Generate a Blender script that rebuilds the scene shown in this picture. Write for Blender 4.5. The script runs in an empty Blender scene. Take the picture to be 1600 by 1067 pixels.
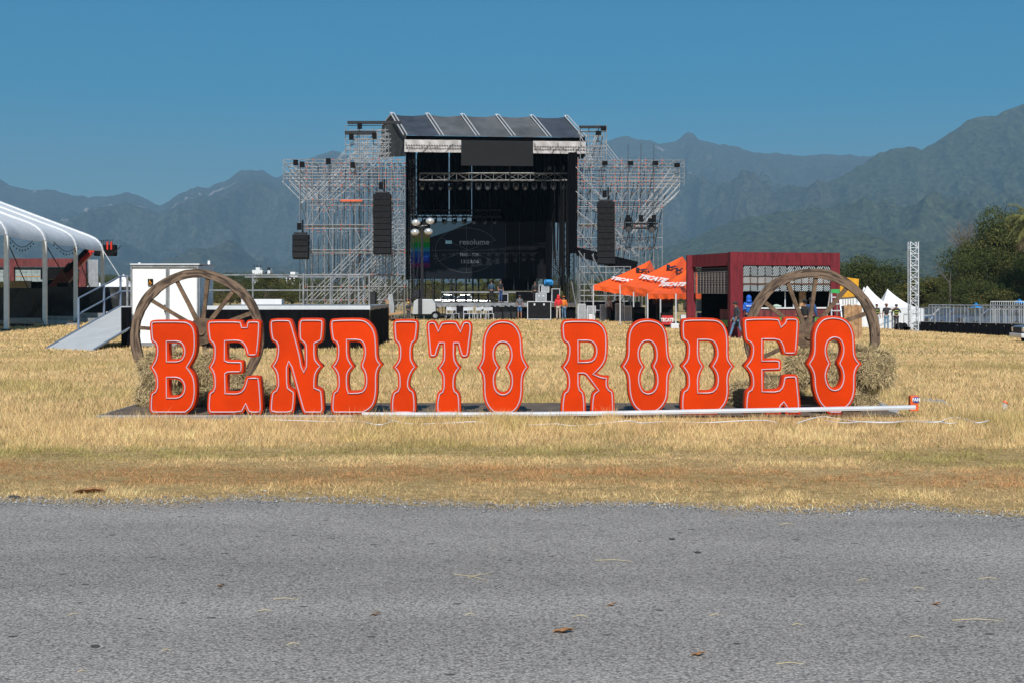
import bpy, bmesh, math, random
import numpy as np
from mathutils import Vector, Matrix
random.seed(7); RS = np.random.RandomState(7)
sc = bpy.context.scene
COL = sc.collection
# ------------------------------------------------------------ camera, sky, sun, exposure
F, CH, HZ = 2222.2, 2.1, 455.0          # focal length in photo pixels, eye height, horizon row
cd = bpy.data.cameras.new('camera'); cam = bpy.data.objects.new('camera', cd); COL.objects.link(cam)
cam.location = (0, 0, CH); cam.rotation_euler = (math.radians(90), 0, 0)
cd.lens = 50; cd.sensor_width = 36; cd.shift_y = -(533.0 - HZ) / 1600; cd.clip_start = .1; cd.clip_end = 40000
sc.camera = cam
SUN_EL, SUN_AZ = math.radians(43), math.radians(183)       # direction to the sun, azimuth clockwise from +y
w = bpy.data.worlds.new('World'); sc.world = w; w.use_nodes = True
nt = w.node_tree; bg = nt.nodes['Background']
sky = nt.nodes.new('ShaderNodeTexSky'); sky.sky_type = 'NISHITA'; sky.sun_disc = False
sky.sun_elevation = SUN_EL; sky.sun_rotation = SUN_AZ
sky.air_density = 1.0; sky.dust_density = 0.8; sky.ozone_density = 4.0; sky.altitude = 600
hs_ = nt.nodes.new('ShaderNodeHueSaturation'); hs_.inputs['Saturation'].default_value = 1.75; hs_.inputs['Hue'].default_value = .485; nt.links.new(sky.outputs[0], hs_.inputs['Color']); nt.links.new(hs_.outputs[0], bg.inputs[0]); bg.inputs[1].default_value = 0.074
sd = bpy.data.lights.new('sun', 'SUN'); sun = bpy.data.objects.new('sun', sd); COL.objects.link(sun)
sd.energy = 5.0; sd.angle = math.radians(.5); sd.color = (1, .97, .92)
d = Vector((math.sin(SUN_AZ) * math.cos(SUN_EL), math.cos(SUN_AZ) * math.cos(SUN_EL), math.sin(SUN_EL)))
sun.rotation_euler = d.to_track_quat('Z', 'Y').to_euler(); sun.location = (0, 0, 50)
sc.view_settings.view_transform = 'Standard'; sc.view_settings.look = 'None'
sc.view_settings.gamma = 1; sc.view_settings.exposure = 0.05

def X(px, Y): return (px - 800) * Y / F
def Z(py, Y): return CH + (HZ - py) * Y / F
def P(px, py, Y): return Vector((X(px, Y), Y, Z(py, Y)))
def sst(a, b, v):
    t = min(1, max(0, (v - a) / (b - a))); return t * t * (3 - 2 * t)
def gz(x, y): return -0.95 * sst(13, 36, x) * sst(30, 75, y)

# ------------------------------------------------------------ materials
MATS = {}
def M(name, col, rough=.6, metal=0., var=.12, scale=4., bump=0., bscale=None, col2=None, stretch=None, spec=None, trans=0):
    if name in MATS: return MATS[name]
    m = bpy.data.materials.new(name); m.use_nodes = True; n = m.node_tree.nodes; l = m.node_tree.links
    b = n['Principled BSDF']; b.inputs['Roughness'].default_value = rough; b.inputs['Metallic'].default_value = metal
    if spec is not None: b.inputs['Specular IOR Level'].default_value = spec
    if trans: b.inputs['Transmission Weight'].default_value = trans
    tc = n.new('ShaderNodeTexCoord'); mp = n.new('ShaderNodeMapping'); l.new(tc.outputs['Object'], mp.inputs[0])
    if stretch: mp.inputs['Scale'].default_value = stretch
    nz = n.new('ShaderNodeTexNoise'); nz.inputs['Scale'].default_value = scale; nz.inputs['Detail'].default_value = 6
    nz.inputs['Roughness'].default_value = .65
    l.new(mp.outputs[0], nz.inputs['Vector'])
    c2 = col2 or tuple(max(0, c * (1 - 2.2 * var)) for c in col); c1 = tuple(min(1, c * (1 + var)) for c in col)
    r = n.new('ShaderNodeValToRGB'); r.color_ramp.elements[0].position = .3; r.color_ramp.elements[1].position = .68
    r.color_ramp.elements[0].color = (*c2, 1); r.color_ramp.elements[1].color = (*c1, 1)
    l.new(nz.outputs[0], r.inputs[0]); l.new(r.outputs[0], b.inputs['Base Color'])
    if bump:
        nb = n.new('ShaderNodeTexNoise'); nb.inputs['Scale'].default_value = bscale or scale * 4; nb.inputs['Detail'].default_value = 4
        l.new(mp.outputs[0], nb.inputs['Vector'])
        bp = n.new('ShaderNodeBump'); bp.inputs['Strength'].default_value = bump; bp.inputs['Distance'].default_value = .05
        l.new(nb.outputs[0], bp.inputs['Height']); l.new(bp.outputs[0], b.inputs['Normal'])
    MATS[name] = m; return m
def MA(name, rough=.85, trans=0.):
    """material reading the vertex colour attribute 'tint' """
    if name in MATS: return MATS[name]
    m = bpy.data.materials.new(name); m.use_nodes = True; n = m.node_tree.nodes; l = m.node_tree.links
    b = n['Principled BSDF']; b.inputs['Roughness'].default_value = rough; b.inputs['Specular IOR Level'].default_value = .2
    a = n.new('ShaderNodeAttribute'); a.attribute_name = 'tint'; l.new(a.outputs['Color'], b.inputs['Base Color'])
    if trans:
        t = n.new('ShaderNodeBsdfTranslucent'); l.new(a.outputs['Color'], t.inputs[0])
        mx = n.new('ShaderNodeMixShader'); mx.inputs[0].default_value = trans
        l.new(b.outputs[0], mx.inputs[1]); l.new(t.outputs[0], mx.inputs[2]); l.new(mx.outputs[0], n['Material Output'].inputs[0])
    MATS[name] = m; return m

steel = M('galvanised', (.31, .315, .32), .42, .35, .2, 3)
alu = M('aluminium', (.72, .73, .75), .35, .35, .06, 3)
darksteel = M('dark_steel', (.03, .03, .033), .6, .2, .2, 6, spec=.25)
black = M('matt_black', (.006, .006, .0065), .8, 0, .3, 3, spec=.15)
blackcase = M('black_case', (.008, .008, .009), .7, 0, .3, 4, spec=.2)
drape = M('black_cloth', (.0045, .0045, .006), .9, 0, .3, 1.5, .5, 3, stretch=(6, 6, 1), spec=.1)
orangen = M('node_orange', (.7, .10, .03), .5)
white = M('white_paint', (.8, .8, .79), .45, 0, .04, 1.2)
whitefab = M('white_fabric', (.70, .70, .70), .7, 0, .08, .6, .4, 1.2)
greyp = M('grey_paint', (.35, .36, .37), .5, 0, .1, 3)
letter = M('letter_orange', (.64, .040, .0006), .5, 0, .09, 1.1, spec=.12)
neon = M('neon_tube', (.55, .42, .47), .3, 0, .03, 5)
wood = M('old_wood', (.17, .105, .06), .85, 0, .2, 5, .6, 14, col2=(.05, .03, .018))
ply = M('plywood_brown', (.13, .095, .065), .7, 0, .2, 1.5, .1)
plank = M('raw_plank', (.42, .25, .12), .8, 0, .2, 5, .3, col2=(.2, .1, .045))
redp = M('red_painted_wood', (.17, .018, .026), .75, 0, .25, 3, .4, 6, col2=(.09, .012, .016), stretch=(3, 3, .5), spec=.2)
redp2 = M('faded_red_wood', (.17, .035, .035), .8, 0, .35, 2, .4, 6, stretch=(3, 3, .5))
canv = M('canopy_orange', (.80, .10, .012), .42, 0, .06, 1.5, .3, 2.5)
skin = M('skin', (.33, .17, .11), .55, 0, .05)

# ------------------------------------------------------------ mesh helpers
class MB:
    def __init__(s): s.v = []; s.f = []; s.mi = []; s.k = 0
    def add(s, vs, fs):
        o = len(s.v); s.v += [tuple(v) for v in vs]; s.f += [tuple(i + o for i in f) for f in fs]; s.mi += [s.k] * len(fs)
        return s
    def box(s, c, size, rot=None):
        x, y, z = (size[0] / 2, size[1] / 2, size[2] / 2)
        vs = [Vector((a * x, b * y, e * z)) for e in (-1, 1) for b in (-1, 1) for a in (-1, 1)]
        if rot is not None:
            R = rot if isinstance(rot, Matrix) else Matrix.Rotation(rot, 3, 'Z'); vs = [R @ v for v in vs]
        c = Vector(c)
        return s.add([v + c for v in vs], [(0, 2, 3, 1), (4, 5, 7, 6), (0, 1, 5, 4), (1, 3, 7, 5), (3, 2, 6, 7), (2, 0, 4, 6)])
    def b2(s, x0, x1, y0, y1, z0, z1): return s.box(((x0 + x1) / 2, (y0 + y1) / 2, (z0 + z1) / 2), (abs(x1 - x0), abs(y1 - y0), abs(z1 - z0)))
    def tube(s, p0, p1, r, n=5, r1=None):
        p0 = Vector(p0); p1 = Vector(p1); dv = p1 - p0
        if dv.length < 1e-6: return s
        r1 = r if r1 is None else r1
        q = dv.to_track_quat('Z', 'Y'); a = []; b = []
        for i in range(n):
            t = 2 * math.pi * (i + .5) / n; o = q @ Vector((math.cos(t), math.sin(t), 0)); a.append(p0 + o * r); b.append(p1 + o * r1)
        return s.add(a + b, [(i, (i + 1) % n, n + (i + 1) % n, n + i) for i in range(n)] + [tuple(range(n))[::-1], tuple(range(n, 2 * n))])
    def poly(s, pts): return s.add(pts, [tuple(range(len(pts)))])
    def slab(s, pts, off):
        off = Vector(off); n = len(pts); pts = [Vector(p) for p in pts]
        return s.add(pts + [p + off for p in pts], [tuple(range(n)), tuple(range(n, 2 * n))[::-1]] + [(i, i + n, (i + 1) % n + n, (i + 1) % n) for i in range(n)])
    def sphere(s, c, r, u=10, v=6):
        r = (r, r, r) if isinstance(r, (int, float)) else r
        vs = [(c[0], c[1], c[2] - r[2])]
        for j in range(1, v):
            p = -math.pi / 2 + math.pi * j / v
            for i in range(u):
                t = 2 * math.pi * i / u; vs.append((c[0] + r[0] * math.cos(p) * math.cos(t), c[1] + r[1] * math.cos(p) * math.sin(t), c[2] + r[2] * math.sin(p)))
        vs.append((c[0], c[1], c[2] + r[2])); fs = []
        for i in range(u): fs.append((0, 1 + (i + 1) % u, 1 + i))
        for j in range(v - 2):
            for i in range(u): a = 1 + j * u; fs.append((a + i, a + (i + 1) % u, a + u + (i + 1) % u, a + u + i))
        a = 1 + (v - 2) * u
        for i in range(u): fs.append((a + i, a + (i + 1) % u, len(vs) - 1))
        return s.add(vs, fs)
    def truss(s, p0, p1, w_, r=.03, seg=None, n=4, h=None):
        p0 = Vector(p0); p1 = Vector(p1); dv = (p1 - p0); L = dv.length; dv.normalize(); h = h or w_
        up = Vector((0, 0, 1)) if abs(dv.z) < .9 else Vector((0, 1, 0)); a = dv.cross(up).normalized(); b = a.cross(dv).normalized()
        cs = [a * w_ / 2 * i + b * h / 2 * j for i, j in ((-1, -1), (1, -1), (1, 1), (-1, 1))]
        for c in cs: s.tube(p0 + c, p1 + c, r, n)
        seg = seg or max(2, int(L / w_))
        for k in range(seg):
            q0 = p0 + dv * L * k / seg; q1 = p0 + dv * L * (k + 1) / seg
            for j in range(4):
                c0, c1 = cs[j], cs[(j + 1) % 4]
                if k % 2: c0, c1 = c1, c0
                s.tube(q0 + c0, q1 + c1, r * .55, 3); s.tube(q0 + cs[j], q0 + cs[(j + 1) % 4], r * .5, 3)
        return s
    def build(s, name, mat, parent=None, origin=None, smooth=False, bevel=0):
        me = bpy.data.meshes.new(name)
        vs = s.v
        if origin is not None: o_ = Vector(origin); vs = [tuple(Vector(v) - o_) for v in vs]
        me.from_pydata(vs, [], s.f); me.validate()
        for m in (mat if isinstance(mat, (list, tuple)) else [mat]): me.materials.append(m)
        if isinstance(mat, (list, tuple)) and len(mat) > 1 and len(me.polygons) == len(s.mi): me.polygons.foreach_set('material_index', s.mi)
        if smooth: me.polygons.foreach_set('use_smooth', [True] * len(me.polygons))
        o = bpy.data.objects.new(name, me); COL.objects.link(o)
        if origin is not None: o.location = origin
        if parent: par(o, parent)
        if bevel:
            b = o.modifiers.new('bevel', 'BEVEL'); b.width = bevel; b.segments = 2; b.limit_method = 'ANGLE'
        return o
def par(o, p):
    """parent keeping coordinates: children are modelled in world space under a thing at p.location"""
    o.parent = p
    o.matrix_parent_inverse = (Matrix.Translation(wloc(p))).inverted()
def wloc(p):
    v = Vector(p.location)
    if p.parent is not None: return v
    return v
def tag(o, label, cat, group=None, kind=None):
    if label: o['label'] = label
    if cat: o['category'] = cat
    if group: o['group'] = group
    if kind: o['kind'] = kind
    return o
def thing(name, label, cat, loc, group=None):
    o = bpy.data.objects.new(name, None); COL.objects.link(o); o.location = loc; o.empty_display_size = .3
    return tag(o, label, cat, group)
def struct(o): o['kind'] = 'structure'; return o
def copytree(root, loc, rotz=None, scale=None, label=None):
    r = root.copy(); COL.objects.link(r); r.location = loc
    if rotz is not None: r.rotation_euler[2] = rotz
    if scale is not None: r.scale = scale if isinstance(scale, (tuple, list, Vector)) else (scale,) * 3
    if label: r['label'] = label
    def rec(a, b):
        for ch in a.children:
            c = ch.copy(); COL.objects.link(c); c.parent = b; rec(ch, c)
    kids(root, r); return r
def kids(a, b):
    for ch in list(a.children):
        c = ch.copy(); COL.objects.link(c); c.parent = b; c.matrix_parent_inverse = ch.matrix_parent_inverse.copy(); kids(ch, c)
def sub(o, p):
    """sub-part: parent below a part that itself sits at identity"""
    o.parent = p
    return o
def multi(name, segs, root, mat, n=4, cap=100):
    """segs: (p0,p1,r). The first `cap` are parts of their own, the rest one stuff part"""
    segs = sorted(segs, key=lambda s: -(Vector(s[1]) - Vector(s[0])).length)
    for p0, p1, r in segs[:cap]: MB().tube(p0, p1, r, n).build(name, mat, root)
    if len(segs) > cap:
        m = MB()
        for p0, p1, r in segs[cap:]: m.tube(p0, p1, r, n)
        o = m.build(name + 's', mat, root); o['kind'] = 'stuff'
def text(txt, size, mat, name='lettering', parent=None, mw=None, extrude=.004, bold=0, sx=1, spacing=1):
    cu = bpy.data.curves.new(name, 'FONT'); cu.body = txt; cu.size = size; cu.align_x = 'CENTER'; cu.align_y = 'CENTER'
    cu.extrude = extrude; cu.offset = bold; cu.space_character = spacing
    t = bpy.data.objects.new(name, cu); COL.objects.link(t); dg = bpy.context.evaluated_depsgraph_get(); dg.update()
    me = bpy.data.meshes.new_from_object(t.evaluated_get(dg)); bpy.data.objects.remove(t)
    me.transform((mw or Matrix.Identity(4)) @ Matrix.Diagonal((sx, 1, 1, 1)))
    me.materials.clear(); me.materials.append(mat)
    o = bpy.data.objects.new(name, me); COL.objects.link(o)
    if parent: par(o, parent)
    return o
def upright(p, yaw=0):   # text matrix: stands upright facing -y
    return Matrix.Translation(p) @ Matrix.Rotation(yaw, 4, 'Z') @ Matrix.Rotation(math.radians(90), 4, 'X')
def onplane(o, u, v):    # text matrix from origin, x direction and y direction
    u = Vector(u).normalized(); n_ = u.cross(Vector(v)).normalized(); v = n_.cross(u)
    return Matrix.Translation(o) @ Matrix((u, v, n_)).transposed().to_4x4()

def vnoise(x, y, sc_, seed=0):
    x = x * sc_ + seed * 17.3; y = y * sc_ + seed * 9.1
    xi = np.floor(x).astype(np.int64); yi = np.floor(y).astype(np.int64); fx = x - xi; fy = y - yi
    fx = fx * fx * (3 - 2 * fx); fy = fy * fy * (3 - 2 * fy)
    def h(a, b):
        n = (a * 374761393 + b * 668265263 + seed * 1442695) & 0x7fffffff
        n = ((n ^ (n >> 13)) * 1274126177) & 0x7fffffff
        return ((n ^ (n >> 16)) & 0xffff) / 65535.0
    return (h(xi, yi) * (1 - fx) + h(xi + 1, yi) * fx) * (1 - fy) + (h(xi, yi + 1) * (1 - fx) + h(xi + 1, yi + 1) * fx) * fy
def fbm(x, y, s, o=4, seed=0):
    r = 0; a = .5
    for i in range(o): r = r + a * vnoise(x, y, s * 2 ** i, seed + i); a *= .5
    return r / (1 - .5 ** o)
def rfbm(x, y, s, o=6, seed=0):
    r = 0; a = .5; pr = 1.
    for i in range(o):
        n = 1 - np.abs(2 * vnoise(x, y, s * 2.03 ** i, seed + i) - 1); n = n * n; r = r + a * n * pr; pr = np.clip(n * 1.6, .25, 1); a *= .52
    return r / (1 - .5 ** o)
def npmesh(name, V, tris_per, nv, cols, mat):
    """V: (N, nv, 3) blades; tris_per: faces inside a blade (list of tuples, same length); cols: (N,3)"""
    N = V.shape[0]; me = bpy.data.meshes.new(name)
    k = len(tris_per[0]); T = np.array(tris_per)
    idx = (np.arange(N)[:, None, None] * nv + T[None]).reshape(-1).astype(np.int32)
    nf = N * len(tris_per)
    me.vertices.add(N * nv); me.vertices.foreach_set('co', V.reshape(-1).astype(np.float32))
    me.loops.add(len(idx)); me.loops.foreach_set('vertex_index', idx)
    me.polygons.add(nf); me.polygons.foreach_set('loop_start', (np.arange(nf) * k).astype(np.int32))
    me.update(calc_edges=True)
    if cols is not None:
        at = me.color_attributes.new('tint', 'FLOAT_COLOR', 'POINT')
        c = np.ones((N, nv, 4), np.float32); c[:, :, :3] = cols[:, None, :]; at.data.foreach_set('color', c.reshape(-1))
    me.materials.append(mat)
    o = bpy.data.objects.new(name, me); COL.objects.link(o); return o

# ============================================================ GROUND, ROAD, HILLS
def gnp(x, y):
    def s_(a, b, v): t = np.clip((v - a) / (b - a), 0, 1); return t * t * (3 - 2 * t)
    return -0.95 * s_(13, 36, x) * s_(30, 75, y)
def gridmesh(name, xs, ys, zf, mat, smooth=True):
    GX, GY = np.meshgrid(xs, ys); GZ = zf(GX, GY); nx, ny = len(xs), len(ys)
    me = bpy.data.meshes.new(name); V = np.stack([GX, GY, GZ], -1).reshape(-1, 3)
    i = np.arange(nx - 1)[None] + np.arange(ny - 1)[:, None] * nx
    Fc = np.stack([i, i + 1, i + nx + 1, i + nx], -1).reshape(-1)
    me.vertices.add(len(V)); me.vertices.foreach_set('co', V.reshape(-1).astype(np.float32))
    me.loops.add(len(Fc)); me.loops.foreach_set('vertex_index', Fc.astype(np.int32))
    me.polygons.add(len(Fc) // 4); me.polygons.foreach_set('loop_start', (np.arange(len(Fc) // 4) * 4).astype(np.int32))
    me.update(calc_edges=True)
    if smooth: me.polygons.foreach_set('use_smooth', [True] * len(me.polygons))
    me.materials.append(mat); o = bpy.data.objects.new(name, me); COL.objects.link(o); return o

def ground_mat():
    m = bpy.data.materials.new('dry_field'); m.use_nodes = True; n = m.node_tree.nodes; l = m.node_tree.links; b = n['Principled BSDF']
    b.inputs['Roughness'].default_value = .95; b.inputs['Specular IOR Level'].default_value = .1
    tc = n.new('ShaderNodeTexCoord')
    def noise(s, st, det=6):
        mp = n.new('ShaderNodeMapping'); mp.inputs['Scale'].default_value = st; l.new(tc.outputs['Object'], mp.inputs[0])
        q = n.new('ShaderNodeTexNoise'); q.inputs['Scale'].default_value = s; q.inputs['Detail'].default_value = det; q.inputs['Roughness'].default_value = .7
        l.new(mp.outputs[0], q.inputs['Vector']); return q.outputs[0]
    def ramp(src, stops):
        r = n.new('ShaderNodeValToRGB'); e = r.color_ramp.elements
        while len(e) < len(stops): e.new(.5)
        for el, (p, c) in zip(e, stops): el.position = p; el.color = (*c, 1)
        l.new(src, r.inputs[0]); return r.outputs[0]
    a = ramp(noise(.35, (.35, 1, 1)), [(.3, (.34, .24, .11)), (.5, (.46, .34, .17)), (.7, (.54, .41, .22))])
    c = ramp(noise(9, (.5, 1, 1)), [(.3, (.42, .36, .3)), (.62, (1.15, 1.12, 1.05))])
    g = ramp(noise(.12, (.3, 1, 1), 3), [(.5, (0, 0, 0)), (.7, (1, 1, 1))])
    mx = n.new('ShaderNodeMix'); mx.data_type = 'RGBA'; mx.blend_type = 'MULTIPLY'; mx.inputs[0].default_value = .85
    l.new(a, mx.inputs[6]); l.new(c, mx.inputs[7])
    m2 = n.new('ShaderNodeMix'); m2.data_type = 'RGBA'; l.new(mx.outputs[2], m2.inputs[6]); m2.inputs[7].default_value = (.30, .27, .10, 1)
    ml = n.new('ShaderNodeMath'); ml.operation = 'MULTIPLY'; ml.inputs[1].default_value = .35; l.new(g, ml.inputs[0]); l.new(ml.outputs[0], m2.inputs[0])
    l.new(m2.outputs[2], b.inputs['Base Color'])
    bp = n.new('ShaderNodeBump'); bp.inputs['Strength'].default_value = .8; bp.inputs['Distance'].default_value = .06
    l.new(noise(14, (1, 1, 1)), bp.inputs['Height']); l.new(bp.outputs[0], b.inputs['Normal']); return m
xs = np.unique(np.concatenate([np.linspace(-14000, -400, 12), np.linspace(-400, -60, 8), np.linspace(-60, 60, 81), np.linspace(60, 400, 8), np.linspace(400, 14000, 12)]))
ys = np.unique(np.concatenate([np.linspace(-400, 0, 6), np.linspace(0, 130, 90), np.linspace(130, 600, 10), np.linspace(600, 12500, 10)]))
def gfull(x, y): return np.where((np.abs(x) > 400) | (y > 600), -.5, gnp(x, y))
g = struct(gridmesh('ground', xs, ys, gfull, ground_mat()))

def edge(x): return 13.85 - .088 * x + .38 * (fbm(np.asarray(x, float), np.zeros_like(np.asarray(x, float)), 1.1, 5, 3) - .5) * 2 + .05 * np.sin(np.asarray(x) * 2.1)
def road_mat():
    m = bpy.data.materials.new('worn_asphalt'); m.use_nodes = True; n = m.node_tree.nodes; l = m.node_tree.links; b = n['Principled BSDF']
    b.inputs['Roughness'].default_value = .85; b.inputs['Specular IOR Level'].default_value = .25
    tc = n.new('ShaderNodeTexCoord')
    def mp(st):
        q = n.new('ShaderNodeMapping'); q.inputs['Scale'].default_value = st; l.new(tc.outputs['Object'], q.inputs[0]); return q.outputs[0]
    def noise(s, st=(1, 1, 1), det=5, ro=.6):
        q = n.new('ShaderNodeTexNoise'); q.inputs['Scale'].default_value = s; q.inputs['Detail'].default_value = det; q.inputs['Roughness'].default_value = ro
        l.new(mp(st), q.inputs['Vector']); return q.outputs[0]
    def ramp(src, stops):
        r = n.new('ShaderNodeValToRGB'); e = r.color_ramp.elements
        while len(e) < len(stops): e.new(.5)
        for el, (p, c) in zip(e, stops): el.position = p; el.color = (c, c, c, 1) if isinstance(c, float) else (*c, 1)
        l.new(src, r.inputs[0]); return r.outputs[0]
    def mul(a, b_, f=1.):
        q = n.new('ShaderNodeMix'); q.data_type = 'RGBA'; q.blend_type = 'MULTIPLY'; q.inputs[0].default_value = f; l.new(a, q.inputs[6]); l.new(b_, q.inputs[7]); return q.outputs[2]
    base = ramp(noise(.5, (.3, 1, 1)), [(.3, (.300, .276, .253)), (.7, (.368, .340, .314))])
    v = n.new('ShaderNodeTexVoronoi'); v.inputs['Scale'].default_value = 62; l.new(mp((1, .8, 1)), v.inputs['Vector'])
    stones = ramp(v.outputs['Color'], [(.08, .42), (.3, .82), (.62, 1.05), (.95, 1.3)])
    gaps = ramp(v.outputs['Distance'], [(.35, 1.), (.75, .55)])
    blot = ramp(noise(38, (1, 1, 1), 3), [(.34, .42), (.43, .95), (.7, 1.1)])
    band = mul(ramp(noise(.9, (.05, .9, 1), 2, .5), [(.38, .92), (.62, 1.05)]), ramp(noise(1.3, (.5, 1, 1), 5, .6), [(.3, .90), (.7, 1.06)]))
    c = mul(mul(mul(mul(base, stones, .85), gaps, .8), blot, .9), band, 1.)
    # small dark pits where stones have come out
    pit = n.new('ShaderNodeTexVoronoi'); pit.inputs['Scale'].default_value = 2.6; l.new(mp((1, 1.4, 1)), pit.inputs['Vector'])
    nadd = n.new('ShaderNodeMath'); nadd.operation = 'MULTIPLY_ADD'; nadd.inputs[1].default_value = .16; l.new(noise(14), nadd.inputs[0]); l.new(pit.outputs['Distance'], nadd.inputs[2])
    c = mul(c, ramp(nadd.outputs[0], [(.145, .25), (.17, 1.)]), .95)
    l.new(c, b.inputs['Base Color'])
    bp = n.new('ShaderNodeBump'); bp.inputs['Strength'].default_value = .6; bp.inputs['Distance'].default_value = .008
    l.new(v.outputs['Distance'], bp.inputs['Height']); bp.invert = True
    b2_ = n.new('ShaderNodeBump'); b2_.inputs['Strength'].default_value = .5; b2_.inputs['Distance'].default_value = .02
    l.new(noise(30), b2_.inputs['Height']); l.new(bp.outputs[0], b2_.inputs['Normal']); l.new(b2_.outputs[0], b.inputs['Normal']); return m
rx = np.linspace(-60, 60, 2401); re = edge(rx) + .035 * (RS.rand(len(rx)) - .5)
V = [(a, -6, .004) for a in rx] + [(a, float(b_), .004) for a, b_ in zip(rx, re)]; n_ = len(rx)
mb = MB(); mb.add(V, [(i, i + 1, n_ + i + 1, n_ + i) for i in range(n_ - 1)]); struct(mb.build('road', road_mat()))

# gravel along the edge of the asphalt
N = 24000; gx = RS.uniform(-12, 12, N); gy = edge(gx) + RS.normal(0.02, .12, N) * (.5 + 2.2 * fbm(gx, gx * 0, .6, 3, 15)) + .12 * (fbm(gx, gx * 0, .8, 2, 8)); r = RS.uniform(.004, .013, N) * (1 + (RS.rand(N) < .05) * 1.0)
far = RS.rand(N) < .12; gy[far] = RS.uniform(7, 14, far.sum()); r[far] *= .55
octv = np.array([(1, 0, 0), (0, 1, 0), (-1, 0, 0), (0, -1, 0), (0, 0, 1), (0, 0, -.3)]) * (1, 1, .7)
Vg = octv[None] * (r[:, None, None]) * RS.uniform(.6, 1.3, (N, 6, 1)); Vg[:, :, 0] += gx[:, None]; Vg[:, :, 1] += gy[:, None]; Vg[:, :, 2] += .004 + r[:, None] * .3
gc = RS.uniform(.15, .42, (N, 1)) * np.array([1, .97, .93]); o = npmesh('gravel', Vg, [(0, 1, 4), (1, 2, 4), (2, 3, 4), (3, 0, 4), (1, 0, 5), (2, 1, 5), (3, 2, 5), (0, 3, 5)], 6, gc, MA('gravel_stone'))
tag(o, 'loose grey gravel strewn along the crumbling road edge', 'gravel', kind='stuff')

# hills -------------------------------------------------------------------
def hill_mat(name, rockamt, green):
    m = bpy.data.materials.new(name); m.use_nodes = True; n = m.node_tree.nodes; l = m.node_tree.links; b = n['Principled BSDF']
    b.inputs['Roughness'].default_value = 1; b.inputs['Specular IOR Level'].default_value = 0
    tc = n.new('ShaderNodeTexCoord')
    def noise(s, st=(1, 1, 1), det=8, ro=.65):
        mp = n.new('ShaderNodeMapping'); mp.inputs['Scale'].default_value = st; l.new(tc.outputs['Object'], mp.inputs[0])
        q = n.new('ShaderNodeTexNoise'); q.inputs['Scale'].default_value = s; q.inputs['Detail'].default_value = det; q.inputs['Roughness'].default_value = ro
        l.new(mp.outputs[0], q.inputs['Vector']); return q.outputs[0]
    r1 = n.new('ShaderNodeValToRGB'); r1.color_ramp.elements[0].position = .40; r1.color_ramp.elements[1].position = .60
    r1.color_ramp.elements[0].color = (green[0] * .15, green[1] * .2, green[2] * .3, 1); r1.color_ramp.elements[1].color = (green[0] * 1.9, green[1] * 1.75, green[2] * 1.5, 1)
    l.new(noise(.06, (1, .5, 1), det=10, ro=.85), r1.inputs[0])
    at = n.new('ShaderNodeAttribute'); at.attribute_name = 'rock'
    ad = n.new('ShaderNodeMath'); ad.operation = 'ADD'; l.new(at.outputs['Fac'], ad.inputs[0]); l.new(noise(.012, (1, .3, .6), 9, .72), ad.inputs[1])
    rr = n.new('ShaderNodeValToRGB'); rr.color_ramp.elements[0].position = .74 - rockamt; rr.color_ramp.elements[1].position = .86 - rockamt
    l.new(ad.outputs[0], rr.inputs[0])
    mx = n.new('ShaderNodeMix'); mx.data_type = 'RGBA'; l.new(rr.outputs[0], mx.inputs[0]); l.new(r1.outputs[0], mx.inputs[6]); mx.inputs[7].default_value = (.34, .30, .27, 1)
    l.new(mx.outputs[2], b.inputs['Base Color']); return m
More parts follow.
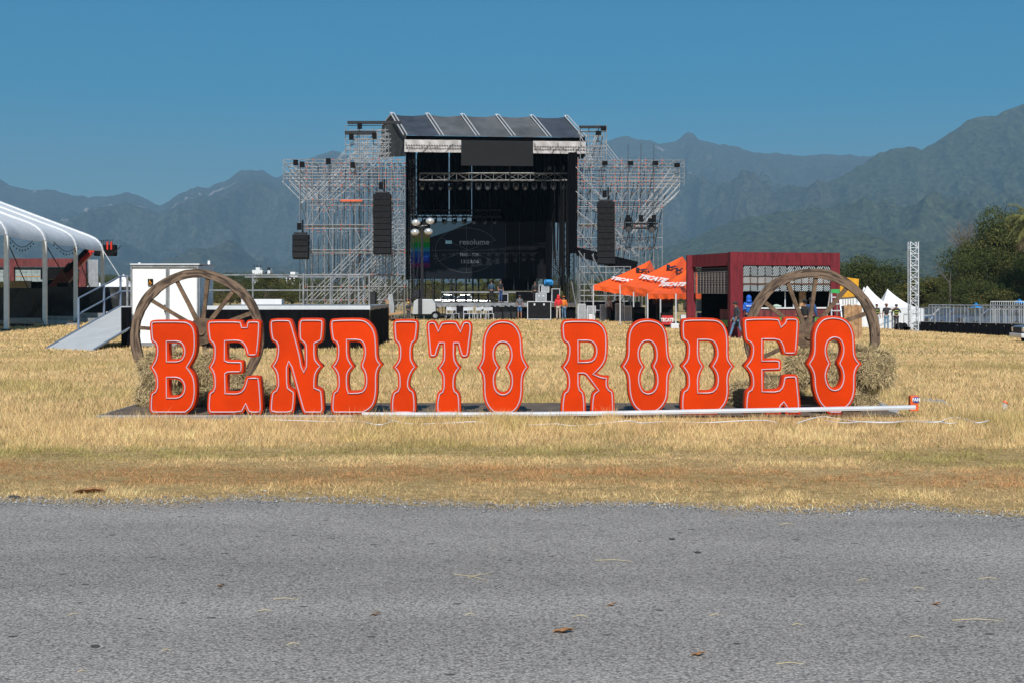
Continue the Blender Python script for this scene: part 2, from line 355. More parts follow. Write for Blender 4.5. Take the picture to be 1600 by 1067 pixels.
def hill(name, sky_pts, Y0, front, mat, amp, seed, detail=1., back=.25, rockb=0.):
    xp = np.array([p[0] for p in sky_pts], float); yp = np.array([p[1] for p in sky_pts], float)
    U = np.linspace(xp[0], xp[-1], 900); Vv = np.concatenate([np.linspace(0, 1, 240), np.linspace(1, 1 + back, 14)[1:]])
    hs = (HZ - np.interp(U, xp, yp)) * Y0 / F + CH; hs = hs + (rfbm(U, U * 0, 1 / 34., 5, seed + 3) - .42) * 26 * Y0 / 9500
    GU, GV = np.meshgrid(U, Vv); Xw = (GU - 800) * Y0 / F; Yw = front + (Y0 - front) * GV
    H = np.broadcast_to(hs, GU.shape)
    t = np.clip(GV, 0, 1); prof = t ** 1.25
    L = Y0 / 9000.
    rid = rfbm(Xw / L + .25 * Yw / L, Yw * .35 / L, 1 / 1100., 7, seed)
    rid2 = rfbm(Xw / L - .2 * Yw / L, Yw * .28 / L, 1 / 420., 6, seed + 5)
    env = np.sin(np.pi * np.clip(t, 0, 1) ** 1.1) ** .8
    Zh = H * prof + amp * env * (1.0 * (rid - .42) + .5 * (rid2 - .42)) * np.clip(H / 500, .1, 1.4)
    small = (fbm(Xw / L, Yw / L, 1 / 60., 4, seed + 9) - .5)
    Zh = Zh + small * 22 * L * np.clip(t * 3, 0, 1) * detail
    Zh = np.where(GV > 1, H * (1 - (GV - 1) * 2.2) + small * 10 * L, Zh)
    Hs = np.interp(800 + (GU - 800) * Y0 / Yw, U, hs); cap = CH + (Hs - CH) * Yw / Y0 * (.86 + .13 * t ** 3); Zh = np.where(GV < .995, np.minimum(Zh, cap - 30 * L * (1 - t) * rid2), Zh)
    Zh = np.maximum(Zh, -3)
    sc1 = 1 - np.abs(2 * fbm(Xw / L + .15 * Yw / L, Yw * .12 / L, 1 / 150., 4, seed + 31) - 1)
    msk = np.clip((fbm(Xw / L, Yw * .4 / L, 1 / 700., 3, seed + 41) - .46) * 6, 0, 1)
    rock = np.clip((sc1 - .88) * 5, 0, .42) * msk * np.clip(t * 2 - .6, 0, 1) * np.clip((.98 - t) * 8, .25, 1) + .05 * np.clip((t - .80) / .20, 0, 1) * rockb
    me = bpy.data.meshes.new(name); Vx = np.stack([Xw, Yw, Zh], -1).reshape(-1, 3); nx, ny = len(U), len(Vv)
    i = np.arange(nx - 1)[None] + np.arange(ny - 1)[:, None] * nx; Fc = np.stack([i, i + 1, i + nx + 1, i + nx], -1).reshape(-1)
    me.vertices.add(len(Vx)); me.vertices.foreach_set('co', Vx.reshape(-1).astype(np.float32))
    me.loops.add(len(Fc)); me.loops.foreach_set('vertex_index', Fc.astype(np.int32)); me.polygons.add(len(Fc) // 4)
    me.polygons.foreach_set('loop_start', (np.arange(len(Fc) // 4) * 4).astype(np.int32)); me.update(calc_edges=True)
    me.polygons.foreach_set('use_smooth', [True] * len(me.polygons))
    a = me.attributes.new('rock', 'FLOAT', 'POINT'); a.data.foreach_set('value', rock.reshape(-1).astype(np.float32))
    me.materials.append(mat); o = bpy.data.objects.new(name, me); COL.objects.link(o); return struct(o)
hillg = hill_mat('hill_far', .03, (.06, .065, .045)); hilln = hill_mat('hill_near', -.01, (.055, .066, .036))
hill('hills', [(-500, 300), (-300, 230), (-150, 262), (0, 281), (15, 290), (40, 295), (70, 298), (100, 300), (140, 308), (170, 306), (200, 299), (225, 310), (250, 320), (275, 305),
     (300, 295), (330, 292), (350, 282), (375, 270), (393, 263), (410, 268), (430, 280), (445, 274), (470, 258), (495, 245), (520, 237), (545, 246), (580, 262), (620, 268), (660, 255), (720, 240),
     (800, 225), (880, 228), (920, 226), (950, 220), (975, 215), (1000, 218), (1030, 222), (1050, 222), (1060, 218), (1067, 212), (1075, 208), (1083, 211), (1092, 220), (1120, 226), (1150, 232), (1190, 238),
     (1230, 239), (1260, 243), (1300, 241), (1340, 243), (1370, 243), (1400, 250), (1450, 262), (1600, 290), (2100, 300)], 9500, 4200, hillg, 460, 2, 1., rockb=1.)
hill('hills', [(960, 470), (1000, 440), (1040, 405), (1060, 392), (1100, 372), (1140, 355), (1180, 335), (1220, 312), (1260, 296), (1300, 284), (1340, 262), (1370, 244), (1390, 236), (1410, 232), (1430, 231), (1441, 235),
     (1460, 226), (1490, 205), (1510, 191), (1540, 182), (1560, 178), (1580, 170), (1600, 162), (1650, 140), (1720, 120), (1800, 150), (1900, 130), (2100, 170)], 6000, 2300, hilln, 330, 11, 1.1, rockb=.25)
hill('hills', [(560, 462), (700, 452), (800, 440), (900, 425), (960, 412), (1020, 395), (1080, 372), (1130, 352), (1180, 338), (1220, 330), (1270, 332), (1330, 345), (1380, 362), (1450, 385), (1520, 400), (1600, 418), (1750, 440), (2000, 455)], 4300, 1900, hilln, 120, 23, .9, rockb=0)

# ============================================================ PLATFORM WITH THE LETTERS
YL = 23.5                                   # letters' front plane
S = F / YL
pt = .075                                   # platform top
plat = thing('platform', 'low brown plywood platform with pale metal front edge carrying the orange letters', 'platform', (0, 24.5, 0))
X0, X1 = X(152, 23.2), X(1418, 23.2)
for k in range(6):
    a = X0 + (X1 - X0) * k / 6; b_ = X0 + (X1 - X0) * (k + 1) / 6 - .012
    MB().b2(a, b_, 23.21, 25.95, pt - .018, pt).build('deck_board', ply, plat)
MB().box(((X0 + X(553, 23.2)) / 2, 23.18, .045), (X(553, 23.2) - X0, .05, .085)).build('front_edge', steel, plat, bevel=.006)
MB().box((X0 - .01, 24.6, .04), (.04, 2.75, .07)).build('side_edge', steel, plat)
for (a, b_) in ((566, 840), (846, 1130), (1136, 1414)):
    MB().b2(X(a, 23.25), X(b_, 23.25), 23.24, 23.32, .0, .055).build('skid_board', plank, plat)
mb = MB(); mb.slab([(X(1365, 25.6), 25.6, .05), (X(1372, 25.6), 25.9, .14), (X(1408, 24.0), 24.1, .06), (X(1392, 24), 24.0, .05)], (0, 0, .02)); mb.build('corner_plate', greyp, plat)
bar_ = MB(); A = Vector((X(566, 23.1), 23.1, Z(646.5, 23.1))); B = Vector((X(1430, 23.1), 23.1, Z(635.5, 23.1)))
# a round-shouldered extrusion
dv = (B - A).normalized()
prof = [(-.03, -.03), (.03, -.03), (.035, 0), (.03, .03), (.012, .038), (-.012, .038), (-.03, .03), (-.035, 0)]
segs = 12; vs = []; fs = []
for i in range(segs + 1):
    t = i / segs; c = A.lerp(B, t) + Vector((0, 0, -.022 * math.sin(math.pi * t) - .012 * math.sin(math.pi * min(1, t * 1.6))))
    vs += [(c.x, c.y + u, c.z + v) for u, v in prof]
for i in range(segs):
    fs += [(i * 8 + j, i * 8 + (j + 1) % 8, i * 8 + 8 + (j + 1) % 8, i * 8 + 8 + j) for j in range(8)]
fs += [tuple(range(8))[::-1], tuple(range(segs * 8, segs * 8 + 8))]
bar_.add(vs, fs); ob = bar_.build('metal_rail', alu); tag(ob, 'long pale aluminium rail laid along the front of the platform under the right hand letters', 'rail')
for k, px in enumerate((700, 950, 1180, 1330)):
    zt = (A.lerp(B, (px - 566) / 864)).z - .03 - .022 * math.sin(math.pi * (px - 566) / 864) - .012 * math.sin(math.pi * min(1, (px - 566) / 864 * 1.6)) 
    o = MB().box((X(px, 23.12), 23.12, zt / 2), (.3, .06, max(.03, zt - .008))).build('timber_block', wood)
    tag(o, ['rough timber block under the aluminium rail below the letter T', 'rough timber block under the aluminium rail below the letter R', 'rough timber block under the aluminium rail below the E of RODEO', 'rough timber block under the aluminium rail below the last letter O'][k], 'timber block', 'timber blocks under the rail')
o = MB().box((X(1180, 23.16), 23.17, .028), (X(1412, 23.1) - X(950, 23.1), .03, .05)).build('timber_plank', plank); tag(o, 'long brown plank in the grass under the right half of the rail', 'plank')

def zc(pts, ox, oy, k): return [((ox + a / k), (oy + b_ / k)) for a, b_ in pts]
R1 = (140, 480 - 10, 5.3333); R2 = (400, 480, 5.614); R3 = (650, 480, 5.3333); R4 = (850, 480, 5.3333); R5 = (1140, 480, 5.3333)
LET = [
('B', 'BENDITO', R1, [(500,200),(504,175),(525,160),(560,157),(780,157),(830,168),(868,200),(888,250),(893,310),(893,400),(880,460),(855,510),(830,548),(855,580),(880,625),(892,690),(893,780),(880,850),(855,900),(815,932),(780,938),(530,938),(505,925),(496,895),(500,800),(507,760),(548,735),(550,660),(540,610),(500,548),(540,490),(552,430),(548,365),(512,340),(505,290)],
 [[(660,352),(740,352),(765,370),(780,420),(768,465),(740,485),(660,485)], [(660,650),(735,650),(765,672),(780,715),(768,765),(735,787),(660,787)]]),
('E', 'BENDITO', R1, [(975,195),(985,168),(1010,157),(1262,157),(1275,175),(1283,205),(1299,205),(1305,172),(1325,157),(1400,157),(1420,165),(1430,185),(1425,300),(1410,450),(1395,464),(1320,466),(1305,450),(1290,390),(1265,355),(1230,345),(1145,348),(1143,482),(1160,490),(1260,490),(1277,498),(1284,520),(1282,590),(1267,605),(1160,605),(1147,612),(1148,750),(1230,752),(1265,735),(1285,700),(1298,640),(1310,622),(1410,620),(1425,635),(1437,780),(1445,900),(1435,930),(1410,938),(1325,936),(1308,915),(1300,892),(1290,915),(1278,936),(1010,938),(988,925),(978,890),(985,780),(992,755),(1030,730),(1030,650),(1022,600),(988,548),(1025,490),(1030,430),(1028,365),(992,340),(982,280)], []),
('N', 'BENDITO', R2, [(115,165),(118,120),(140,98),(285,97),(310,110),(328,150),(372,310),(400,420),(414,508),(420,525),(426,508),(424,345),(415,322),(378,295),(370,260),(368,170),(372,125),(390,100),(405,95),(570,95),(590,105),(600,130),(598,200),(588,290),(570,308),(530,325),(528,430),(545,470),(592,512),(548,560),(530,610),(528,690),(575,710),(590,735),(598,850),(600,895),(585,925),(560,932),(430,932),(408,915),(395,880),(365,770),(330,640),(300,530),(292,512),(288,530),(290,690),(310,705),(345,730),(350,760),(345,850),(335,910),(312,930),(140,930),(120,910),(115,880),(122,800),(132,735),(180,705),(178,610),(165,560),(126,512),(165,460),(180,400),(178,320),(135,295),(122,240)], []),
('D', 'BENDITO', R2, [(645,160),(650,115),(675,97),(900,93),(960,102),(1010,140),(1045,190),(1062,250),(1068,330),(1070,420),(1080,460),(1116,498),(1080,540),(1068,600),(1070,690),(1065,780),(1045,850),(1010,895),(960,925),(900,930),(685,930),(660,915),(655,880),(660,790),(670,735),(710,710),(712,620),(700,570),(656,515),(700,460),(708,400),(705,320),(665,298),(655,250)],
 [[(815,300),(900,300),(930,320),(942,370),(940,430),(908,512),(945,570),(955,640),(945,700),(915,728),(825,730),(815,700),(812,600),(828,560),(868,515),(835,470),(815,420)]]),
('I', 'BENDITO', R2, [(1200,150),(1205,120),(1230,105),(1400,105),(1422,120),(1428,160),(1420,240),(1410,300),(1375,325),(1370,430),(1380,470),(1416,520),(1375,570),(1350,640),(1350,700),(1395,730),(1405,800),(1408,880),(1400,930),(1385,938),(1200,938),(1182,925),(1178,850),(1185,780),(1200,735),(1245,710),(1245,620),(1235,570),(1196,520),(1240,470),(1252,420),(1248,330),(1212,300),(1205,240)], []),
('T', 'BENDITO', R3, [(85,150),(95,120),(125,108),(160,112),(178,135),(187,162),(197,135),(215,113),(330,110),(352,130),(368,165),(378,132),(395,112),(430,108),(458,120),(470,150),(470,200),(455,310),(445,400),(425,420),(390,422),(370,410),(355,360),(342,312),(332,312),(330,400),(340,450),(379,500),(340,550),(328,600),(328,680),(360,705),(372,740),(375,800),(378,890),(165,892),(162,800),(172,740),(180,705),(215,685),(218,600),(210,550),(171,503),(215,450),(222,400),(218,312),(206,312),(190,350),(180,400),(160,418),(120,418),(105,400),(98,310),(88,200)], []),
('O', 'BENDITO', R3, [(720,103),(790,113),(840,150),(875,210),(890,280),(892,380),(905,430),(944,495),(905,550),(895,610),(895,720),(880,790),(850,850),(800,888),(760,897),(700,897),(650,888),(605,850),(570,790),(555,720),(555,610),(545,550),(508,500),(545,440),(552,380),(553,280),(570,210),(605,150),(655,115)],
 [[(722,300),(755,310),(775,345),(783,400),(775,440),(743,497),(778,550),(787,610),(780,660),(760,695),(725,708),(690,695),(668,660),(662,600),(670,550),(704,500),(670,445),(660,400),(665,345),(690,310)]]),
('R', 'RODEO', R4, [(140,160),(150,120),(180,100),(400,100),(450,112),(500,150),(528,210),(535,280),(532,400),(515,460),(480,510),(440,547),(480,565),(542,568),(535,620),(540,665),(580,690),(588,740),(592,880),(382,880),(388,790),(398,712),(432,685),(360,590),(335,562),(302,562),(302,670),(335,695),(345,740),(350,800),(352,882),(138,882),(140,800),(150,730),(160,700),(190,680),(195,610),(185,550),(141,495),(185,440),(197,380),(195,310),(160,290),(145,250)],
 [[(302,292),(380,292),(410,312),(424,360),(412,412),(385,435),(302,437)]]),
('O', 'RODEO', R4, [(865,93),(940,105),(990,140),(1020,190),(1035,260),(1040,380),(1050,430),(1087,487),(1050,540),(1040,600),(1040,700),(1030,770),(995,830),(950,868),(900,882),(830,882),(785,868),(740,825),(710,760),(698,690),(695,600),(685,550),(638,490),(680,430),(690,380),(690,280),(700,200),(730,145),(785,105)],
 [[(865,290),(895,300),(918,340),(925,400),(918,440),(890,490),(922,540),(932,610),(922,660),(900,690),(865,700),(830,685),(812,640),(805,590),(815,540),(844,490),(810,440),(800,390),(808,340),(830,300)]]),
('D', 'RODEO', R4, [(1140,160),(1145,110),(1170,90),(1400,88),(1460,100),(1505,140),(1532,200),(1542,280),(1540,400),(1550,440),(1590,487),(1550,540),(1540,600),(1545,690),(1538,760),(1510,820),(1470,862),(1430,878),(1160,878),(1140,860),(1135,820),(1140,730),(1150,690),(1190,665),(1192,600),(1185,550),(1136,485),(1185,430),(1192,370),(1190,300),(1150,275),(1142,230)],
 [[(1298,285),(1375,285),(1410,300),(1428,350),(1430,400),(1415,440),(1383,488),(1425,545),(1435,600),(1425,660),(1390,690),(1298,690),(1296,600),(1305,550),(1338,485),(1305,440),(1296,390)]]),
('E', 'RODEO', R5, [(110,130),(115,100),(140,82),(410,80),(425,105),(435,135),(451,120),(455,92),(475,80),(550,80),(575,95),(582,125),(575,250),(565,380),(550,397),(455,398),(440,380),(425,310),(395,280),(287,280),(285,425),(410,424),(430,438),(433,500),(422,527),(287,532),(287,680),(400,682),(430,650),(440,580),(455,560),(550,555),(570,570),(580,680),(592,800),(592,866),(466,868),(460,830),(448,812),(435,825),(428,868),(128,868),(122,820),(130,730),(140,690),(180,665),(180,590),(165,540),(116,485),(165,430),(180,380),(178,310),(130,285),(118,240)], []),
('O', 'RODEO', R5, [(870,70),(940,82),(995,120),(1030,180),(1045,250),(1048,380),(1060,420),(1101,467),(1060,515),(1050,580),(1052,680),(1040,750),(1010,810),(965,850),(920,866),(840,866),(790,850),(740,800),(710,730),(695,660),(692,580),(680,530),(641,468),(685,400),(692,340),(692,230),(715,150),(760,95),(810,75)],
 [[(878,265),(912,278),(930,320),(932,370),(918,420),(893,465),(925,515),(935,580),(925,630),(905,662),(870,672),(838,655),(818,610),(812,560),(825,510),(850,465),(820,410),(812,350),(825,295),(850,272)]]),
]
def smooth(p):
    n = len(p); out = []
    for i in range(n):
        a, b_, c = Vector(p[i - 1]), Vector(p[i]), Vector(p[(i + 1) % n]); u = b_ - a; v = c - b_
        ang = abs(math.degrees(math.atan2(u.x * v.y - u.y * v.x, u.dot(v))))
        if ang > 62 or ang < 4: out.append(b_)
        else: out += [b_.lerp(a, .25), b_.lerp(c, .25)]
    return out
def area(p): return sum(p[i - 1][0] * p[i][1] - p[i][0] * p[i - 1][1] for i in range(len(p))) / 2
def inset(p, dd):       # + moves to the left of travel
    n = len(p); o_ = []
    for i in range(n):
        a, b_, c = p[i - 1], p[i], p[(i + 1) % n]; u = (b_ - a).normalized(); v = (c - b_).normalized()
        nu = Vector((-u.y, u.x)); nv = Vector((-v.y, v.x)); m = nu + nv
        if m.length < 1e-3: m = nu
        m.normalize(); k = dd / max(.45, m.dot(nu)); o_.append(b_ + m * k)
    return o_
def outline_curve(polys, thick, bev=0.006):
    cu = bpy.data.curves.new('tmp', 'CURVE'); cu.dimensions = '2D'; cu.fill_mode = 'BOTH'; cu.extrude = thick / 2 - bev; cu.bevel_depth = bev; cu.bevel_resolution = 1; cu.offset = -bev
    for p in polys:
        s = cu.splines.new('POLY'); s.points.add(len(p) - 1); s.use_cyclic_u = True
        for q, a in zip(s.points, p): q.co = (a.x, a.y, 0, 1)
    return cu
def tube_curve(polys, r, res=2):
    cu = bpy.data.curves.new('tmp', 'CURVE'); cu.dimensions = '3D'; cu.bevel_depth = r; cu.bevel_resolution = res
    for p in polys:
        s = cu.splines.new('POLY'); s.points.add(len(p) - 1); s.use_cyclic_u = True
        for q, a in zip(s.points, p): q.co = (a.x, a.y, 0, 1)
    return cu
def curve_mesh(cu, mat, name, mw):
    t = bpy.data.objects.new('tmp', cu); COL.objects.link(t); dg = bpy.context.evaluated_depsgraph_get(); dg.update()
    me = bpy.data.meshes.new_from_object(t.evaluated_get(dg)); bpy.data.objects.remove(t); me.transform(mw)
    me.materials.clear(); me.materials.append(mat); me.name = name
    o = bpy.data.objects.new(name, me); COL.objects.link(o); return o
TH = .22
place = ['first letter', 'second letter', 'third letter', 'fourth letter', 'fifth letter', 'sixth letter', 'last letter']
place2 = ['first letter', 'second letter', 'middle letter', 'fourth letter', 'last letter']
cnt = {'BENDITO': 0, 'RODEO': 0}
for ch, wd, (ox, oy, k), outer, holes in LET:
    pts = zc(outer, ox, oy, k); pl = []
    for j, pz in enumerate([pts] + [zc(h, ox, oy, k) for h in holes]):
        q = smooth([Vector((X(a, YL), Z(b_, YL))) for a, b_ in pz])
        if (area(q) > 0) != (j == 0): q = q[::-1]
        pl.append(q)
    zmin = min(p.y for p in pl[0]); xm = sum(p.x for p in pl[0]) / len(pl[0])
    if zmin < pt + .002:
        for q in pl:
            for p in q: p.y = max(p.y, pt + .002)
    else:
        for q in pl:                                           # sit on the platform: stretch the lowest points down
            for p in q:
                if p.y < zmin + .012: p.y = pt + .002
    i = cnt[wd]; cnt[wd] += 1
    lab = 'tall orange letter %s with pale pink neon outline, %s of %s' % (ch, (place if wd == 'BENDITO' else place2)[i], wd)
    t = thing('sign_letter', lab, 'sign letter', (xm, YL + TH / 2, pt), 'orange western letters on the platform')
    mw = Matrix.Translation((0, YL + TH / 2, 0)) @ Matrix.Rotation(math.radians(90), 4, 'X')
    o = curve_mesh(outline_curve(pl, TH), letter, 'letter_body', mw); par(o, t)
    ins = [inset(q, .038) for q in pl]                          # pl outer ccw -> left is inward; holes cw -> left is into material
    mw2 = Matrix.Translation((0, YL - .012, 0)) @ Matrix.Rotation(math.radians(90), 4, 'X')
    o = curve_mesh(tube_curve(ins, .0100), neon, 'neon_tube', mw2); par(o, t)
    for s_ in (-.15, .15):
        MB().tube((xm + s_, YL + TH, pt + .26), (xm + s_, YL + TH + .3, pt + .01), .012, 6).build('back_brace', letter, t)
o = MB().box((X(1303, 24.15), 24.15, pt + .18), (.075, .04, .36)).b2(X(1303, 24.15) - .04, X(1303, 24.15) + .04, 24.13, 24.6, pt + .001, pt + .03).build('support_foot', letter)
tag(o, 'small orange upright bracket seen through the last letter O', 'bracket')

# ============================================================ WAGON WHEELS
def wheel(px, py, Y, R, rw, angs, label, seed, hubpx):
    rr = random.Random(seed); c = P(px, py, Y); hub = P(hubpx[0], hubpx[1], Y)
    t = thing('wagon_wheel', label, 'wagon wheel', (c.x, Y, 0), 'big wooden wagon wheels behind the letters')
    n = 72; vs = []; fs = []
    for i in range(n):
        a = 2 * math.pi * i / n; j1 = .008 * math.sin(7 * a + seed) + rr.uniform(-.004, .004); j2 = .01 * math.sin(5 * a + 2 * seed) + rr.uniform(-.005, .005)
        for rad, y in ((R + j1, -.06), (R + j1, .06), (R - rw + j2, .06), (R - rw + j2, -.06)):
            z = c.z + rad * math.sin(a); vs.append((c.x + rad * math.cos(a), Y + y, max(z, .03)))
    for i in range(n):
        for j in range(4): a0 = i * 4 + j; a1 = i * 4 + (j + 1) % 4; b0 = ((i + 1) % n) * 4 + j; b1 = ((i + 1) % n) * 4 + (j + 1) % 4; fs.append((a0, a1, b1, b0))
    mb = MB(); mb.add(vs, fs); ro = mb.build('rim', grainwood, t, smooth=False)
    at = ro.data.attributes.new('ring', 'FLOAT_VECTOR', 'POINT')
    at.data.foreach_set('vector', [q for i in range(n) for rad, yy in ((R, -.06), (R, .06), (R - rw, .06), (R - rw, -.06)) for q in (2 * math.pi * i / n * R * .22, rad * 1.6, yy + seed)])
    for a in angs:
        a = math.radians(a); dr = Vector((math.cos(a), 0, math.sin(a)))
        # spoke ends where it meets the rim circle
        o_ = hub - c; bq = o_.dot(dr); tt = -bq + math.sqrt(max(0, bq * bq - o_.dot(o_) + (R - rw * .6) ** 2))
        e = hub + dr * tt; sl = (e - hub).length; q = dr.to_track_quat('X', 'Z').to_matrix()
        w0, w1 = .085, .06; m = MB(); rt = Matrix(((dr.x, 0, -dr.z), (0, 1, 0), (dr.z, 0, dr.x)))
        vs = []
        for s_, w_ in ((.05, w0), (sl * .5, .066 + rr.uniform(-.008, .008)), (sl, w1 + rr.uniform(0, .02))):
            off = 0 if s_ != sl * .5 else rr.uniform(-.012, .012)
            for uy, uz in ((-.035, -w_ / 2), (.035, -w_ / 2), (.035, w_ / 2), (-.035, w_ / 2)): vs.append(rt @ Vector((s_, uy, uz + off)) + hub)
        m.add(vs, [(0, 3, 2, 1), (8, 9, 10, 11)] + [(k * 4 + j, k * 4 + (j + 1) % 4, k * 4 + 4 + (j + 1) % 4, k * 4 + 4 + j) for k in (0, 1) for j in range(4)])
        m.build('spoke', wood, t)
    m = MB(); vs = []; fs = []; n = 26
    for i in range(n):
        a = 2 * math.pi * i / n
        for rad, y in ((.24, -.07), (.24, .07), (.07, .07), (.07, -.09)): vs.append((hub.x + rad * math.cos(a), Y + y, hub.z + rad * math.sin(a)))
    for i in range(n):
        for j in range(4): fs.append((i * 4 + j, i * 4 + (j + 1) % 4, ((i + 1) % n) * 4 + (j + 1) % 4, ((i + 1) % n) * 4 + j))
    m.add(vs, fs); m.tube((hub.x, Y - .12, hub.z), (hub.x, Y + .1, hub.z), .075, 14); m.build('hub', wood, t)
    return t
def wood_grain():
    m = bpy.data.materials.new('rim_wood'); m.use_nodes = True; n = m.node_tree.nodes; l = m.node_tree.links; b = n['Principled BSDF']; b.inputs['Roughness'].default_value = .85
    tc = n.new('ShaderNodeAttribute'); tc.attribute_name = 'ring'
    nz = n.new('ShaderNodeTexNoise'); nz.inputs['Scale'].default_value = 14; nz.inputs['Detail'].default_value = 6; nz.inputs['Distortion'].default_value = .8; l.new(tc.outputs['Vector'], nz.inputs[0])
    # streaks that follow the ring: use angle and radius around the wheel centre stored as attribute-free geometry: local tangent noise
    r = n.new('ShaderNodeValToRGB'); r.color_ramp.elements[0].position = .40; r.color_ramp.elements[1].position = .55
    r.color_ramp.elements[0].color = (.045, .028, .018, 1); r.color_ramp.elements[1].color = (.19, .125, .08, 1); l.new(nz.outputs[0], r.inputs[0]); l.new(r.outputs[0], b.inputs['Base Color'])
    bp = n.new('ShaderNodeBump'); bp.inputs['Strength'].default_value = .5; bp.inputs['Distance'].default_value = .02; l.new(nz.outputs[0], bp.inputs['Height']); l.new(bp.outputs[0], b.inputs['Normal'])
    return m
grainwood = wood_grain()
YW = 25.72
wheel(308.5, 525, YW, 104 * YW / F, .155, [177, 149, 117, 84, 52, 20, -14, -48, -82, -116, -150], 'large rustic wooden wagon wheel behind the letters B and E of BENDITO', 3, (316, 517))
wheel(1268.5, 525.5, YW, 106 * YW / F, .165, [143, 111, 82, 50, 20, -12, -45, -78, -112, 206, 175], 'large rustic wooden wagon wheel behind the final letters E and O of RODEO', 5, (1262, 523))

# ============================================================ HAY BALES
def haybale(lx, ly, lz, seed, loose=1.):
    rs = np.random.RandomState(seed)
    # packed body, bumpy
    n = 14; bmx = MB()
    bm_ = bmesh.new(); bmesh.ops.create_cube(bm_, size=1); bmesh.ops.subdivide_edges(bm_, edges=bm_.edges, cuts=9, use_grid_fill=True)
    for v in bm_.verts:
        p = Vector(v.co); k = 1 - .26 * (abs(p.x * 2) ** 4 * abs(p.z * 2) ** 3) - .16 * (abs(p.y * 2) ** 4 * abs(p.z * 2) ** 4) - .14 * (abs(p.x * 2) ** 4 * abs(p.y * 2) ** 4)
        v.co = Vector((p.x * lx, p.y * ly, p.z * lz)) * k + Vector(rs.uniform(-.028, .028, 3))
    me = bpy.data.meshes.new('bale_body'); bm_.to_mesh(me); bm_.free(); me.materials.append(haymat)
    # straws on the surface
    N = int(4200 * loose); face = rs.choice(6, N, p=[.18, .18, .22, .06, .26, .10]); u = rs.uniform(-.5, .5, (N, 2)); P0 = np.zeros((N, 3)); Nn = np.zeros((N, 3))
    ax = np.array([0, 0, 1, 1, 2, 2])[face]; sg = np.array([1, -1, -1, 1, 1, -1])[face]; dims = np.array([lx, ly, lz])
    for a in range(3):
        m = ax == a; o_ = [k for k in range(3) if k != a]; P0[m, a] = sg[m] * .49 * dims[a]; P0[np.ix_(m, o_)] = u[m] * dims[o_] * .98; Nn[m, a] = sg[m]
    q_ = np.abs(P0 / dims * 2); P0 *= (1 - .24 * q_[:, 0] ** 4 * q_[:, 2] ** 3 - .14 * q_[:, 1] ** 4 * q_[:, 2] ** 4)[:, None]
    D = rs.normal(0, 1, (N, 3)) + Nn * .35; D[:, 2] -= .25; D[:, 0] *= 1.1; D /= np.linalg.norm(D, axis=1)[:, None]
    D = D - Nn * (np.minimum(0, (D * Nn).sum(1)))[:, None] * 1.3; L = rs.uniform(.05, .21, N)[:, None]
    Wd = np.cross(D, Nn + rs.normal(0, .3, (N, 3))); Wd /= np.linalg.norm(Wd, axis=1)[:, None] + 1e-6; w_ = rs.uniform(.003, .0075, N)[:, None]
    bend = D * L * .5 + Nn * L * .06
    Vb = np.stack([P0 - Wd * w_, P0 + Wd * w_, P0 + bend + Wd * w_, P0 + bend - Wd * w_, P0 + D * L - np.array([0, 0, .02]) * L * 3], 1)
    col = np.array([.50, .385, .21]) * rs.uniform(.45, 1.45, (N, 1)) * np.array([1, 1, 1]) + rs.normal(0, .015, (N, 3)); g_ = rs.rand(N) < .12; col[g_] = np.array([.34, .30, .14]) * rs.uniform(.6, 1.3, (g_.sum(), 1))
    return me, Vb, np.clip(col, .02, .9)
haymat = M('hay_packed', (.42, .33, .18), .95, 0, .3, 24, 1., 40, col2=(.06, .045, .02))
strawmat = MA('hay_straw', .8)
BALES = [
 (X(266, 25.3), 25.35, .02, 1.12, .5, .50, 3, 0, 'lower hay bale under the left wheel at the far left behind letter B'),
 (X(372, 25.3), 25.3, .02, 1.10, .5, .50, -4, 0, 'lower hay bale behind the letter E of BENDITO'),
 (X(462, 25.3), 25.4, .0, .80, .5, .47, 5, 0, 'lower hay bale behind the letter N'),
 (X(262, 25.3), 25.22, .50, .84, .48, .52, -9, -3, 'upper hay bale behind the letter B leaning on the left wheel'),
 (X(340, 25.3), 25.38, .49, .72, .46, .49, 12, 4, 'upper hay bale between the letters B and E of BENDITO'),
 (X(1186, 25.3), 25.35, .0, 1.05, .5, .50, 4, 0, 'lower hay bale behind the letters D and E of RODEO'),
 (X(1342, 25.4), 25.55, .0, .42, .9, .50, 8, 0, 'lower hay bale standing end on at the far right behind the last O'),
 (X(1272, 25.3), 25.3, .48, .95, .5, .56, -5, 0, 'upper hay bale behind the letters E and O of RODEO'),
 (X(1358, 25.3), 25.3, .42, .66, .7, .66, 12, 9, 'upper tilted hay bale hanging over at the right of the last O'),
 (X(1214, 26.7), 26.7, .0, .9, .5, .50, -12, 0, 'hay bale on the grass behind the right wheel')]
for i, (bx, by, bz, lx, ly, lz, yaw, tilt, lab) in enumerate(BALES):
    me, Vb, col = haybale(lx, ly, lz, 40 + i, 1.2 if i == 8 else 1.)
    t = thing('hay_bale', lab, 'hay bale', (bx, by, bz + lz / 2), 'hay bales stacked around the wheels'); t.rotation_euler = (0, math.radians(tilt), math.radians(yaw))
    o = bpy.data.objects.new('bale_body', me); COL.objects.link(o); o.parent = t
    o = npmesh('loose_straw', Vb, [(0, 1, 2, 3), ], 5, col, strawmat) if False else npmesh('loose_straw', np.concatenate([Vb[:, [0, 1, 2]], ], 0), [(0, 1, 2)], 3, col, strawmat) if False else npmesh('loose_straw', Vb[:, [0, 1, 4]], [(0, 1, 2)], 3, col, strawmat)
    o.parent = t; o['kind'] = 'stuff'

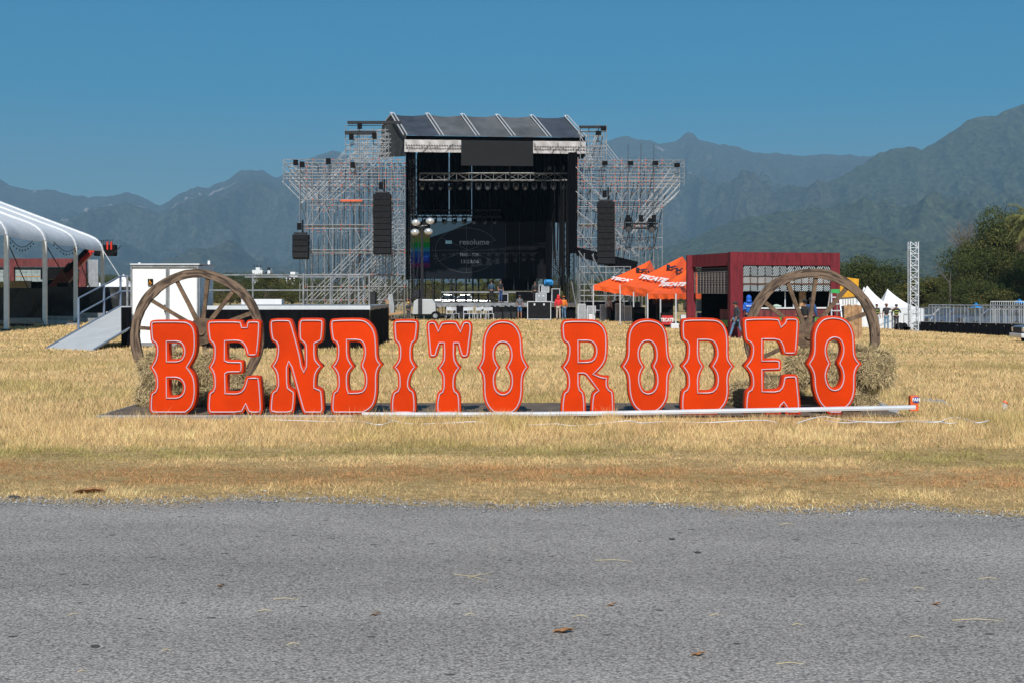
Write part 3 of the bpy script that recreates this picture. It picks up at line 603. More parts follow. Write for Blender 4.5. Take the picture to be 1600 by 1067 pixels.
# ============================================================ GRASS
def grass(name, n, yr, hmul, wmul, seed, dens=None):
    rs = np.random.RandomState(seed); y = rs.uniform(yr[0] ** .6, yr[1] ** .6, n) ** (1 / .6) if yr[1] > 30 else rs.uniform(yr[0], yr[1], n)
    x = rs.uniform(-1, 1, n) * (y * .385 + 6.5); e = 13.85 - .088 * x
    edn = edge(x); dist = y - edn + .10 * (rs.rand(n) < .12)
    keep = dist > .02; prob = np.clip(dist / .8, .12, 1); keep &= rs.rand(n) < prob
    inplat = (x > X0 - .03) & (x < X1 + .05) & (y > 23.12) & (y < 25.95); keep &= ~inplat
    n1 = fbm(x, y, .45, 4, seed); n4 = fbm(x, y * 1.5, .22, 4, seed + 50); n2 = fbm(x, y * 2.2, 1.6, 3, seed + 3)
    # trampled strips stay low, straw grows tall near the platform
    tall = np.clip((y - 18.2) / 3.2, 0, 1) * np.where(y > 26, .62, 1) * np.where(y > 40, .75, 1)
    H = (.028 + .115 * tall * (.35 + 1.1 * n1)) * rs.uniform(.45, 1.35, n) * hmul * (1 - .45 * (rs.rand(n) < .3))
    n3 = fbm(x, y, 3.2, 3, seed + 12); H = H * np.clip(.45 + 1.1 * n3, .4, 1.3); keep &= rs.rand(n) < np.clip((n3 - .22) * 3.2, .25, 1); tuft = (n2 > .60) & (rs.rand(n) < .4); H = np.where(tuft, H * 1.35 + .02, H)
    m = (x - (X(1560, 22.9))) ** 2 / .35 + (y - 22.6) ** 2 / .25 < 1; H = np.where(m, .1 + .14 * rs.rand(n), H)
    near = (np.abs(y - 23.0) < .18) & (x > X0) & (x < X1); H = np.where(near, H * .62, H)
    keep &= ~((y > 13) & (y < 40) & (rs.rand(n) > .35 + 1.1 * n2))
    band = y + .9 * (fbm(x, y * 0, .35, 3, 77) - .5) * 2 + .06 * x
    C = np.empty((n, 3)); C[:] = (.76, .53, .26)
    def blend(cond, c, k): 
        cc = np.clip(cond, 0, 1)[:, None] * k; C[:] = C * (1 - cc) + np.array(c) * cc
    tri = lambda c, w_: 1 - np.abs(band - c) / w_
    blend(tri(17.9, 1.5) * 1.5 * np.clip((n4 - .45) * 6, 0, 1), (.36, .31, .11), .9)
    blend(tri(16.1, 1.1) * 1.9 * np.clip((n2 - .2) * 4, 0, 1), (.50, .27, .12), .95)
    blend(tri(14.9, .7) * 1.6 * np.clip((n4 - .5) * 6, 0, 1), (.36, .31, .11), .85)
    blend(np.clip((n1 - .56) * 6, 0, 1) * (y > 19), (.48, .38, .14), .6)
    blend(np.clip((n2 - .6) * 6, 0, 1) * (y > 24), (.44, .34, .18), .7)
    st = fbm(x * .10, y * 1.1, 1., 4, 91); C *= np.where((y > 38)[:, None], rs.uniform(.78, 1.15, (n, 1)) * (.62 + .72 * st)[:, None], rs.uniform(.5, 1.35, (n, 1)) * (.52 + .95 * n2)[:, None]); C += rs.normal(0, .012, (n, 3)); gr = rs.rand(n) < .05; C[gr] = (.2, .22, .06)
    x, y, H, C = x[keep], y[keep], H[keep], np.clip(C[keep], .02, .95); n = len(x); z = gnp(x, y)
    a = rs.uniform(0, 6.283, n); lean = rs.uniform(.15, 1.0, n) * H * np.where(H < .05, 2.2, 1.); la = rs.uniform(0, 6.283, n)
    w_ = (.0022 + .0012 * rs.rand(n)) * wmul * np.maximum(1, y / 16)
    dx, dy = np.cos(a) * w_, np.sin(a) * w_ * .5
    V = np.zeros((n, 3, 3)); V[:, 0] = np.stack([x - dx, y - dy, z - .005], -1); V[:, 1] = np.stack([x + dx, y + dy, z - .005], -1)
    V[:, 2] = np.stack([x + np.cos(la) * lean, y + np.sin(la) * lean, z + H], -1)
    o = npmesh(name, V, [(0, 1, 2)], 3, C, MA('grass_blade', .85, .25)); return o
tag(grass('grass', 720000, (13.3, 23.2), 1, 1.35, 5), 'short dry straw coloured grass between the road and the letters', 'grass', kind='stuff')
tag(grass('grass', 520000, (23.2, 46), 1., 1.6, 6), 'dry golden grass growing behind the lettered platform', 'grass', kind='stuff')
tag(grass('grass', 310000, (46, 106), 1., 2.6, 8), 'mown dry golden grass of the far field in front of the stage', 'grass', kind='stuff')
# flattened thatch on the verge
rs = np.random.RandomState(31); n = 150000; y = rs.uniform(13.0, 19, n); x = rs.uniform(-1, 1, n) * (y * .385 + 6); e = edge(x); k = (y > e - .55 * np.clip((fbm(x, y, 1.1, 3, 61) - .42) * 5, 0, 1) * rs.rand(n) ** .7); x, y = x[k], y[k]; n = len(x)
a = rs.uniform(0, 6.283, n); L = rs.uniform(.02, .07, n); w_ = .0018; zz = rs.uniform(.004, .025, n)
V = np.zeros((n, 3, 3)); V[:, 0] = np.stack([x - np.sin(a) * w_, y + np.cos(a) * w_, zz], -1); V[:, 1] = np.stack([x + np.sin(a) * w_, y - np.cos(a) * w_, zz], -1); V[:, 2] = np.stack([x + np.cos(a) * L, y + np.sin(a) * L, zz + rs.uniform(-.003, .012, n)], -1)
C = np.array([.66, .46, .22]) * rs.uniform(.5, 1.35, (n, 1)); q = rs.rand(n) < .35; C[q] *= np.array([1, .72, .6])
tag(npmesh('dead_thatch', V, [(0, 1, 2)], 3, C, MA('grass_blade')), 'flattened dead brown thatch lying along the road verge', 'dead grass', kind='stuff')

# ============================================================ LITTER AND SMALL THINGS
def Gp(px, py, z=0): Y = (CH - z) * F / (py - HZ); return Vector((X(px, Y), Y, z))
leafm = M('dry_leaf', (.30, .15, .06), .8, 0, .3, 20); strawm = M('straw_piece', (.60, .48, .25), .8, 0, .1, 10)
LV = [(880, 987, .13, 0, 'curled brown dry leaf lying on the asphalt near the bottom centre'), (1091, 1023, .08, 1, 'dark dry leaf on the asphalt to the right of the bottom centre'), (587, 960, .06, 1, 'small orange brown leaf on the asphalt left of the centre'),
      (956, 945, .06, 1, 'small orange leaf on the grey asphalt right of the centre'), (345, 915, .06, 1, 'small russet leaf on the asphalt left of centre'), (1463, 944, .06, 1, 'small reddish leaf on the asphalt toward the right'), (140, 769, .34, 2, 'flat piece of brown bark at the left road edge')]
for px, py, L, ty, lab in LV:
    c = Gp(px, py, .006); m = MB(); n = 7; vs = []
    for i in range(n + 1):
        t = i / n; w_ = L * .22 * math.sin(math.pi * (t * .92 + .04)) ** .7
        for s_ in (-1, 0, 1): vs.append((c.x + (t - .5) * L, c.y + s_ * w_ + .01 * math.sin(t * 9), c.z + abs(s_) * w_ * .6 + .018 * t * t + .004 * math.sin(t * 12 + s_)))
    m.add(vs, [(i * 3 + j, i * 3 + j + 1, i * 3 + 4 + j, i * 3 + 3 + j) for i in range(n) for j in (0, 1)]); o = m.build('dry_leaf' if ty < 2 else 'bark_piece', leafm, bevel=0)
    s2 = o.modifiers.new('thick', 'SOLIDIFY'); s2.thickness = .002
    tag(o, lab, 'leaf' if ty < 2 else 'bark')
ST = [(737, 901, 62, -25), (750, 898, 40, 20), (447, 935, 40, -3), (414, 953, 20, 2), (1527, 968, 78, -2), (1432, 994, 22, 0), (1235, 1036, 46, -1), (907, 962, 24, 0), (115, 959, 16, 30), (458, 1005, 18, 12), (1118, 960, 20, 10), (1246, 975, 18, 0), (960, 875, 60, -5), (1545, 903, 30, -3), (260, 1015, 14, 5), (735, 959, 16, 2), (1350, 905, 18, 4), (1230, 818, 24, 0), (128, 1048, 12, 8), (1435, 918, 16, 3)]
for px, py, Lp, an in ST:
    c = Gp(px, py, .007); L = Lp * c.y / F; a = math.radians(an); dv = Vector((math.cos(a), math.sin(a) * 2, 0)) * L / 2
    m = MB(); q = c + Vector((0, .01 * L, .01)); m.tube(c - dv, q, .0022, 4); m.tube(q, c + dv, .0022, 4, .001)
    o = m.build('straw', strawm); tag(o, 'single pale straw stalk dropped on the grey asphalt', 'straw', 'straw stalks scattered on the road')
# crumbs of dark stone lying loose
m1 = M('dark_stone', (.06, .058, .055), .9, 0, .3, 30, .4)
for px, py, s_ in ((1050, 842, .028), (1090, 863, .03), (148, 1010, .03), (22, 777, .07)):
    c = Gp(px, py, .004); m = MB(); m.sphere((c.x, c.y, .01), (s_, s_ * .6, s_ * .32), 7, 5); rr = random.Random(px)
    m.v = [(a + rr.uniform(-1, 1) * s_ * .15, b_ + rr.uniform(-1, 1) * s_ * .1, max(.003, e + rr.uniform(-1, 1) * s_ * .06)) for a, b_, e in m.v]
    tag(m.build('stone', m1), 'small dark stone lying loose on or beside the asphalt', 'stone', 'dark stones on the road')
# white cable along the grass in front of the platform
cablem = M('white_cable', (.75, .75, .78), .5, 0, .05)
def cable(pts, r, name, lab, mat, cat='cable'):
    cu = bpy.data.curves.new('tmp', 'CURVE'); cu.dimensions = '3D'; cu.bevel_depth = r; cu.bevel_resolution = 1
    s = cu.splines.new('NURBS'); s.points.add(len(pts) - 1); s.order_u = 3; s.use_endpoint_u = True; s.resolution_u = 6
    for q, a in zip(s.points, pts): q.co = (*a, 1)
    o = curve_mesh(cu, mat, name, Matrix.Identity(4)); 
    if lab: tag(o, lab, cat)
    return o
def cpts(pl, z=.085): return [tuple(Gp(a, b_, z + .03 * math.sin(i * 1.7))) for i, (a, b_) in enumerate(pl)]
cable(cpts([(420, 655), (470, 656), (520, 658), (560, 656), (575, 660), (598, 664), (620, 653), (612, 650), (596, 652), (640, 662), (672, 661), (700, 660), (745, 657), (760, 661), (800, 658), (830, 664), (870, 660), (890, 665), (930, 662), (985, 655), (1000, 661), (1040, 657), (1100, 660), (1160, 656), (1205, 655), (1215, 660)]), .008, 'power_cable', 'thin white cable winding through the grass in front of BENDITO', cablem)
cable(cpts([(1245, 660), (1270, 652), (1290, 649), (1310, 654), (1340, 658), (1390, 660), (1420, 656), (1440, 659), (1470, 659), (1480, 652), (1500, 651), (1515, 657), (1530, 661), (1545, 656)]), .01, 'power_cable', 'thick white double cable on the grass below the last letters of RODEO', cablem)
cable(cpts([(1290, 656), (1315, 661), (1350, 657), (1400, 657), (1455, 656), (1490, 662), (1500, 656), (1478, 655)]), .007, 'power_cable', 'looped white cable end in the grass right of the platform', cablem)
# orange snack carton
cv = Vector((X(1428, 23.3), 23.3, 0)); carton = thing('carton', 'orange drinks carton with blue and white lettering at the right end of the rail', 'carton', cv)
zt0 = Z(617, 23.3); ctm = M('carton_orange', (.75, .12, .02), .45)
MB().b2(cv.x - .07, cv.x + .065, 23.26, 23.38, Z(641, 23.3), zt0).build('carton_box', ctm, carton, bevel=.006)
MB().b2(cv.x - .02, cv.x + .062, 23.25, 23.257, Z(627.5, 23.3), Z(619, 23.3)).build('label_patch', M('label_blue', (.02, .06, .35), .4), carton)
text('FAN', .078, white, parent=carton, mw=upright((cv.x + .022, 23.246, Z(623.2, 23.3))), bold=.002, sx=.85)
# plastic sheet + cap
m = MB(); rr = random.Random(4); nx, ny = 14, 6
q0 = Gp(1441, 624, .05); q1 = Gp(1492, 634, .05); vs = []
for j in range(ny + 1):
    for i in range(nx + 1): t = i / nx; p = q0.lerp(q1, t); vs.append((p.x, p.y + (j / ny - .5) * .35, .05 + .07 * math.sin(math.pi * t) * (.4 + rr.random()) * math.sin(math.pi * (j + .5) / (ny + 1))))
m.add(vs, [(j * (nx + 1) + i, j * (nx + 1) + i + 1, (j + 1) * (nx + 1) + i + 1, (j + 1) * (nx + 1) + i) for j in range(ny) for i in range(nx)])
pm = M('clear_plastic', (.8, .82, .85), .12, 0, .03, 3); pm.node_tree.nodes['Principled BSDF'].inputs['Alpha'].default_value = .45
tag(m.build('plastic_bag', pm), 'crumpled clear plastic bag in the grass right of the carton', 'bag')
c = Gp(1570, 640, 0); cp = thing('plastic_cup', 'small clear plastic cup with orange rim lying in the grass at the far right', 'cup', c)
MB().tube(c + Vector((0, 0, .01)), c + Vector((0, 0, .13)), .035, 12, .045).build('cup_body', pm, cp)
MB().tube(c + Vector((0, 0, .13)), c + Vector((.02, 0, .155)), .048, 12, .044).build('cup_rim', ctm, cp)

# ============================================================ CONCERT STAGE
YS = 107.
def quadbox(m, px0, py0, px1, py1, Y, dy=.1):
    return m.b2(X(px0, Y), X(px1, Y), Y, Y + dy, Z(py1, Y), Z(py0, Y))
stage = thing('concert_stage', 'large black covered concert stage with grey sloping roof in the middle of the field', 'stage', (X(765, YS), YS + 5, 0))
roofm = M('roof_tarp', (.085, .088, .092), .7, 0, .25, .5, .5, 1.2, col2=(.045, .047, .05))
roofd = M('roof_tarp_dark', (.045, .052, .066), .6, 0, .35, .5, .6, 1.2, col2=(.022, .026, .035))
meshm = M('mesh_banner', (.47, .44, .42), .8, 0, .12, 1.2, .3, 3)
E0 = P(633.5, 211, 107); E1 = P(914, 214.5, 108.6); RG0 = P(612.6, 178, 111); RG1 = P(884, 182.5, 112.9)
B0 = P(597, 196, 117); B1 = P(893, 200, 119)
for i in range(5):
    m = MB(); vs = []; nu, nv = 8, 6
    for j in range(nv + 1):
        for k in range(nu + 1):
            u = (i + k / nu) / 5; v = j / nv; p = E0.lerp(E1, u).lerp(RG0.lerp(RG1, u), v)
            sag = .15 * math.sin(math.pi * k / nu) * (.25 + .75 * v); vs.append((p.x, p.y, p.z - sag + random.uniform(-.02, .02)))
    m.add(vs, [(j * (nu + 1) + k, j * (nu + 1) + k + 1, (j + 1) * (nu + 1) + k + 1, (j + 1) * (nu + 1) + k) for j in range(nv) for k in range(nu)])
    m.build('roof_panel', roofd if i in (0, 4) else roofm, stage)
    a, b_ = E0.lerp(E1, i / 5), E0.lerp(E1, (i + 1) / 5); r0, r1 = RG0.lerp(RG1, i / 5), RG0.lerp(RG1, (i + 1) / 5); q0, q1 = B0.lerp(B1, i / 5), B0.lerp(B1, (i + 1) / 5)
    MB().slab([r0 - Vector((0, 0, .3)), r1 - Vector((0, 0, .3)), q1, q0], (0, 0, -.05)).build('rear_roof_panel', roofm, stage)
for i in range(6):
    u = i / 5; a = E0.lerp(E1, u); b_ = RG0.lerp(RG1, u); c = B0.lerp(B1, u)
    for s_ in (-.13, .13): MB().tube(a + Vector((s_, -.1, .02)), b_ + Vector((s_, -.05, .1)), .05, 6).build('roof_rib', M('rib_grey', (.5, .5, .5), .5, .2), stage)
    MB().tube(b_ + Vector((0, 0, .1)), c, .06, 5).build('roof_rib', alu, stage)
MB().slab([RG0, E0, E0 - Vector((0, 0, 1.6)), P(592, 246, 117), B0], (.05, 0, 0)).build('gable_cover', M('gable_cloth', (.05, .048, .046), .9, 0, .3, .6, .5, 1.5), stage)
MB().slab([RG1, E1, E1 - Vector((0, 0, 1.6)), P(893, 250, 119), B1], (-.05, 0, 0)).build('gable_cover', drape, stage)
MB().slab([P(634, 212, 107.3), P(914, 215.5, 108.9), P(914, 222, 108.9), P(634, 218.5, 107.3)], (0, .5, 0)).build('eave_beam', black, stage)
for a, b_ in ((632, 721), (833, 915)):
    ya = 218 + (a - 632) / 283 * 3; yb = 218 + (b_ - 632) / 283 * 3; m = MB(); nu = 16; vs = []
    for j in range(3):
        for k in range(nu + 1):
            t = k / nu; px = a + (b_ - a) * t; py = ya + (yb - ya) * t + j / 2 * 19.5; Y = 106.9 + (px - 632) / 283 * 1.6; p = P(px, py, Y); p.y += .06 * math.sin(k * 1.7 + j * 2); vs.append(p)
    m.add(vs, [(j * (nu + 1) + k, j * (nu + 1) + k + 1, (j + 1) * (nu + 1) + k + 1, (j + 1) * (nu + 1) + k) for j in range(2) for k in range(nu)]); m.build('fascia_banner', meshm, stage)
    m = MB(); n_ = int((b_ - a) / 4)
    for k in range(n_):
        px = a + 3 + k * 4; py = ya + (yb - ya) * (px - a) / (b_ - a) + 9.2; Y = 106.7 + (px - 632) / 283 * 1.6; p = P(px, py, Y); m.box(p, (.13, .02, .12)); m.box(p + Vector((.08, 0, -.06)), (.05, .02, .05))
    m.build('banner_emblem', M('emblem_grey', (.09, .08, .08), .8), stage)
    for k in range(int((b_ - a) / 18)):
        px = a + 8 + k * 18; Y = 106.72 + (px - 632) / 283 * 1.6; MB().tube(P(px, ya + 19, Y), P(px + (14 if k % 2 else -6), ya + 1, Y), .03, 4).build('banner_tie', meshm, stage)
# inner black cloths
for a, b_, y0, y1, Y in ((634, 641, 236, 437, 109), (888, 902, 238, 396, 108), (641, 649.5, 230, 335, 118), (652.5, 701, 228, 336, 118.4), (702.7, 736.5, 228, 336, 118.2), (737.6, 790, 228, 350, 118.2), (782, 892, 228, 348, 118.9), (853, 862, 345, 440, 112)):
    m = MB(); n_ = max(2, int((b_ - a) / 2)); vs = []
    for k in range(n_ + 1):
        px = a + (b_ - a) * k / n_
        for py in (y0, y1): p = P(px, py, Y); p.y += .15 * math.sin(k * 2.1); vs.append(p)
    m.add(vs, [(2 * k, 2 * k + 2, 2 * k + 3, 2 * k + 1) for k in range(n_)]); m.build('backdrop_cloth', drape, stage)
# side cloth panels running in depth so the inside stays dark from an angle
for px0, Ya, px1, Yb in ((634, 107.6, 641, 118), (903, 108.9, 893, 119)):
    MB().slab([P(px0, 238, Ya), P(px1, 238, Yb), P(px1, 345, Yb), P(px0, 345, Ya)], (.04, 0, 0)).build('side_cloth', drape, stage)
# roof corner masts inside
for px, Y in ((643, 109), (892, 110), (648, 117.5), (886, 118), (868, 113)):
    zb = Z(240, Y) if px != 868 else Z(392, Y)
    MB().truss(P(px, 476, Y), Vector((X(px, Y), Y, zb)), .4, .03, 22, 4).build('mast', darksteel, stage)
# deck
zd = 1.19
MB().b2(X(642, YS), X(900, YS), 107.2, 121, zd - .25, zd).build('stage_deck', M('deck_ply', (.10, .09, .085), .7, 0, .2, 1), stage)
MB().b2(X(680, YS), X(832, YS), 107.1, 107.2, zd - .26, zd + .02).build('deck_edge', steel, stage)
MB().b2(X(778, YS), X(900, YS), 107.5, 107.6, .02, zd - .28).build('deck_skirt', drape, stage)
for k in range(16):
    for Y in (107.8, 114, 120):
        px = X(645, YS) + k * .8; MB().tube((px, Y, 0), (px, Y, zd - .26), .03, 5).build('deck_leg', steel, stage)
# rear riser and frame under the screen
zr = Z(455.5, 116)
MB().b2(X(690, 116), X(842, 116), 115.7, 118.6, zr - .12, zr).build('riser_deck', steel, stage)
for px in (641, 652, 661, 676, 690, 704, 711, 727, 738, 747, 762, 770, 783, 803, 825, 840, 850, 862, 874, 886):
    for Y in (116.2, 118.8): MB().tube((X(px, 116), Y, zd), (X(px, 116), Y, Z(434, 116)), .045, 5).build('rear_leg', darksteel, stage)
for a, b_, c, d_ in ((672, 436, 690, 458), (655, 436, 640, 470), (770, 437, 752, 456), (742, 470, 763, 440), (668, 455, 700, 469), (700, 436, 712, 455), (866, 400, 884, 470), (862, 470, 886, 410), (860, 415, 890, 440), (884, 400, 862, 440)):
    MB().tube(P(a, b_, 117), P(c, d_, 117), .035, 4).build('rear_brace', darksteel, stage)
for y_ in (444, 462, 468): MB().tube(P(641, y_, 117.2), P(770, y_, 117.2), .03, 4).build('rear_rail', darksteel, stage)
quadbox(MB(), 783, 436, 838, 454, 117, .5).build('riser_cloth', drape, stage); quadbox(MB(), 806, 456, 862, 470, 113, .3).build('riser_cloth', drape, stage)
rr = random.Random(9)
for k in range(26):                                          # cables and chains hanging at stage right
    px = rr.uniform(858, 892); y0 = rr.uniform(240, 330); y1 = rr.uniform(380, 468); Y = rr.uniform(109, 115)
    MB().tube(P(px, y0, Y), P(px + rr.uniform(-3, 3), y1, Y), rr.uniform(.03, .09), 5).build('hanging_cable', black, stage)
for k in range(14):
    px = rr.uniform(650, 880); Y = rr.uniform(109, 115)
    MB().tube(P(px, 238, Y), P(px, rr.uniform(262, 320), Y), .04, 4).build('hanging_cable', black, stage)

# LED screens
ledb = M('led_black', (.012, .012, .013), .7, 0, .1, 2, spec=.2)
def emis(name, c, s): 
    m = M(name, c, .8, spec=.08); b = m.node_tree.nodes['Principled BSDF']; b.inputs['Emission Color'].default_value = (*c, 1); b.inputs['Emission Strength'].default_value = s; return m
m = MB(); m.slab([P(720.5, 219, 106.3), P(833, 220.5, 106.9), P(833, 259.5, 106.9), P(720.5, 258.5, 106.3)], (0, .25, 0)); o = m.build('header_screen', ledb); tag(o, 'blank black video panel hung across the front of the stage roof', 'screen')
wall = thing('led_wall', 'dim video wall at the back of the stage showing a test pattern', 'screen', (X(748, 116.5), 116.5, Z(436, 116.5)))
YV = 116.5
for i in range(10):
    a = 638 + i * 21.7; nv_ = 4
    for j in range(4):
        left = a < 775; quadbox(MB(), a + .03, 346 + j * 22.5, a + 21.67, 346 + (j + 1) * 22.5 - .03, YV, .12).build('screen_tile', emis('led_left', (.008, .010, .014), .3) if left else emis('led_right', (.006, .006, .007), .15), wall)
for y0, y1, c in ((360, 372, (.10, .085, .035)), (372, 379, (.05, .10, .02)), (379, 387, (.004, .10, .02)), (387, 393, (.01, .09, .12)), (393, 402, (.004, .03, .13)), (402, 411, (.004, .012, .10)), (411, 418, (.05, .008, .04))):
    quadbox(MB(), 639, y0, 671.5, y1, YV - .03, .02).build('colour_bar', emis('bar_%d' % y0, c, .35), wall)
m = MB(); m.slab([P(672, 347, YV - .02), P(739, 347, YV - .02), P(700, 362, YV - .02), P(672, 371, YV - .02)], (0, .015, 0)); m.build('bright_patch', emis('led_patch', (.06, .11, .15), .45), wall)
gl = emis('led_line', (.07, .08, .09), .4); m = MB()
for i in range(40):
    a0, a1 = [2 * math.pi * k / 40 for k in (i, i + 1)]; x0, x1 = 729 + 49 * math.cos(a0), 729 + 49 * math.cos(a1)
    if max(x0, x1) < 775: m.tube(P(x0, 391 + 35 * math.sin(a0), YV - .02), P(x1, 391 + 35 * math.sin(a1), YV - .02), .012, 3)
for a, b_, c, d_ in ((680, 410, 775, 375), (690, 372, 775, 410), (729, 350, 729, 426), (672, 391, 775, 391)): m.tube(P(a, b_, YV - .02), P(c, d_, YV - .02), .010, 3)
m.build('test_circle', gl, wall)
quadbox(MB(), 696, 376, 706, 381, YV - .05, .02).build('logo_block', emis('led_logo', (.10, .19, .23), .6), wall)
lt = emis('led_text', (.09, .10, .11), .6)
for tx, px, py, sz, sx in (('resolume', 741, 378.5, .62, 1.05), ('1080 - 720', 732.8, 398.5, .32, 1.1), ('13:23:06', 733.6, 409, .4, 1.1)):
    text(tx, sz, lt, parent=wall, mw=upright(P(px, py, YV - .08)), sx=sx, bold=.008)

# lighting trusses and moving heads
def truss_thing(a, b_, py, Y, lab, w_=.5, mat=steel, h=.55):
    p0, p1 = P(a, py, Y), P(b_, py, Y); t = thing('lighting_truss', lab, 'truss', ((p0 + p1) / 2))
    MB().truss(p0, p1, w_, .05, int((p1 - p0).length / .9), 5, h).build('truss_frame', mat, t)
    for q in (.12, .5, .88):
        c = p0.lerp(p1, q); MB().tube(c + Vector((0, 0, .25)), Vector((c.x, c.y, 13.0)), .02, 4).build('chain', darksteel, t); MB().box(c + Vector((0, 0, .55)), (.3, .25, .5)).build('chain_hoist', black, t)
    return t
truss_thing(656, 886, 276.5, 110.5, 'silver lighting truss across the upper front of the stage opening')
truss_thing(640, 783, 334, 115.6, 'dark rear lighting truss just above the video wall', mat=darksteel)
def moving_head(loc, lab, group, first=[None]):
    if first[0] is None:
        t = thing('stage_light', lab, 'stage light', loc, group); c = Vector(loc)
        MB().box(c + Vector((0, 0, -.08)), (.34, .26, .14)).build('base', black, t, bevel=.02)
        m = MB(); m.box(c + Vector((-.19, 0, -.36)), (.05, .12, .46)); m.box(c + Vector((.19, 0, -.36)), (.05, .12, .46)); m.box(c + Vector((0, 0, -.17)), (.4, .14, .05)); m.build('yoke', darksteel, t)
        m = MB(); m.tube(c + Vector((0, .16, -.38)), c + Vector((0, -.14, -.58)), .14, 12, .17); hd = m.build('lamp_head', black, t)
        m = MB(); m.tube(c + Vector((0, -.14, -.58)), c + Vector((0, -.155, -.59)), .145, 12); m.build('lens', M('lens_glass', (.18, .2, .22), .1, .3, .1), t)
        first[0] = t; return t
    return copytree(first[0], loc, rotz=random.uniform(-.7, .7), label=lab)
for k in range(16):
    px = 660 + k * 14.6; c = P(px, 283, 110.5); o = moving_head(c, 'black moving head light under the front lighting truss', 'moving head lights under the front truss')
for k in range(9):
    c = P(648 + k * 15.5, 337, 115.6); o = moving_head(c, 'black moving head light under the rear truss', 'moving heads over the video wall'); o['group'] = 'moving heads over the video wall'
for px, py, lab in ((982, 344, 'left of the two black lamps standing on the small truss of the right scaffold'), (1018, 345, 'right of the two black lamps standing on the small truss of the right scaffold')):
    c = P(px, py - 4, 105); o = moving_head(c, lab, None); o['group'] = 'lamps on the small truss'; o.scale = (1.5,) * 3; o.rotation_euler[2] = 0
t = truss_thing(975, 1028, 353, 105.2, 'small black truss hung on the right scaffold wing', .3, darksteel, .35)

# ---------------- scaffolding wings
def scaffold(lab, cols, levels, upcols, uplev, uptop, cant, diags, braces, sgn, low):
    t = thing('scaffold_tower', lab, 'scaffold', (X((cols[0] + cols[-1]) / 2, YS), YS + 4, 0))
    st, le, br, tr, nodes, rk = [], [], [], [], MB(), []; rr = random.Random(3 + sgn)
    lays = [106.2, 109.2, 112.2]
    def R(px, py, Y): return Vector((X(px, YS), Y, Z(py, YS)))
    for j, Y in enumerate(lays):
        for c in cols:
            top = 249 + rr.uniform(-3, 2)
            st.append((Vector((X(c, YS), Y, 0)), R(c, top, Y), .033))
            for lv in levels:
                if rr.random() < .42: nodes.tube(R(c, lv - .7, Y), R(c, lv + .8, Y), .055, 5)
        for c in upcols: st.append((R(c, 252, Y), R(c, uptop + rr.uniform(-2, 4), Y), .036))
        for i, lv in enumerate(levels):
            x0, x1 = (cols[0], cols[-1])
            if lv < 291: x0, x1 = (min(cant, x0), max(cant, x1))
            else:
                if j == 1 and rr.random() < .7: continue
                if rr.random() < .3: x0 = cols[rr.randrange(0, 3)] if sgn < 0 else x0
            le.append((R(x0, lv, Y), R(x1, lv, Y), .029))
        for lv in uplev: le.append((R(upcols[0], lv, Y), R(upcols[-1], lv, Y), .03))
        st.append((R(cant, 250, Y), R(cant, 291, Y), .034))
        for (a, b_, c, d_) in diags:
            sh = (j - 1) * 4; rk.append((R(a + sh, b_, Y + .05), R(c + sh, d_, Y + .05), .028))
    for c in list(cols) :
        for lv in levels[1::5]: tr.append((R(c, lv, lays[0]), R(c, lv, lays[-1]), .026))
    for c in cols[::3]: 
        for lv in levels[2::5]: br.append((R(c, lv, lays[0]), R(c, lv + 26, lays[1]), .025))
    # zigzag bays
    for j, Y in ((0, lays[0]), (2, lays[2])):
        for i in range(len(cols) - 1):
            for k in range(0, len(levels) - 1):
                if levels[k + 1] - levels[k] > 12 and rr.random() < .38:
                    a, b_ = (levels[k + 1], levels[k]) if (i + k) % 2 == (0 if sgn < 0 else 1) or rr.random() < .6 else (levels[k], levels[k + 1])
                    br.append((R(cols[i], a, Y), R(cols[i + 1], b_, Y), .028))
    # lattice band on top
    lo, hi = (cant, cols[-1]) if sgn < 0 else (cols[0], cant); n = int((hi - lo) / 8)
    for Y in (lays[0], lays[2]):
        for i in range(n):
            a = lo + (hi - lo) * i / n; b_ = lo + (hi - lo) * (i + 1) / n
            br.append((R(a, 262 if i % 2 else 252, Y - .04), R(b_, 252 if i % 2 else 262, Y - .04), .026))
    multi('raker', rk, t, M('raker_alu', (.52, .53, .54), .4, .3, .2, 3), 5, 60); multi('standard', st, t, steel, 5, 60); multi('ledger', le, t, steel, 5, 60); multi('brace', br, t, steel, 4, 60); multi('transom', tr, t, steel, 4, 20)
    o = nodes.build('coupling', orangen, t); o['kind'] = 'stuff'
    multi('dark_stay', [(R(a, b_, 109), R(c, d_, 110), .03) for a, b_, c, d_ in braces], t, darksteel, 4)
    for k, (c) in enumerate(cols): MB().box((X(c, YS), lays[0], .04), (.25, .25, .08)).build('base_plate', darksteel, t)
    for (a, b_, py) in low: MB().b2(X(a, YS), X(b_, YS), 106.3, 108.2, Z(py, YS) - .05, Z(py, YS)).build('work_platform', steel, t)
    return t
dl = []
for k in range(14): x0 = 472 + k * 12.5; dl.append((x0, 480 - 6 * (k % 3), min(630, x0 + 150 - 6 * (k % 2)), 480 - 6 * (k % 3) - (min(630, x0 + 150 - 6 * (k % 2)) - x0) * 1.02))
dl += [(475, 320, 564, 219), (492, 312, 602, 203), (497, 292, 563, 216), (500, 330, 603, 222), (478, 318, 600, 202), (520, 320, 612, 240)]
dl += [(448, 272, 487, 312), (448, 263, 490, 303), (447, 284, 475, 312), (448, 253, 470, 275)]
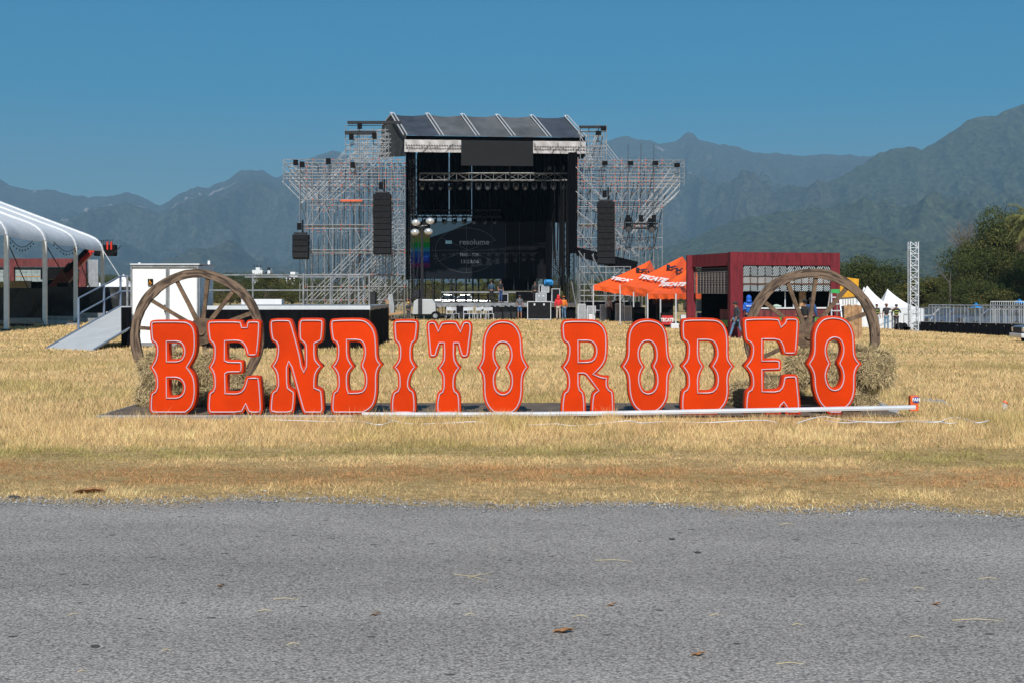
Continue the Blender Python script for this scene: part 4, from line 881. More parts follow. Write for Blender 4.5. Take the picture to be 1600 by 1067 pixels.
sl = scaffold('tall silver scaffold wing on the left of the stage, packed with diagonal tubes', [471, 482.5, 491, 509.5, 522, 535, 549, 557, 572, 583, 594, 604, 613, 623, 633.5],
    [251, 256, 262, 271.5, 276, 281, 292, 313, 322, 352, 358, 391, 396, 429, 448, 469], [541.5, 560, 563, 585, 603.5], [198, 207, 212, 219, 228, 236, 243], 199, 446, dl,
    [(491, 250, 491, 340), (535, 262, 530, 345), (509, 262, 505, 430), (572, 262, 568, 400), (527, 340, 523, 430), (549, 300, 543, 430), (560, 300, 556, 440), (586, 262, 580, 430), (478, 350, 476, 430), (518, 330, 514, 430), (600, 262, 596, 420), (540, 360, 536, 440)], -1,
    [(534, 567, 315), (480, 570, 353), (486, 575, 393)])
m = MB(); m.box(P(585, 191.5, 106), (4.0, .3, .2)); m.box(P(563, 207, 106), (2.3, .3, .2)); m.build('top_beam', darksteel, sl)
MB().b2(X(534, YS), X(568, YS), 106.0, 106.1, Z(316, YS), Z(313.3, YS)).build('orange_plank', orangen, sl)
for px, py in ((562, 195), (549, 212), (585, 210), (462, 252), (472, 255), (513, 250), (551, 256)): MB().box(P(px, py + 2, 105.8), (.32, .3, .42)).build('motor', black, sl)
dr_ = []
for k in range(5): dr_.append((985 + k * 3, 370 - k * 11, 1066, 264 + k * 9 if k < 4 else 290))
dr_ = [(987, 359, 1064, 264), (992, 360, 1065, 276), (998, 359, 1065, 288), (1005, 351, 1065, 298), (1003, 330, 1052, 262), (903, 300, 955, 345), (905, 330, 985, 395), (903, 262, 960, 330), (905, 360, 960, 420), (940, 330, 1000, 400), (947, 222, 971, 253), (916, 253, 940, 200), (930, 253, 906, 205)]
sr = scaffold('tall silver scaffold wing on the right of the stage with slanting outer tubes', [902.5, 912, 923.5, 943, 959.5, 970, 982, 997, 1007.5, 1019.5, 1033],
    [252, 257, 262.5, 273, 279, 285, 295, 315, 324, 351, 372, 387], [906, 919, 934, 946.5], [200, 208, 223, 231, 241], 197, 1067, dr_,
    [(961, 395, 985, 290), (968, 400, 996, 280), (976, 410, 1006, 265), (985, 400, 1014, 262), (1000, 390, 1026, 270), (940, 390, 962, 270), (925, 380, 946, 270), (910, 370, 932, 265), (935, 252, 946, 205), (925, 252, 938, 208), (1010, 400, 1036, 300), (1022, 405, 1046, 300), (905, 345, 918, 262), (951, 380, 975, 262)], 1,
    [(905, 960, 351)])
m = MB(); m.box(P(926, 198.5, 106), (2.0, .3, .18)); m.build('top_beam', darksteel, sr)
for px, py in ((943, 200), (935, 207), (945, 254), (985, 254), (1024, 254), (1058, 257)): MB().box(P(px, py + 1, 105.8), (.4, .3, .3)).build('motor', black, sr)
m = MB(); m.slab([P(900, 386, 105), P(997, 409, 105), P(994, 421, 105), P(960, 418, 105), P(903, 399, 105)], (0, 1.6, 0)); m.build('ramp_cover', drape, sr)
lw = thing('scaffold_stair', 'low railed scaffold frame right of the stage beside the orange canopies', 'scaffold', (X(945, 104), 104, 0))
for px in (906, 913, 927, 947, 960, 975, 985): MB().tube((X(px, 104), 104, 0), P(px, 396 + (px > 940) * 20, 104), .04, 5).build('standard', steel, lw)
for py in (417, 426, 444.5, 454, 462, 471, 485): MB().tube(P(907, py, 104), P(986, py, 104), .036, 5).build('ledger', steel, lw)
for a, b_, c, d_ in ((904, 392, 945, 450), (906, 420, 930, 462), (925, 398, 944, 440), (950, 440, 972, 420), (893, 440, 903, 495), (985, 444, 960, 485)): MB().tube(P(a, b_, 103.8), P(c, d_, 103.8), .035, 5).build('brace', steel, lw)
MB().b2(X(905, 105), X(1000, 105), 105, 106.5, .05, 1.3).build('dark_skirt', drape, lw)

# ---------------- loudspeaker arrays
def array(px0, px1, py0, py1, n, Y, lab, curve=0., chain_to=None):
    t = thing('speaker_array', lab, 'loudspeaker array', P((px0 + px1) / 2, py0, Y), 'hanging loudspeaker arrays'); w_ = (px1 - px0) * Y / F; h = (py1 - py0) * Y / F / n; cx = X((px0 + px1) / 2, Y); zt = Z(py0, Y)
    for i in range(n):
        tilt = curve * i / n; m = MB(); c = Vector((cx, Y + .25 - .02 * i * tilt * 4, zt - h * (i + .5))); R_ = Matrix.Rotation(-tilt, 3, 'X')
        m.box(c, (w_, .7, h * .985), R_); m.box(c + Vector((0, -.36, 0)), (w_ * .94, .04, h * .78), R_); cb = m.build('cabinet', blackcase, t)
        for s_ in (-1, 1): MB().box(c + Vector((s_ * (w_ / 2 + .02), .15, 0)), (.04, .12, h * .5), R_).build('rigging_pin', darksteel, t)
    MB().box((cx, Y + .2, zt + .1), (w_ * .8, .6, .12)).build('fly_frame', darksteel, t)
    m = MB(); m.box((cx - .1, Y + .2, zt + .6), (.3, .3, .5)); m.tube((cx + .15, Y + .2, zt + .1), (cx + .15, Y + .2, zt + 1.1), .06, 6); m.build('chain_hoist', black, t)
    MB().tube((cx, Y + .2, zt + .8), (cx, Y + .2, Z(chain_to or 262, Y)), .02, 4).build('chain', darksteel, t)
    return t
array(583.5, 610.5, 303, 397, 10, 104.6, 'tall black loudspeaker array hanging left of the stage opening', .12)
array(934, 960.5, 315.5, 413, 10, 104.4, 'tall black loudspeaker array hanging right of the stage opening', .10)
array(457, 481.5, 366.5, 403.5, 4, 104.4, 'short black loudspeaker array hanging at the far left scaffold end', .3)

# ---------------- lighting tower trailer
YT = 103.
lt_ = thing('floodlight_tower', 'grey towable floodlight tower with four round lamps in front of the stage', 'light tower', (X(664, YT), YT, 0))
m = MB(); x0, x1 = X(645, YT), X(682, YT); zb, ztp = Z(491, YT), Z(467.5, YT)
m.slab([(x0, YT - .7, zb), (x0 + .12, YT - .7, ztp - .15), (x0 + .35, YT - .7, ztp), (x1 - .25, YT - .7, ztp), (x1 - .03, YT - .7, ztp - .35), (x1, YT - .7, zb)], (0, 1.4, 0)); m.build('engine_cover', greyp_ := M('cover_grey', (.42, .43, .43), .5, 0, .06, 1), lt_, bevel=.05)
MB().box((X(657.5, YT), YT - .72, (zb + ztp) / 2), (.3, .06, ztp - zb)).build('mast_channel', darksteel, lt_)
MB().b2(x0 - .1, X(705, YT), YT - .5, YT + .5, zb - .1, zb).build('chassis', darksteel, lt_)
for s_ in (-.65, .65):
    wh = MB().tube((X(681, YT), YT + s_ - .1, .33), (X(681, YT), YT + s_ + .1, .33), .33, 16).build('wheel', black, lt_); MB().tube((X(681, YT), YT + s_ - .11, .33), (X(681, YT), YT + s_ + .11, .33), .17, 10).build('rim', steel, lt_)
for px in (649, 700): MB().tube((X(px, YT), YT, 0), (X(px, YT), YT, zb), .05, 6).build('jack', darksteel, lt_)
MB().tube(P(659.5, 468, YT), P(659.5, 356, YT), .13, 6, .08).build('mast', darksteel, lt_); MB().tube(P(652, 354, YT), P(668, 352, YT), .05, 5).build('lamp_bar', steel, lt_)
for a, b_, c, d_ in ((659, 380, 640, 490), (655, 352, 651, 480), (646, 365, 640, 410)): MB().tube(P(a, b_, YT), P(c, d_, YT), .018, 4).build('stay_wire', darksteel, lt_)
lampm = M('lamp_reflector', (.75, .74, .72), .2, .6, .1, 4)
for px, py in ((650, 348), (672, 345.5), (648.5, 363), (669.5, 362)):
    c = P(px, py, YT - .2); m = MB(); m.sphere(c, (.33, .26, .25), 14, 8); lp = m.build('lamp', lampm, lt_, smooth=True)
    MB().tube(c + Vector((0, .1, 0)), P(660, 354, YT), .04, 5).build('lamp_arm', darksteel, lt_)

# ---------------- road cases, chairs and gear around the stage
def case(px0, px1, py0, py1, Y, dep, lab, body=None, z0=None, group='road cases around the stage'):
    x0, x1, z1, zz = X(px0, Y), X(px1, Y), Z(py0, Y), (Z(py1, Y) if z0 is None else z0); zz = max(zz, .02)
    t = thing('road_case', lab, 'road case', ((x0 + x1) / 2, Y, zz), group)
    MB().b2(x0 + .02, x1 - .02, Y + .02, Y + dep - .02, zz + .06, z1 - .02).build('case_body', body or blackcase, t)
    m = MB(); e = .045
    for xx in (x0, x1 - e):
        m.b2(xx, xx + e, Y, Y + e, zz + .04, z1); m.b2(xx, xx + e, Y + dep - e, Y + dep, zz + .04, z1)
    for z_ in (zz + .04, z1 - e):
        m.b2(x0 + e, x1 - e, Y, Y + e, z_, z_ + e); m.b2(x0 + e, x1 - e, Y + dep - e, Y + dep, z_, z_ + e)
        for xx in (x0, x1 - e): m.b2(xx, xx + e, Y + e, Y + dep - e, z_, z_ + e)
    m.build('case_edging', alu, t)
    if px1 - px0 > 15:
        for q in (.3, .7): MB().box((x0 + (x1 - x0) * q, Y - .01, z1 - .22), (.12, .03, .14)).build('latch', alu, t)
    return t
case(824, 861, 471, 496, 102.5, 1.0, 'large black road case with silver edging on the grass right of the man in grey', z0=.03)
greyc = M('case_grey', (.3, .31, .32), .5, 0, .1, 3)
case(837, 854, 458, 470.5, 109.5, .8, 'wide grey road case on the right of the stage deck', greyc, zd, 'road cases on the stage deck')
case(862, 875, 451, 470.5, 109.5, .8, 'tall open silver road case at the right end of the stage deck', None, zd, 'road cases on the stage deck')
case(846, 858, 447, 458, 109.6, .7, 'small silver case stacked on the wide grey case on the deck', greyc, Z(458, 109.6), 'road cases on the stage deck')
case(842, 849, 445, 458, 110.6, .7, 'narrow silver case behind the stack on the right of the deck', None, Z(458, 110.6), 'road cases on the stage deck')
case(779, 794, 459, 470, 111, .8, 'black speaker case behind the two men on the stage deck', black, zd, 'road cases on the stage deck')
m = MB(); m.tube(P(850, 442, 109.6), P(864, 442.5, 109.6), .2, 10); m.tube(P(852, 440, 109.4), P(862, 440, 109.5), .16, 9); o = m.build('blue_roll', M('blue_tarp', (.01, .25, .6), .5, 0, .2, 5, .4)); tag(o, 'bright blue rolled tarp on top of the silver cases at stage right', 'tarp')
for k, (px0, px1, py0, lab) in enumerate(((903, 915, 475, 'grey case standing first in the row below the railed scaffold'), (917, 931, 478, 'grey case standing second in the row below the railed scaffold'), (938, 950, 476, 'grey case left of the black bags below the canopies'), (962, 973, 474, 'grey case with silver frame under the left canopy'), (975, 987, 478, 'short grey case under the left orange canopy'))):
    case(px0, px1, py0, 498, 100 - k * .6, .7, lab, greyc, .02, 'road cases beside the canopies')
for px0, px1, py0, Y in ((1012, 1027, 458, 90), (1027, 1052, 470, 88), (990, 1008, 480, 92), (952, 963, 472, 99)):
    lab = {1012: 'tall black fridge under the middle canopy', 1027: 'black counter with red panels under the near canopy', 990: 'low black box behind the letter R of RODEO', 952: 'black bag standing between grey cases by the scaffold'}[px0]
    t = thing('equipment_box', lab, 'equipment', (X(px0, Y), Y, 0)); MB().b2(X(px0, Y), X(px1, Y), Y, Y + .8, .02, Z(py0, Y)).build('box_body', black, t, bevel=.03); MB().b2(X(px0, Y) + .05, X(px1, Y) - .05, Y - .03, Y - .005, Z(py0, Y) - .4, Z(py0, Y) - .1).build('front_panel', darksteel, t)
chair0 = None
def chair(px, Y, lab):
    global chair0
    loc = (X(px, Y), Y, 0)
    if chair0 is None:
        t = thing('folding_chair', lab, 'chair', loc, 'metal chairs under the stage'); c = Vector(loc)
        MB().b2(c.x - .23, c.x + .23, Y - .22, Y + .22, .44, .47).build('seat', alu, t)
        MB().b2(c.x - .22, c.x + .22, Y + .22, Y + .25, .68, .92).build('backrest', alu, t)
        for a in (-.21, .21):
            MB().tube((c.x + a, Y - .24, 0), (c.x + a, Y - .2, .45), .022, 5).build('leg', alu, t); MB().tube((c.x + a, Y + .26, 0), (c.x + a, Y + .24, .92), .022, 5).build('leg', alu, t)
        chair0 = t; return t
    return copytree(chair0, loc, rotz=random.uniform(-.6, .6), label=lab)
for k, (px, Y) in enumerate(((702, 104), (711, 104.6), (729, 104), (736, 105), (745, 103.6), (757, 103.4), (766, 104.5))):
    chair(px, Y, 'plain metal chair in front of the stage deck')
def monitor(px, Y, lab):
    x = X(px, Y); t = thing('stage_monitor', lab, 'loudspeaker', (x, Y, 0), 'black gear heaped before the deck')
    m = MB(); m.slab([(x - .45, Y, .02), (x + .45, Y, .02), (x + .35, Y + .1, .85), (x - .1, Y + .3, 1.05), (x - .4, Y + .2, .5)], (0, .6, 0)); m.build('cabinet', black, t); MB().box((x, Y - .02, .35), (.6, .03, .45)).build('grille', darksteel, t)
for px, Y in ((716, 105.4), (722, 105), (770, 105.3), (778, 105), (791, 105.2), (800, 105.4)): monitor(px, Y, 'black loudspeaker cabinet before the stage deck')
# black stacked sub speakers left of the stage
for k, (px0, px1, py0, py1, lab) in enumerate(((578, 587, 456, 476, 'upper black sub speaker stacked beside the left scaffold'), (578, 590, 477, 497, 'lower black sub speaker stacked beside the left scaffold'), (645, 656, 452, 466, 'black speaker stack behind the floodlight tower mast'))):
    Y = 104; t = thing('sub_speaker', lab, 'loudspeaker', P((px0 + px1) / 2, py1, Y)); MB().b2(X(px0, Y), X(px1, Y), Y, Y + .8, max(.01, Z(py1, Y)), Z(py0, Y)).build('cabinet', blackcase, t, bevel=.03); MB().b2(X(px0 + 1, Y), X(px1 - 1, Y), Y - .02, Y, max(.05, Z(py1 - 1, Y)), Z(py0 + 1, Y)).build('grille', darksteel, t)
t = thing('covered_gear', 'pale grey wrapped equipment standing at the foot of the left scaffold', 'equipment', P(610, 497, 103)); m = MB(); m.slab([P(604, 490, 103), P(607, 460, 103), P(613, 459, 103), P(616, 480, 103), P(615, 492, 103)], (0, .8, 0)); m.build('cover', greyc, t)
# timber heap in front of the left scaffold
YP = 98
rr = random.Random(12)
for k in range(14):
    px = rr.uniform(586, 616); z_ = rr.uniform(.08, .5); a = rr.uniform(-.5, .5); L = rr.uniform(.5, 1.1); c = Vector((X(px, YP), YP + rr.uniform(-.5, .5), z_ * (1 - abs(px - 602) / 22)+.05))
    o = MB().tube(c - Vector((math.cos(a), math.sin(a), rr.uniform(-.1, .1))) * L / 2, c + Vector((math.cos(a), math.sin(a), 0)) * L / 2, .09, 6).build('firewood_log', wood); tag(o, 'brown rough log in the wood heap left of the stage front', 'log', 'logs in the wood heap')
o = MB().box(P(607, 487, 97.5), (.16, .12, 1.55), Matrix.Rotation(math.radians(-6), 3, 'Y')).build('timber_post', plank); tag(o, 'pale square timber post leaning upright in the wood heap', 'timber post')
o = MB().box(P(607, 491.5, 97.2), (2.0, .2, .14), Matrix.Rotation(math.radians(-9), 3, 'Y')).build('timber_beam', plank); tag(o, 'pale timber beam lying across the wood heap', 'timber beam')

# ============================================================ LEFT VIEWING PLATFORM, TOILET, RAMP
vp = thing('viewing_platform', 'raised platform with black skirt and silver railings left of centre', 'platform', (X(455, 53), 55, 0))
x0, x1 = X(320, 52), X(578, 52); zt = 1.55
MB().b2(x0, x1, 52.05, 60, zt - .15, zt).build('deck', steel, vp); MB().b2(x0, x1 + .01, 51.98, 52.05, zt - .17, zt + .02).build('deck_edge', alu, vp)
def cloth(name, xa, ya, xb, yb, z0, z1, mat, parent, amp=.04, n=60, zf=None):
    m = MB(); vs = []; L = math.hypot(xb - xa, yb - ya); nx_, ny_ = (yb - ya) / L, -(xb - xa) / L
    for k in range(n + 1):
        t = k / n; o_ = amp * (math.sin(k * 1.9) + .6 * math.sin(k * .73 + 1))
        for j in range(4):
            zz = z1 + (z0 - z1) * j / 3; f = .3 + .7 * j / 3
            if zf: zz = zz if j < 3 else zf(xa + (xb - xa) * t, ya + (yb - ya) * t)
            vs.append((xa + (xb - xa) * t + nx_ * o_ * f, ya + (yb - ya) * t + ny_ * o_ * f, zz))
    m.add(vs, [(k * 4 + j, k * 4 + 4 + j, k * 4 + 5 + j, k * 4 + 1 + j) for k in range(n) for j in range(3)]); return m.build(name, mat, parent)
cloth('skirt', x0, 51.95, x1, 51.95, .03, zt - .12, drape, vp, .035, 90); cloth('skirt', x1, 51.95, x1, 60, .03, zt - .12, drape, vp, .03, 30)
railz = (zt + 1.14, zt + .58)
for px in (474, 545, 577): MB().tube((X(px, 52.1), 52.1, zt - .05), (X(px, 52.1), 52.1, zt + 1.2), .035, 8).build('rail_post', steel, vp)
for px in (395, 517, 560, 568): MB().tube((X(px, 59.8), 59.8, zt - .05), (X(px, 59.8), 59.8, zt + 1.2), .035, 8).build('rail_post', steel, vp)
for zz in railz:
    MB().tube((x0, 52.1, zz), (x1, 52.1, zz), .028, 6).build('rail', steel, vp); MB().tube((x0, 59.8, zz), (X(568, 59.8), 59.8, zz), .028, 6).build('rail', steel, vp); MB().tube((x1 - .03, 52.1, zz), (X(568, 59.8), 59.8, zz), .028, 6).build('rail', steel, vp)
MB().b2(x0, X(440, 59), 59, 59.6, zt, zt + .22).build('edge_curb', whitefab, vp)
tl = thing('portable_toilet', 'white accessible portable toilet cabin with wheelchair sign behind the left wheel', 'toilet cabin', (X(258, 53.6), 54.8, 0))
xa, xb = X(205.5, 53.6), X(310, 53.6); zt_ = Z(414, 53.6)
MB().b2(xa, xb, 53.62, 56.2, .12, zt_ - .04).build('cabin_body', white, tl)
MB().b2(xb + .002, xb + .02, 53.7, 56.15, .15, zt_ - .08).build('side_wall', M('panel_white', (.66, .68, .7), .5), tl)
m = MB()
for px in (205.5, 260.5, 263.5, 309): w_ = .06; m.b2(X(px, 53.6) - w_ / 2, X(px, 53.6) + w_ / 2, 53.56, 53.615, .1, zt_)
m.b2(xa, xb, 53.55, 53.612, zt_ - .09, zt_ + .02); m.b2(xa, xb, 53.54, 53.612, .05, .18); m.build('frame', steel, tl)
MB().b2(xa - .03, xb + .06, 53.5, 56.3, zt_, zt_ + .05).build('roof', alu, tl)
MB().b2(xa, xb, 53.6, 56.2, .02, .1).build('base_rail', greyp, tl)
MB().box(P(257.5, 482, 53.55), (.04, .05, .3)).build('door_handle', darksteel, tl); MB().tube(P(326.5, 414, 55.5), P(326.5, 407.5, 55.5), .05, 8).build('vent_pipe', white, tl); MB().tube(P(218, 413, 54), P(218, 410.5, 54), .05, 8).build('vent_pipe', white, tl)
sg = MB().box(P(235, 441, 53.57), (.19, .03, .25)).build('sign', black, tl)
m = MB(); c = P(234.2, 441, 53.54); yw = M('sign_orange', (.85, .35, .03), .5)
m.sphere(c + Vector((-.01, 0, .08)), (.016, .008, .016)); m.tube(c + Vector((-.01, 0, .055)), c + Vector((0, 0, -.01)), .011, 5); m.tube(c + Vector((0, 0, -.01)), c + Vector((.045, 0, -.01)), .01, 5); m.tube(c + Vector((.045, 0, -.01)), c + Vector((.06, 0, -.07)), .01, 5); m.tube(c + Vector((-.008, 0, .03)), c + Vector((.035, 0, .03)), .008, 5)
for i in range(9):
    a0, a1 = math.radians(120 + i * 26), math.radians(146 + i * 26); m.tube(c + Vector((.0 + .05 * math.cos(a0), 0, -.035 + .05 * math.sin(a0))), c + Vector((.05 * math.cos(a1), 0, -.035 + .05 * math.sin(a1))), .008, 4)
m.build('wheelchair_symbol', yw, sg)
rp = thing('access_ramp', 'grey access ramp with blue grey handrails climbing beside the toilet cabin', 'ramp', (-15.5, 54, 0))
q = [Vector((-16.97, 51.8, .03)), Vector((-14.9, 50.7, .03)), Vector((-13.7, 56.3, 1.5)), Vector((-15.8, 57.4, 1.5))]
MB().slab(q, (0, 0, -.05)).build('ramp_surface', M('ramp_grey', (.42, .43, .43), .6, 0, .06, 1.5), rp); bl = M('bluegrey_paint', (.17, .22, .3), .5, .2, .1, 5)
m = MB()
for a, b_ in ((q[0], q[3]), (q[1], q[2])): m.tube(a + Vector((0, 0, .02)), b_ + Vector((0, 0, .02)), .035, 5)
m.build('ramp_edge', bl, rp); tops = []
for tt in (.41, .76, 1.0):
    p = q[0].lerp(q[3], tt); MB().tube(p, p + Vector((0, 0, 1.22)), .045, 8).build('handrail_post', bl, rp); tops.append(p)
for h in (1.2, .6):
    for a, b_ in ((0, 1), (1, 2)): MB().tube(tops[a] + Vector((0, 0, h)), tops[b_] + Vector((0, 0, h)), .035, 6).build('handrail', bl, rp)
    e = Vector((X(206, 57.6), 57.6, 1.5 + h)); MB().tube(tops[2] + Vector((0, 0, h)), e, .035, 6).build('handrail', bl, rp)
MB().tube(tops[2] + Vector((.25, 0.1, 0)), tops[2] + Vector((.25, .1, 1.25)), .045, 8).build('handrail_post', steel, rp)
MB().b2(X(188, 57.5), X(215, 57.5), 57.4, 60, 1.42, 1.5).build('landing', steel, rp)
cloth('skirt', X(189, 52.9), 52.9, X(206, 53.4), 53.4, .1, 1.5, drape, rp, .03, 12)

# ============================================================ LEFT MARQUEE, BLACK BARRIERS, RED STAND, LIFT
mq = thing('marquee', 'long white marquee roof with curved eaves on pale posts at the left edge', 'marquee', (-33, 90, 0))
MQ = [(10, 368, 67.1), (10, 368, 76.6), (70, 377, 85.5), (118, 385, 95.2), (160, 392, 105.8)]
posts = []
for i, (px, py, Y) in enumerate(MQ):
    posts.append(Vector((X(px, Y) if i else -26.3, Y, 5.1)))
prof_ = [(0, 0), (-.06, .28), (-.22, .58), (-.5, .85), (-.95, 1.08)] + [(-.95 - k * 1.5, 1.08 + k * 1.5 * .375) for k in range(1, 7)]
prof_ = prof_ + [(-(19.9 + a), b_) for a, b_ in prof_[::-1]][0:]
tentm = M('tent_pvc', (.74, .74, .74), .45, 0, .08, .7, .25, 1.5)
for i in range(len(posts) - 1):
    a, b_ = posts[i], posts[i + 1]; vs = []; nu = 8
    for k in range(nu + 1):
        t = k / nu; c = a.lerp(b_, t)
        for (dx, dz) in prof_: vs.append((c.x + dx, c.y, c.z + dz - .1 * math.sin(math.pi * t) + random.uniform(-.015, .015)))
    n_ = len(prof_); m = MB(); m.add(vs, [(k * n_ + j, (k + 1) * n_ + j, (k + 1) * n_ + j + 1, k * n_ + j + 1) for k in range(nu) for j in range(n_ - 1)]); o = m.build('roof_panel', tentm, mq, smooth=True)
for i, a in enumerate(posts):
    m = MB()
    for j in range(len(prof_) - 1): m.tube(a + Vector((prof_[j][0], 0, prof_[j][1] + .03)), a + Vector((prof_[j + 1][0], 0, prof_[j + 1][1] + .03)), .09, 6)
    m.build('roof_rib', alu, mq)
    m = MB(); m.b2(a.x - .11, a.x + .13, a.y - .1, a.y + .1, 0, a.z); m.build('post', alu, mq)
    MB().b2(a.x - 19.9 - .14, a.x - 19.9 + .14, a.y - .1, a.y + .1, 0, a.z).build('post', steel, mq); MB().box((a.x, a.y, .04), (.5, .5, .08)).build('post_base', darksteel, mq)
for a, b_ in ((posts[1], posts[2]), (posts[3], posts[4])):
    MB().tube(a + Vector((-.1, 0, 0)), Vector((b_.x, b_.y, 0)), .03, 5).build('bracing_wire', darksteel, mq)
MB().tube(P(70, 380, 85.5), P(112, 450, 92), .035, 5).build('bracing_wire', darksteel, mq); MB().tube(P(160, 390, 105.8), P(192, 440, 104), .03, 5).build('bracing_wire', alu, mq)
# festoon lights
for k, (a, b_, n_, lab) in enumerate((((12, 368, 77), (52, 376, 84), 9, 'string of small black bulbs under the marquee near the left edge'), ((84, 378, 88), (122, 384, 96), 8, 'string of small bulbs sagging under the right half of the marquee'))):
    p0, p1 = P(*a), P(*b_); fl = thing('festoon_lights', lab, 'string lights', p0); m = MB(); pts = []
    for i in range(n_ + 1): t = i / n_; p = p0.lerp(p1, t) + Vector((0, 0, -.5 * math.sin(math.pi * t))); pts.append(p)
    for i in range(n_): m.tube(pts[i], pts[i + 1], .02, 4)
    m.build('wire', black, fl)
    for p in pts[::1]: MB().sphere(p + Vector((0, 0, -.2)), (.035, .035, .06), 7, 5).build('bulb', black, fl)
tarpb = M('black_tarp', (.022, .022, .024), .38, 0, .3, 1.2, .9, 1.4)
BR = [(-30, 13, 450, 504, 93, 'leftmost black sheeted barrier panel beside the first marquee post'), (14, 68, 451, 499, 99, 'wrinkled black sheeted barrier between the first two marquee posts'), (71, 119, 449, 493, 102, 'crumpled black sheeted barrier right of the second marquee post'), (121, 162, 449, 490, 104, 'black sheeted barrier behind the lower end of the ramp handrail'), (165, 206, 449, 487, 106, 'black sheeted barrier next to the toilet cabin')]
for a, b_, y0, y1, Y, lab in BR:
    t = thing('sheeted_barrier', lab, 'barrier', (X((a + b_) / 2, Y), Y, 0), 'black sheeted barriers under the marquee'); xa_, xb_ = X(a, Y), X(b_, Y); z0_, z1_ = max(.12, Z(y1, Y)), Z(y0, Y); vs = []; nx, ny = 22, 12; m = MB()
    for j in range(ny + 1):
        for i in range(nx + 1):
            x_ = xa_ + (xb_ - xa_) * i / nx; z_ = z0_ + (z1_ - z0_) * j / ny; vs.append((x_, Y - .1 + .22 * (float(fbm(np.array(x_), np.array(z_), 1.1, 3, 5)) - .5), z_))
    m.add(vs, [(j * (nx + 1) + i, j * (nx + 1) + i + 1, (j + 1) * (nx + 1) + i + 1, (j + 1) * (nx + 1) + i) for j in range(ny) for i in range(nx)]); m.build('sheet', tarpb, t, smooth=True)
    m = MB(); m.tube((xa_, Y, 0), (xa_, Y, z1_), .04, 6); m.tube((xb_, Y, 0), (xb_, Y, z1_), .04, 6); m.tube((xa_, Y, z1_), (xb_, Y, z1_), .035, 6); m.build('frame', darksteel, t)
    for s_ in (.15, .85): MB().b2(xa_ + (xb_ - xa_) * s_ - .2, xa_ + (xb_ - xa_) * s_ + .2, Y - .4, Y + .3, 0, .2).build('ballast_block', greyp, t)
for px0, px1, py0, py1, Y, lab in ((-20, 36, 506, 511, 84, 'dark ended steel floor beam nearest the left edge'), (10, 60, 497, 501, 92, 'pale floor beam below the wrinkled black barrier'), (58, 98, 501, 506, 90, 'weathered floor beam with rusty side near the left marquee post'), (72, 114, 506, 511, 88, 'low weathered floor beam with dark right end'), (70, 112, 494, 498, 96, 'pale floor beam under the crumpled barrier'), (122, 160, 489, 493, 99, 'pale floor beam behind the ramp handrail'), (118, 152, 497, 502, 95, 'lower grey floor beam left of the ramp')):
    o = MB().b2(X(px0, Y), X(px1, Y), Y, Y + .9, .03, max(.12, Z(py0, Y))).b2(X(px1 - 1, Y), X(px1 + 7, Y), Y - .1, Y + 1.1, .02, max(.14, Z(py0 + .5, Y))).build('floor_beam', steel if Y != 84 else darksteel); tag(o, lab, 'floor beam')
def lattice(m, x0, x1, z0, z1, Y, cell, w_=.035, pat='diag'):
    nx = max(1, round((x1 - x0) / cell)); nz = max(1, round((z1 - z0) / cell)); cx = (x1 - x0) / nx; cz = (z1 - z0) / nz
    for i in range(nx):
        for j in range(nz):
            X_, Z_ = x0 + i * cx, z0 + j * cz; k = 4
            for q in range(-k + 1, k):
                a0 = max(0, q / k); a1 = min(1, 1 + q / k)
                p = [(a0, a0 - q / k), (a1, a1 - q / k)]
                if (i + j) % 2: p = [(1 - u, v) for u, v in p]
                (u0, v0), (u1, v1) = p; m.tube((X_ + u0 * cx, Y, Z_ + v0 * cz), (X_ + u1 * cx, Y, Z_ + v1 * cz), w_, 4)
rs_ = thing('red_stand', 'low red wooden stand with patterned screens behind the left marquee', 'stand', (X(60, 116), 117, 0))
Y = 114.
MB().b2(X(-40, Y), X(134, Y), Y, Y + .4, Z(417, Y), Z(404, Y)).build('top_beam', redp2, rs_)
for a, b_ in ((12, 22), (123, 134), (-40, -30)): MB().b2(X(a, Y), X(b_, Y), Y - .02, Y + .38, 0, Z(417, Y)).build('pillar', redp2, rs_)
for pa, pb, pz in ((22, 65, 440), (73, 114, 422), (-30, 12, 440)): m = MB(); lattice(m, X(pa, Y), X(pb, Y), Z(pz, Y), Z(414, Y) - .2, Y + .3, .42, .05); m.build('patterned_screen', M('screen_pale', (.3, .36, .35), .7), rs_)
for py in (431.5,): MB().b2(X(22, Y), X(65, Y), Y + .25, Y + .28, Z(py + 1.5, Y), Z(py, Y)).build('screen_bar', plank, rs_)
MB().b2(X(134, Y), X(146, Y) + .2, Y + .6, Y + .8, 0, Z(405.5, Y)).build('end_wall', M('grey_sheet', (.3, .32, .34), .6), rs_); MB().b2(X(22, Y), X(120, Y), Y + 2.2, Y + 2.4, 0, Z(437, Y)).build('inner_wall', black, rs_); MB().b2(X(66, Y), X(123, Y), Y - .4, Y - .35, Z(437, Y), Z(421, Y)).build('awning', black, rs_)
o = MB().b2(X(14, 108), X(43, 108), 108, 108.8, .0, Z(439.5, 108)).b2(X(13.5, 108), X(43.5, 108), 107.96, 108.84, Z(440.5, 108), Z(438.8, 108)).build('wooden_crate', M('pale_ply', (.5, .36, .2), .7, 0, .1, 2)); tag(o, 'pale plywood crate showing above the black barrier at the left', 'crate')
lf = thing('telehandler', 'telescopic lift with bright red boom raised behind the marquee posts', 'telehandler', (X(100, 108), 108, 0)); redb = M('boom_red', (.62, .03, .012), .4, 0, .1, 2); redbd = M('boom_dark', (.13, .012, .012), .5, 0, .2, 2)
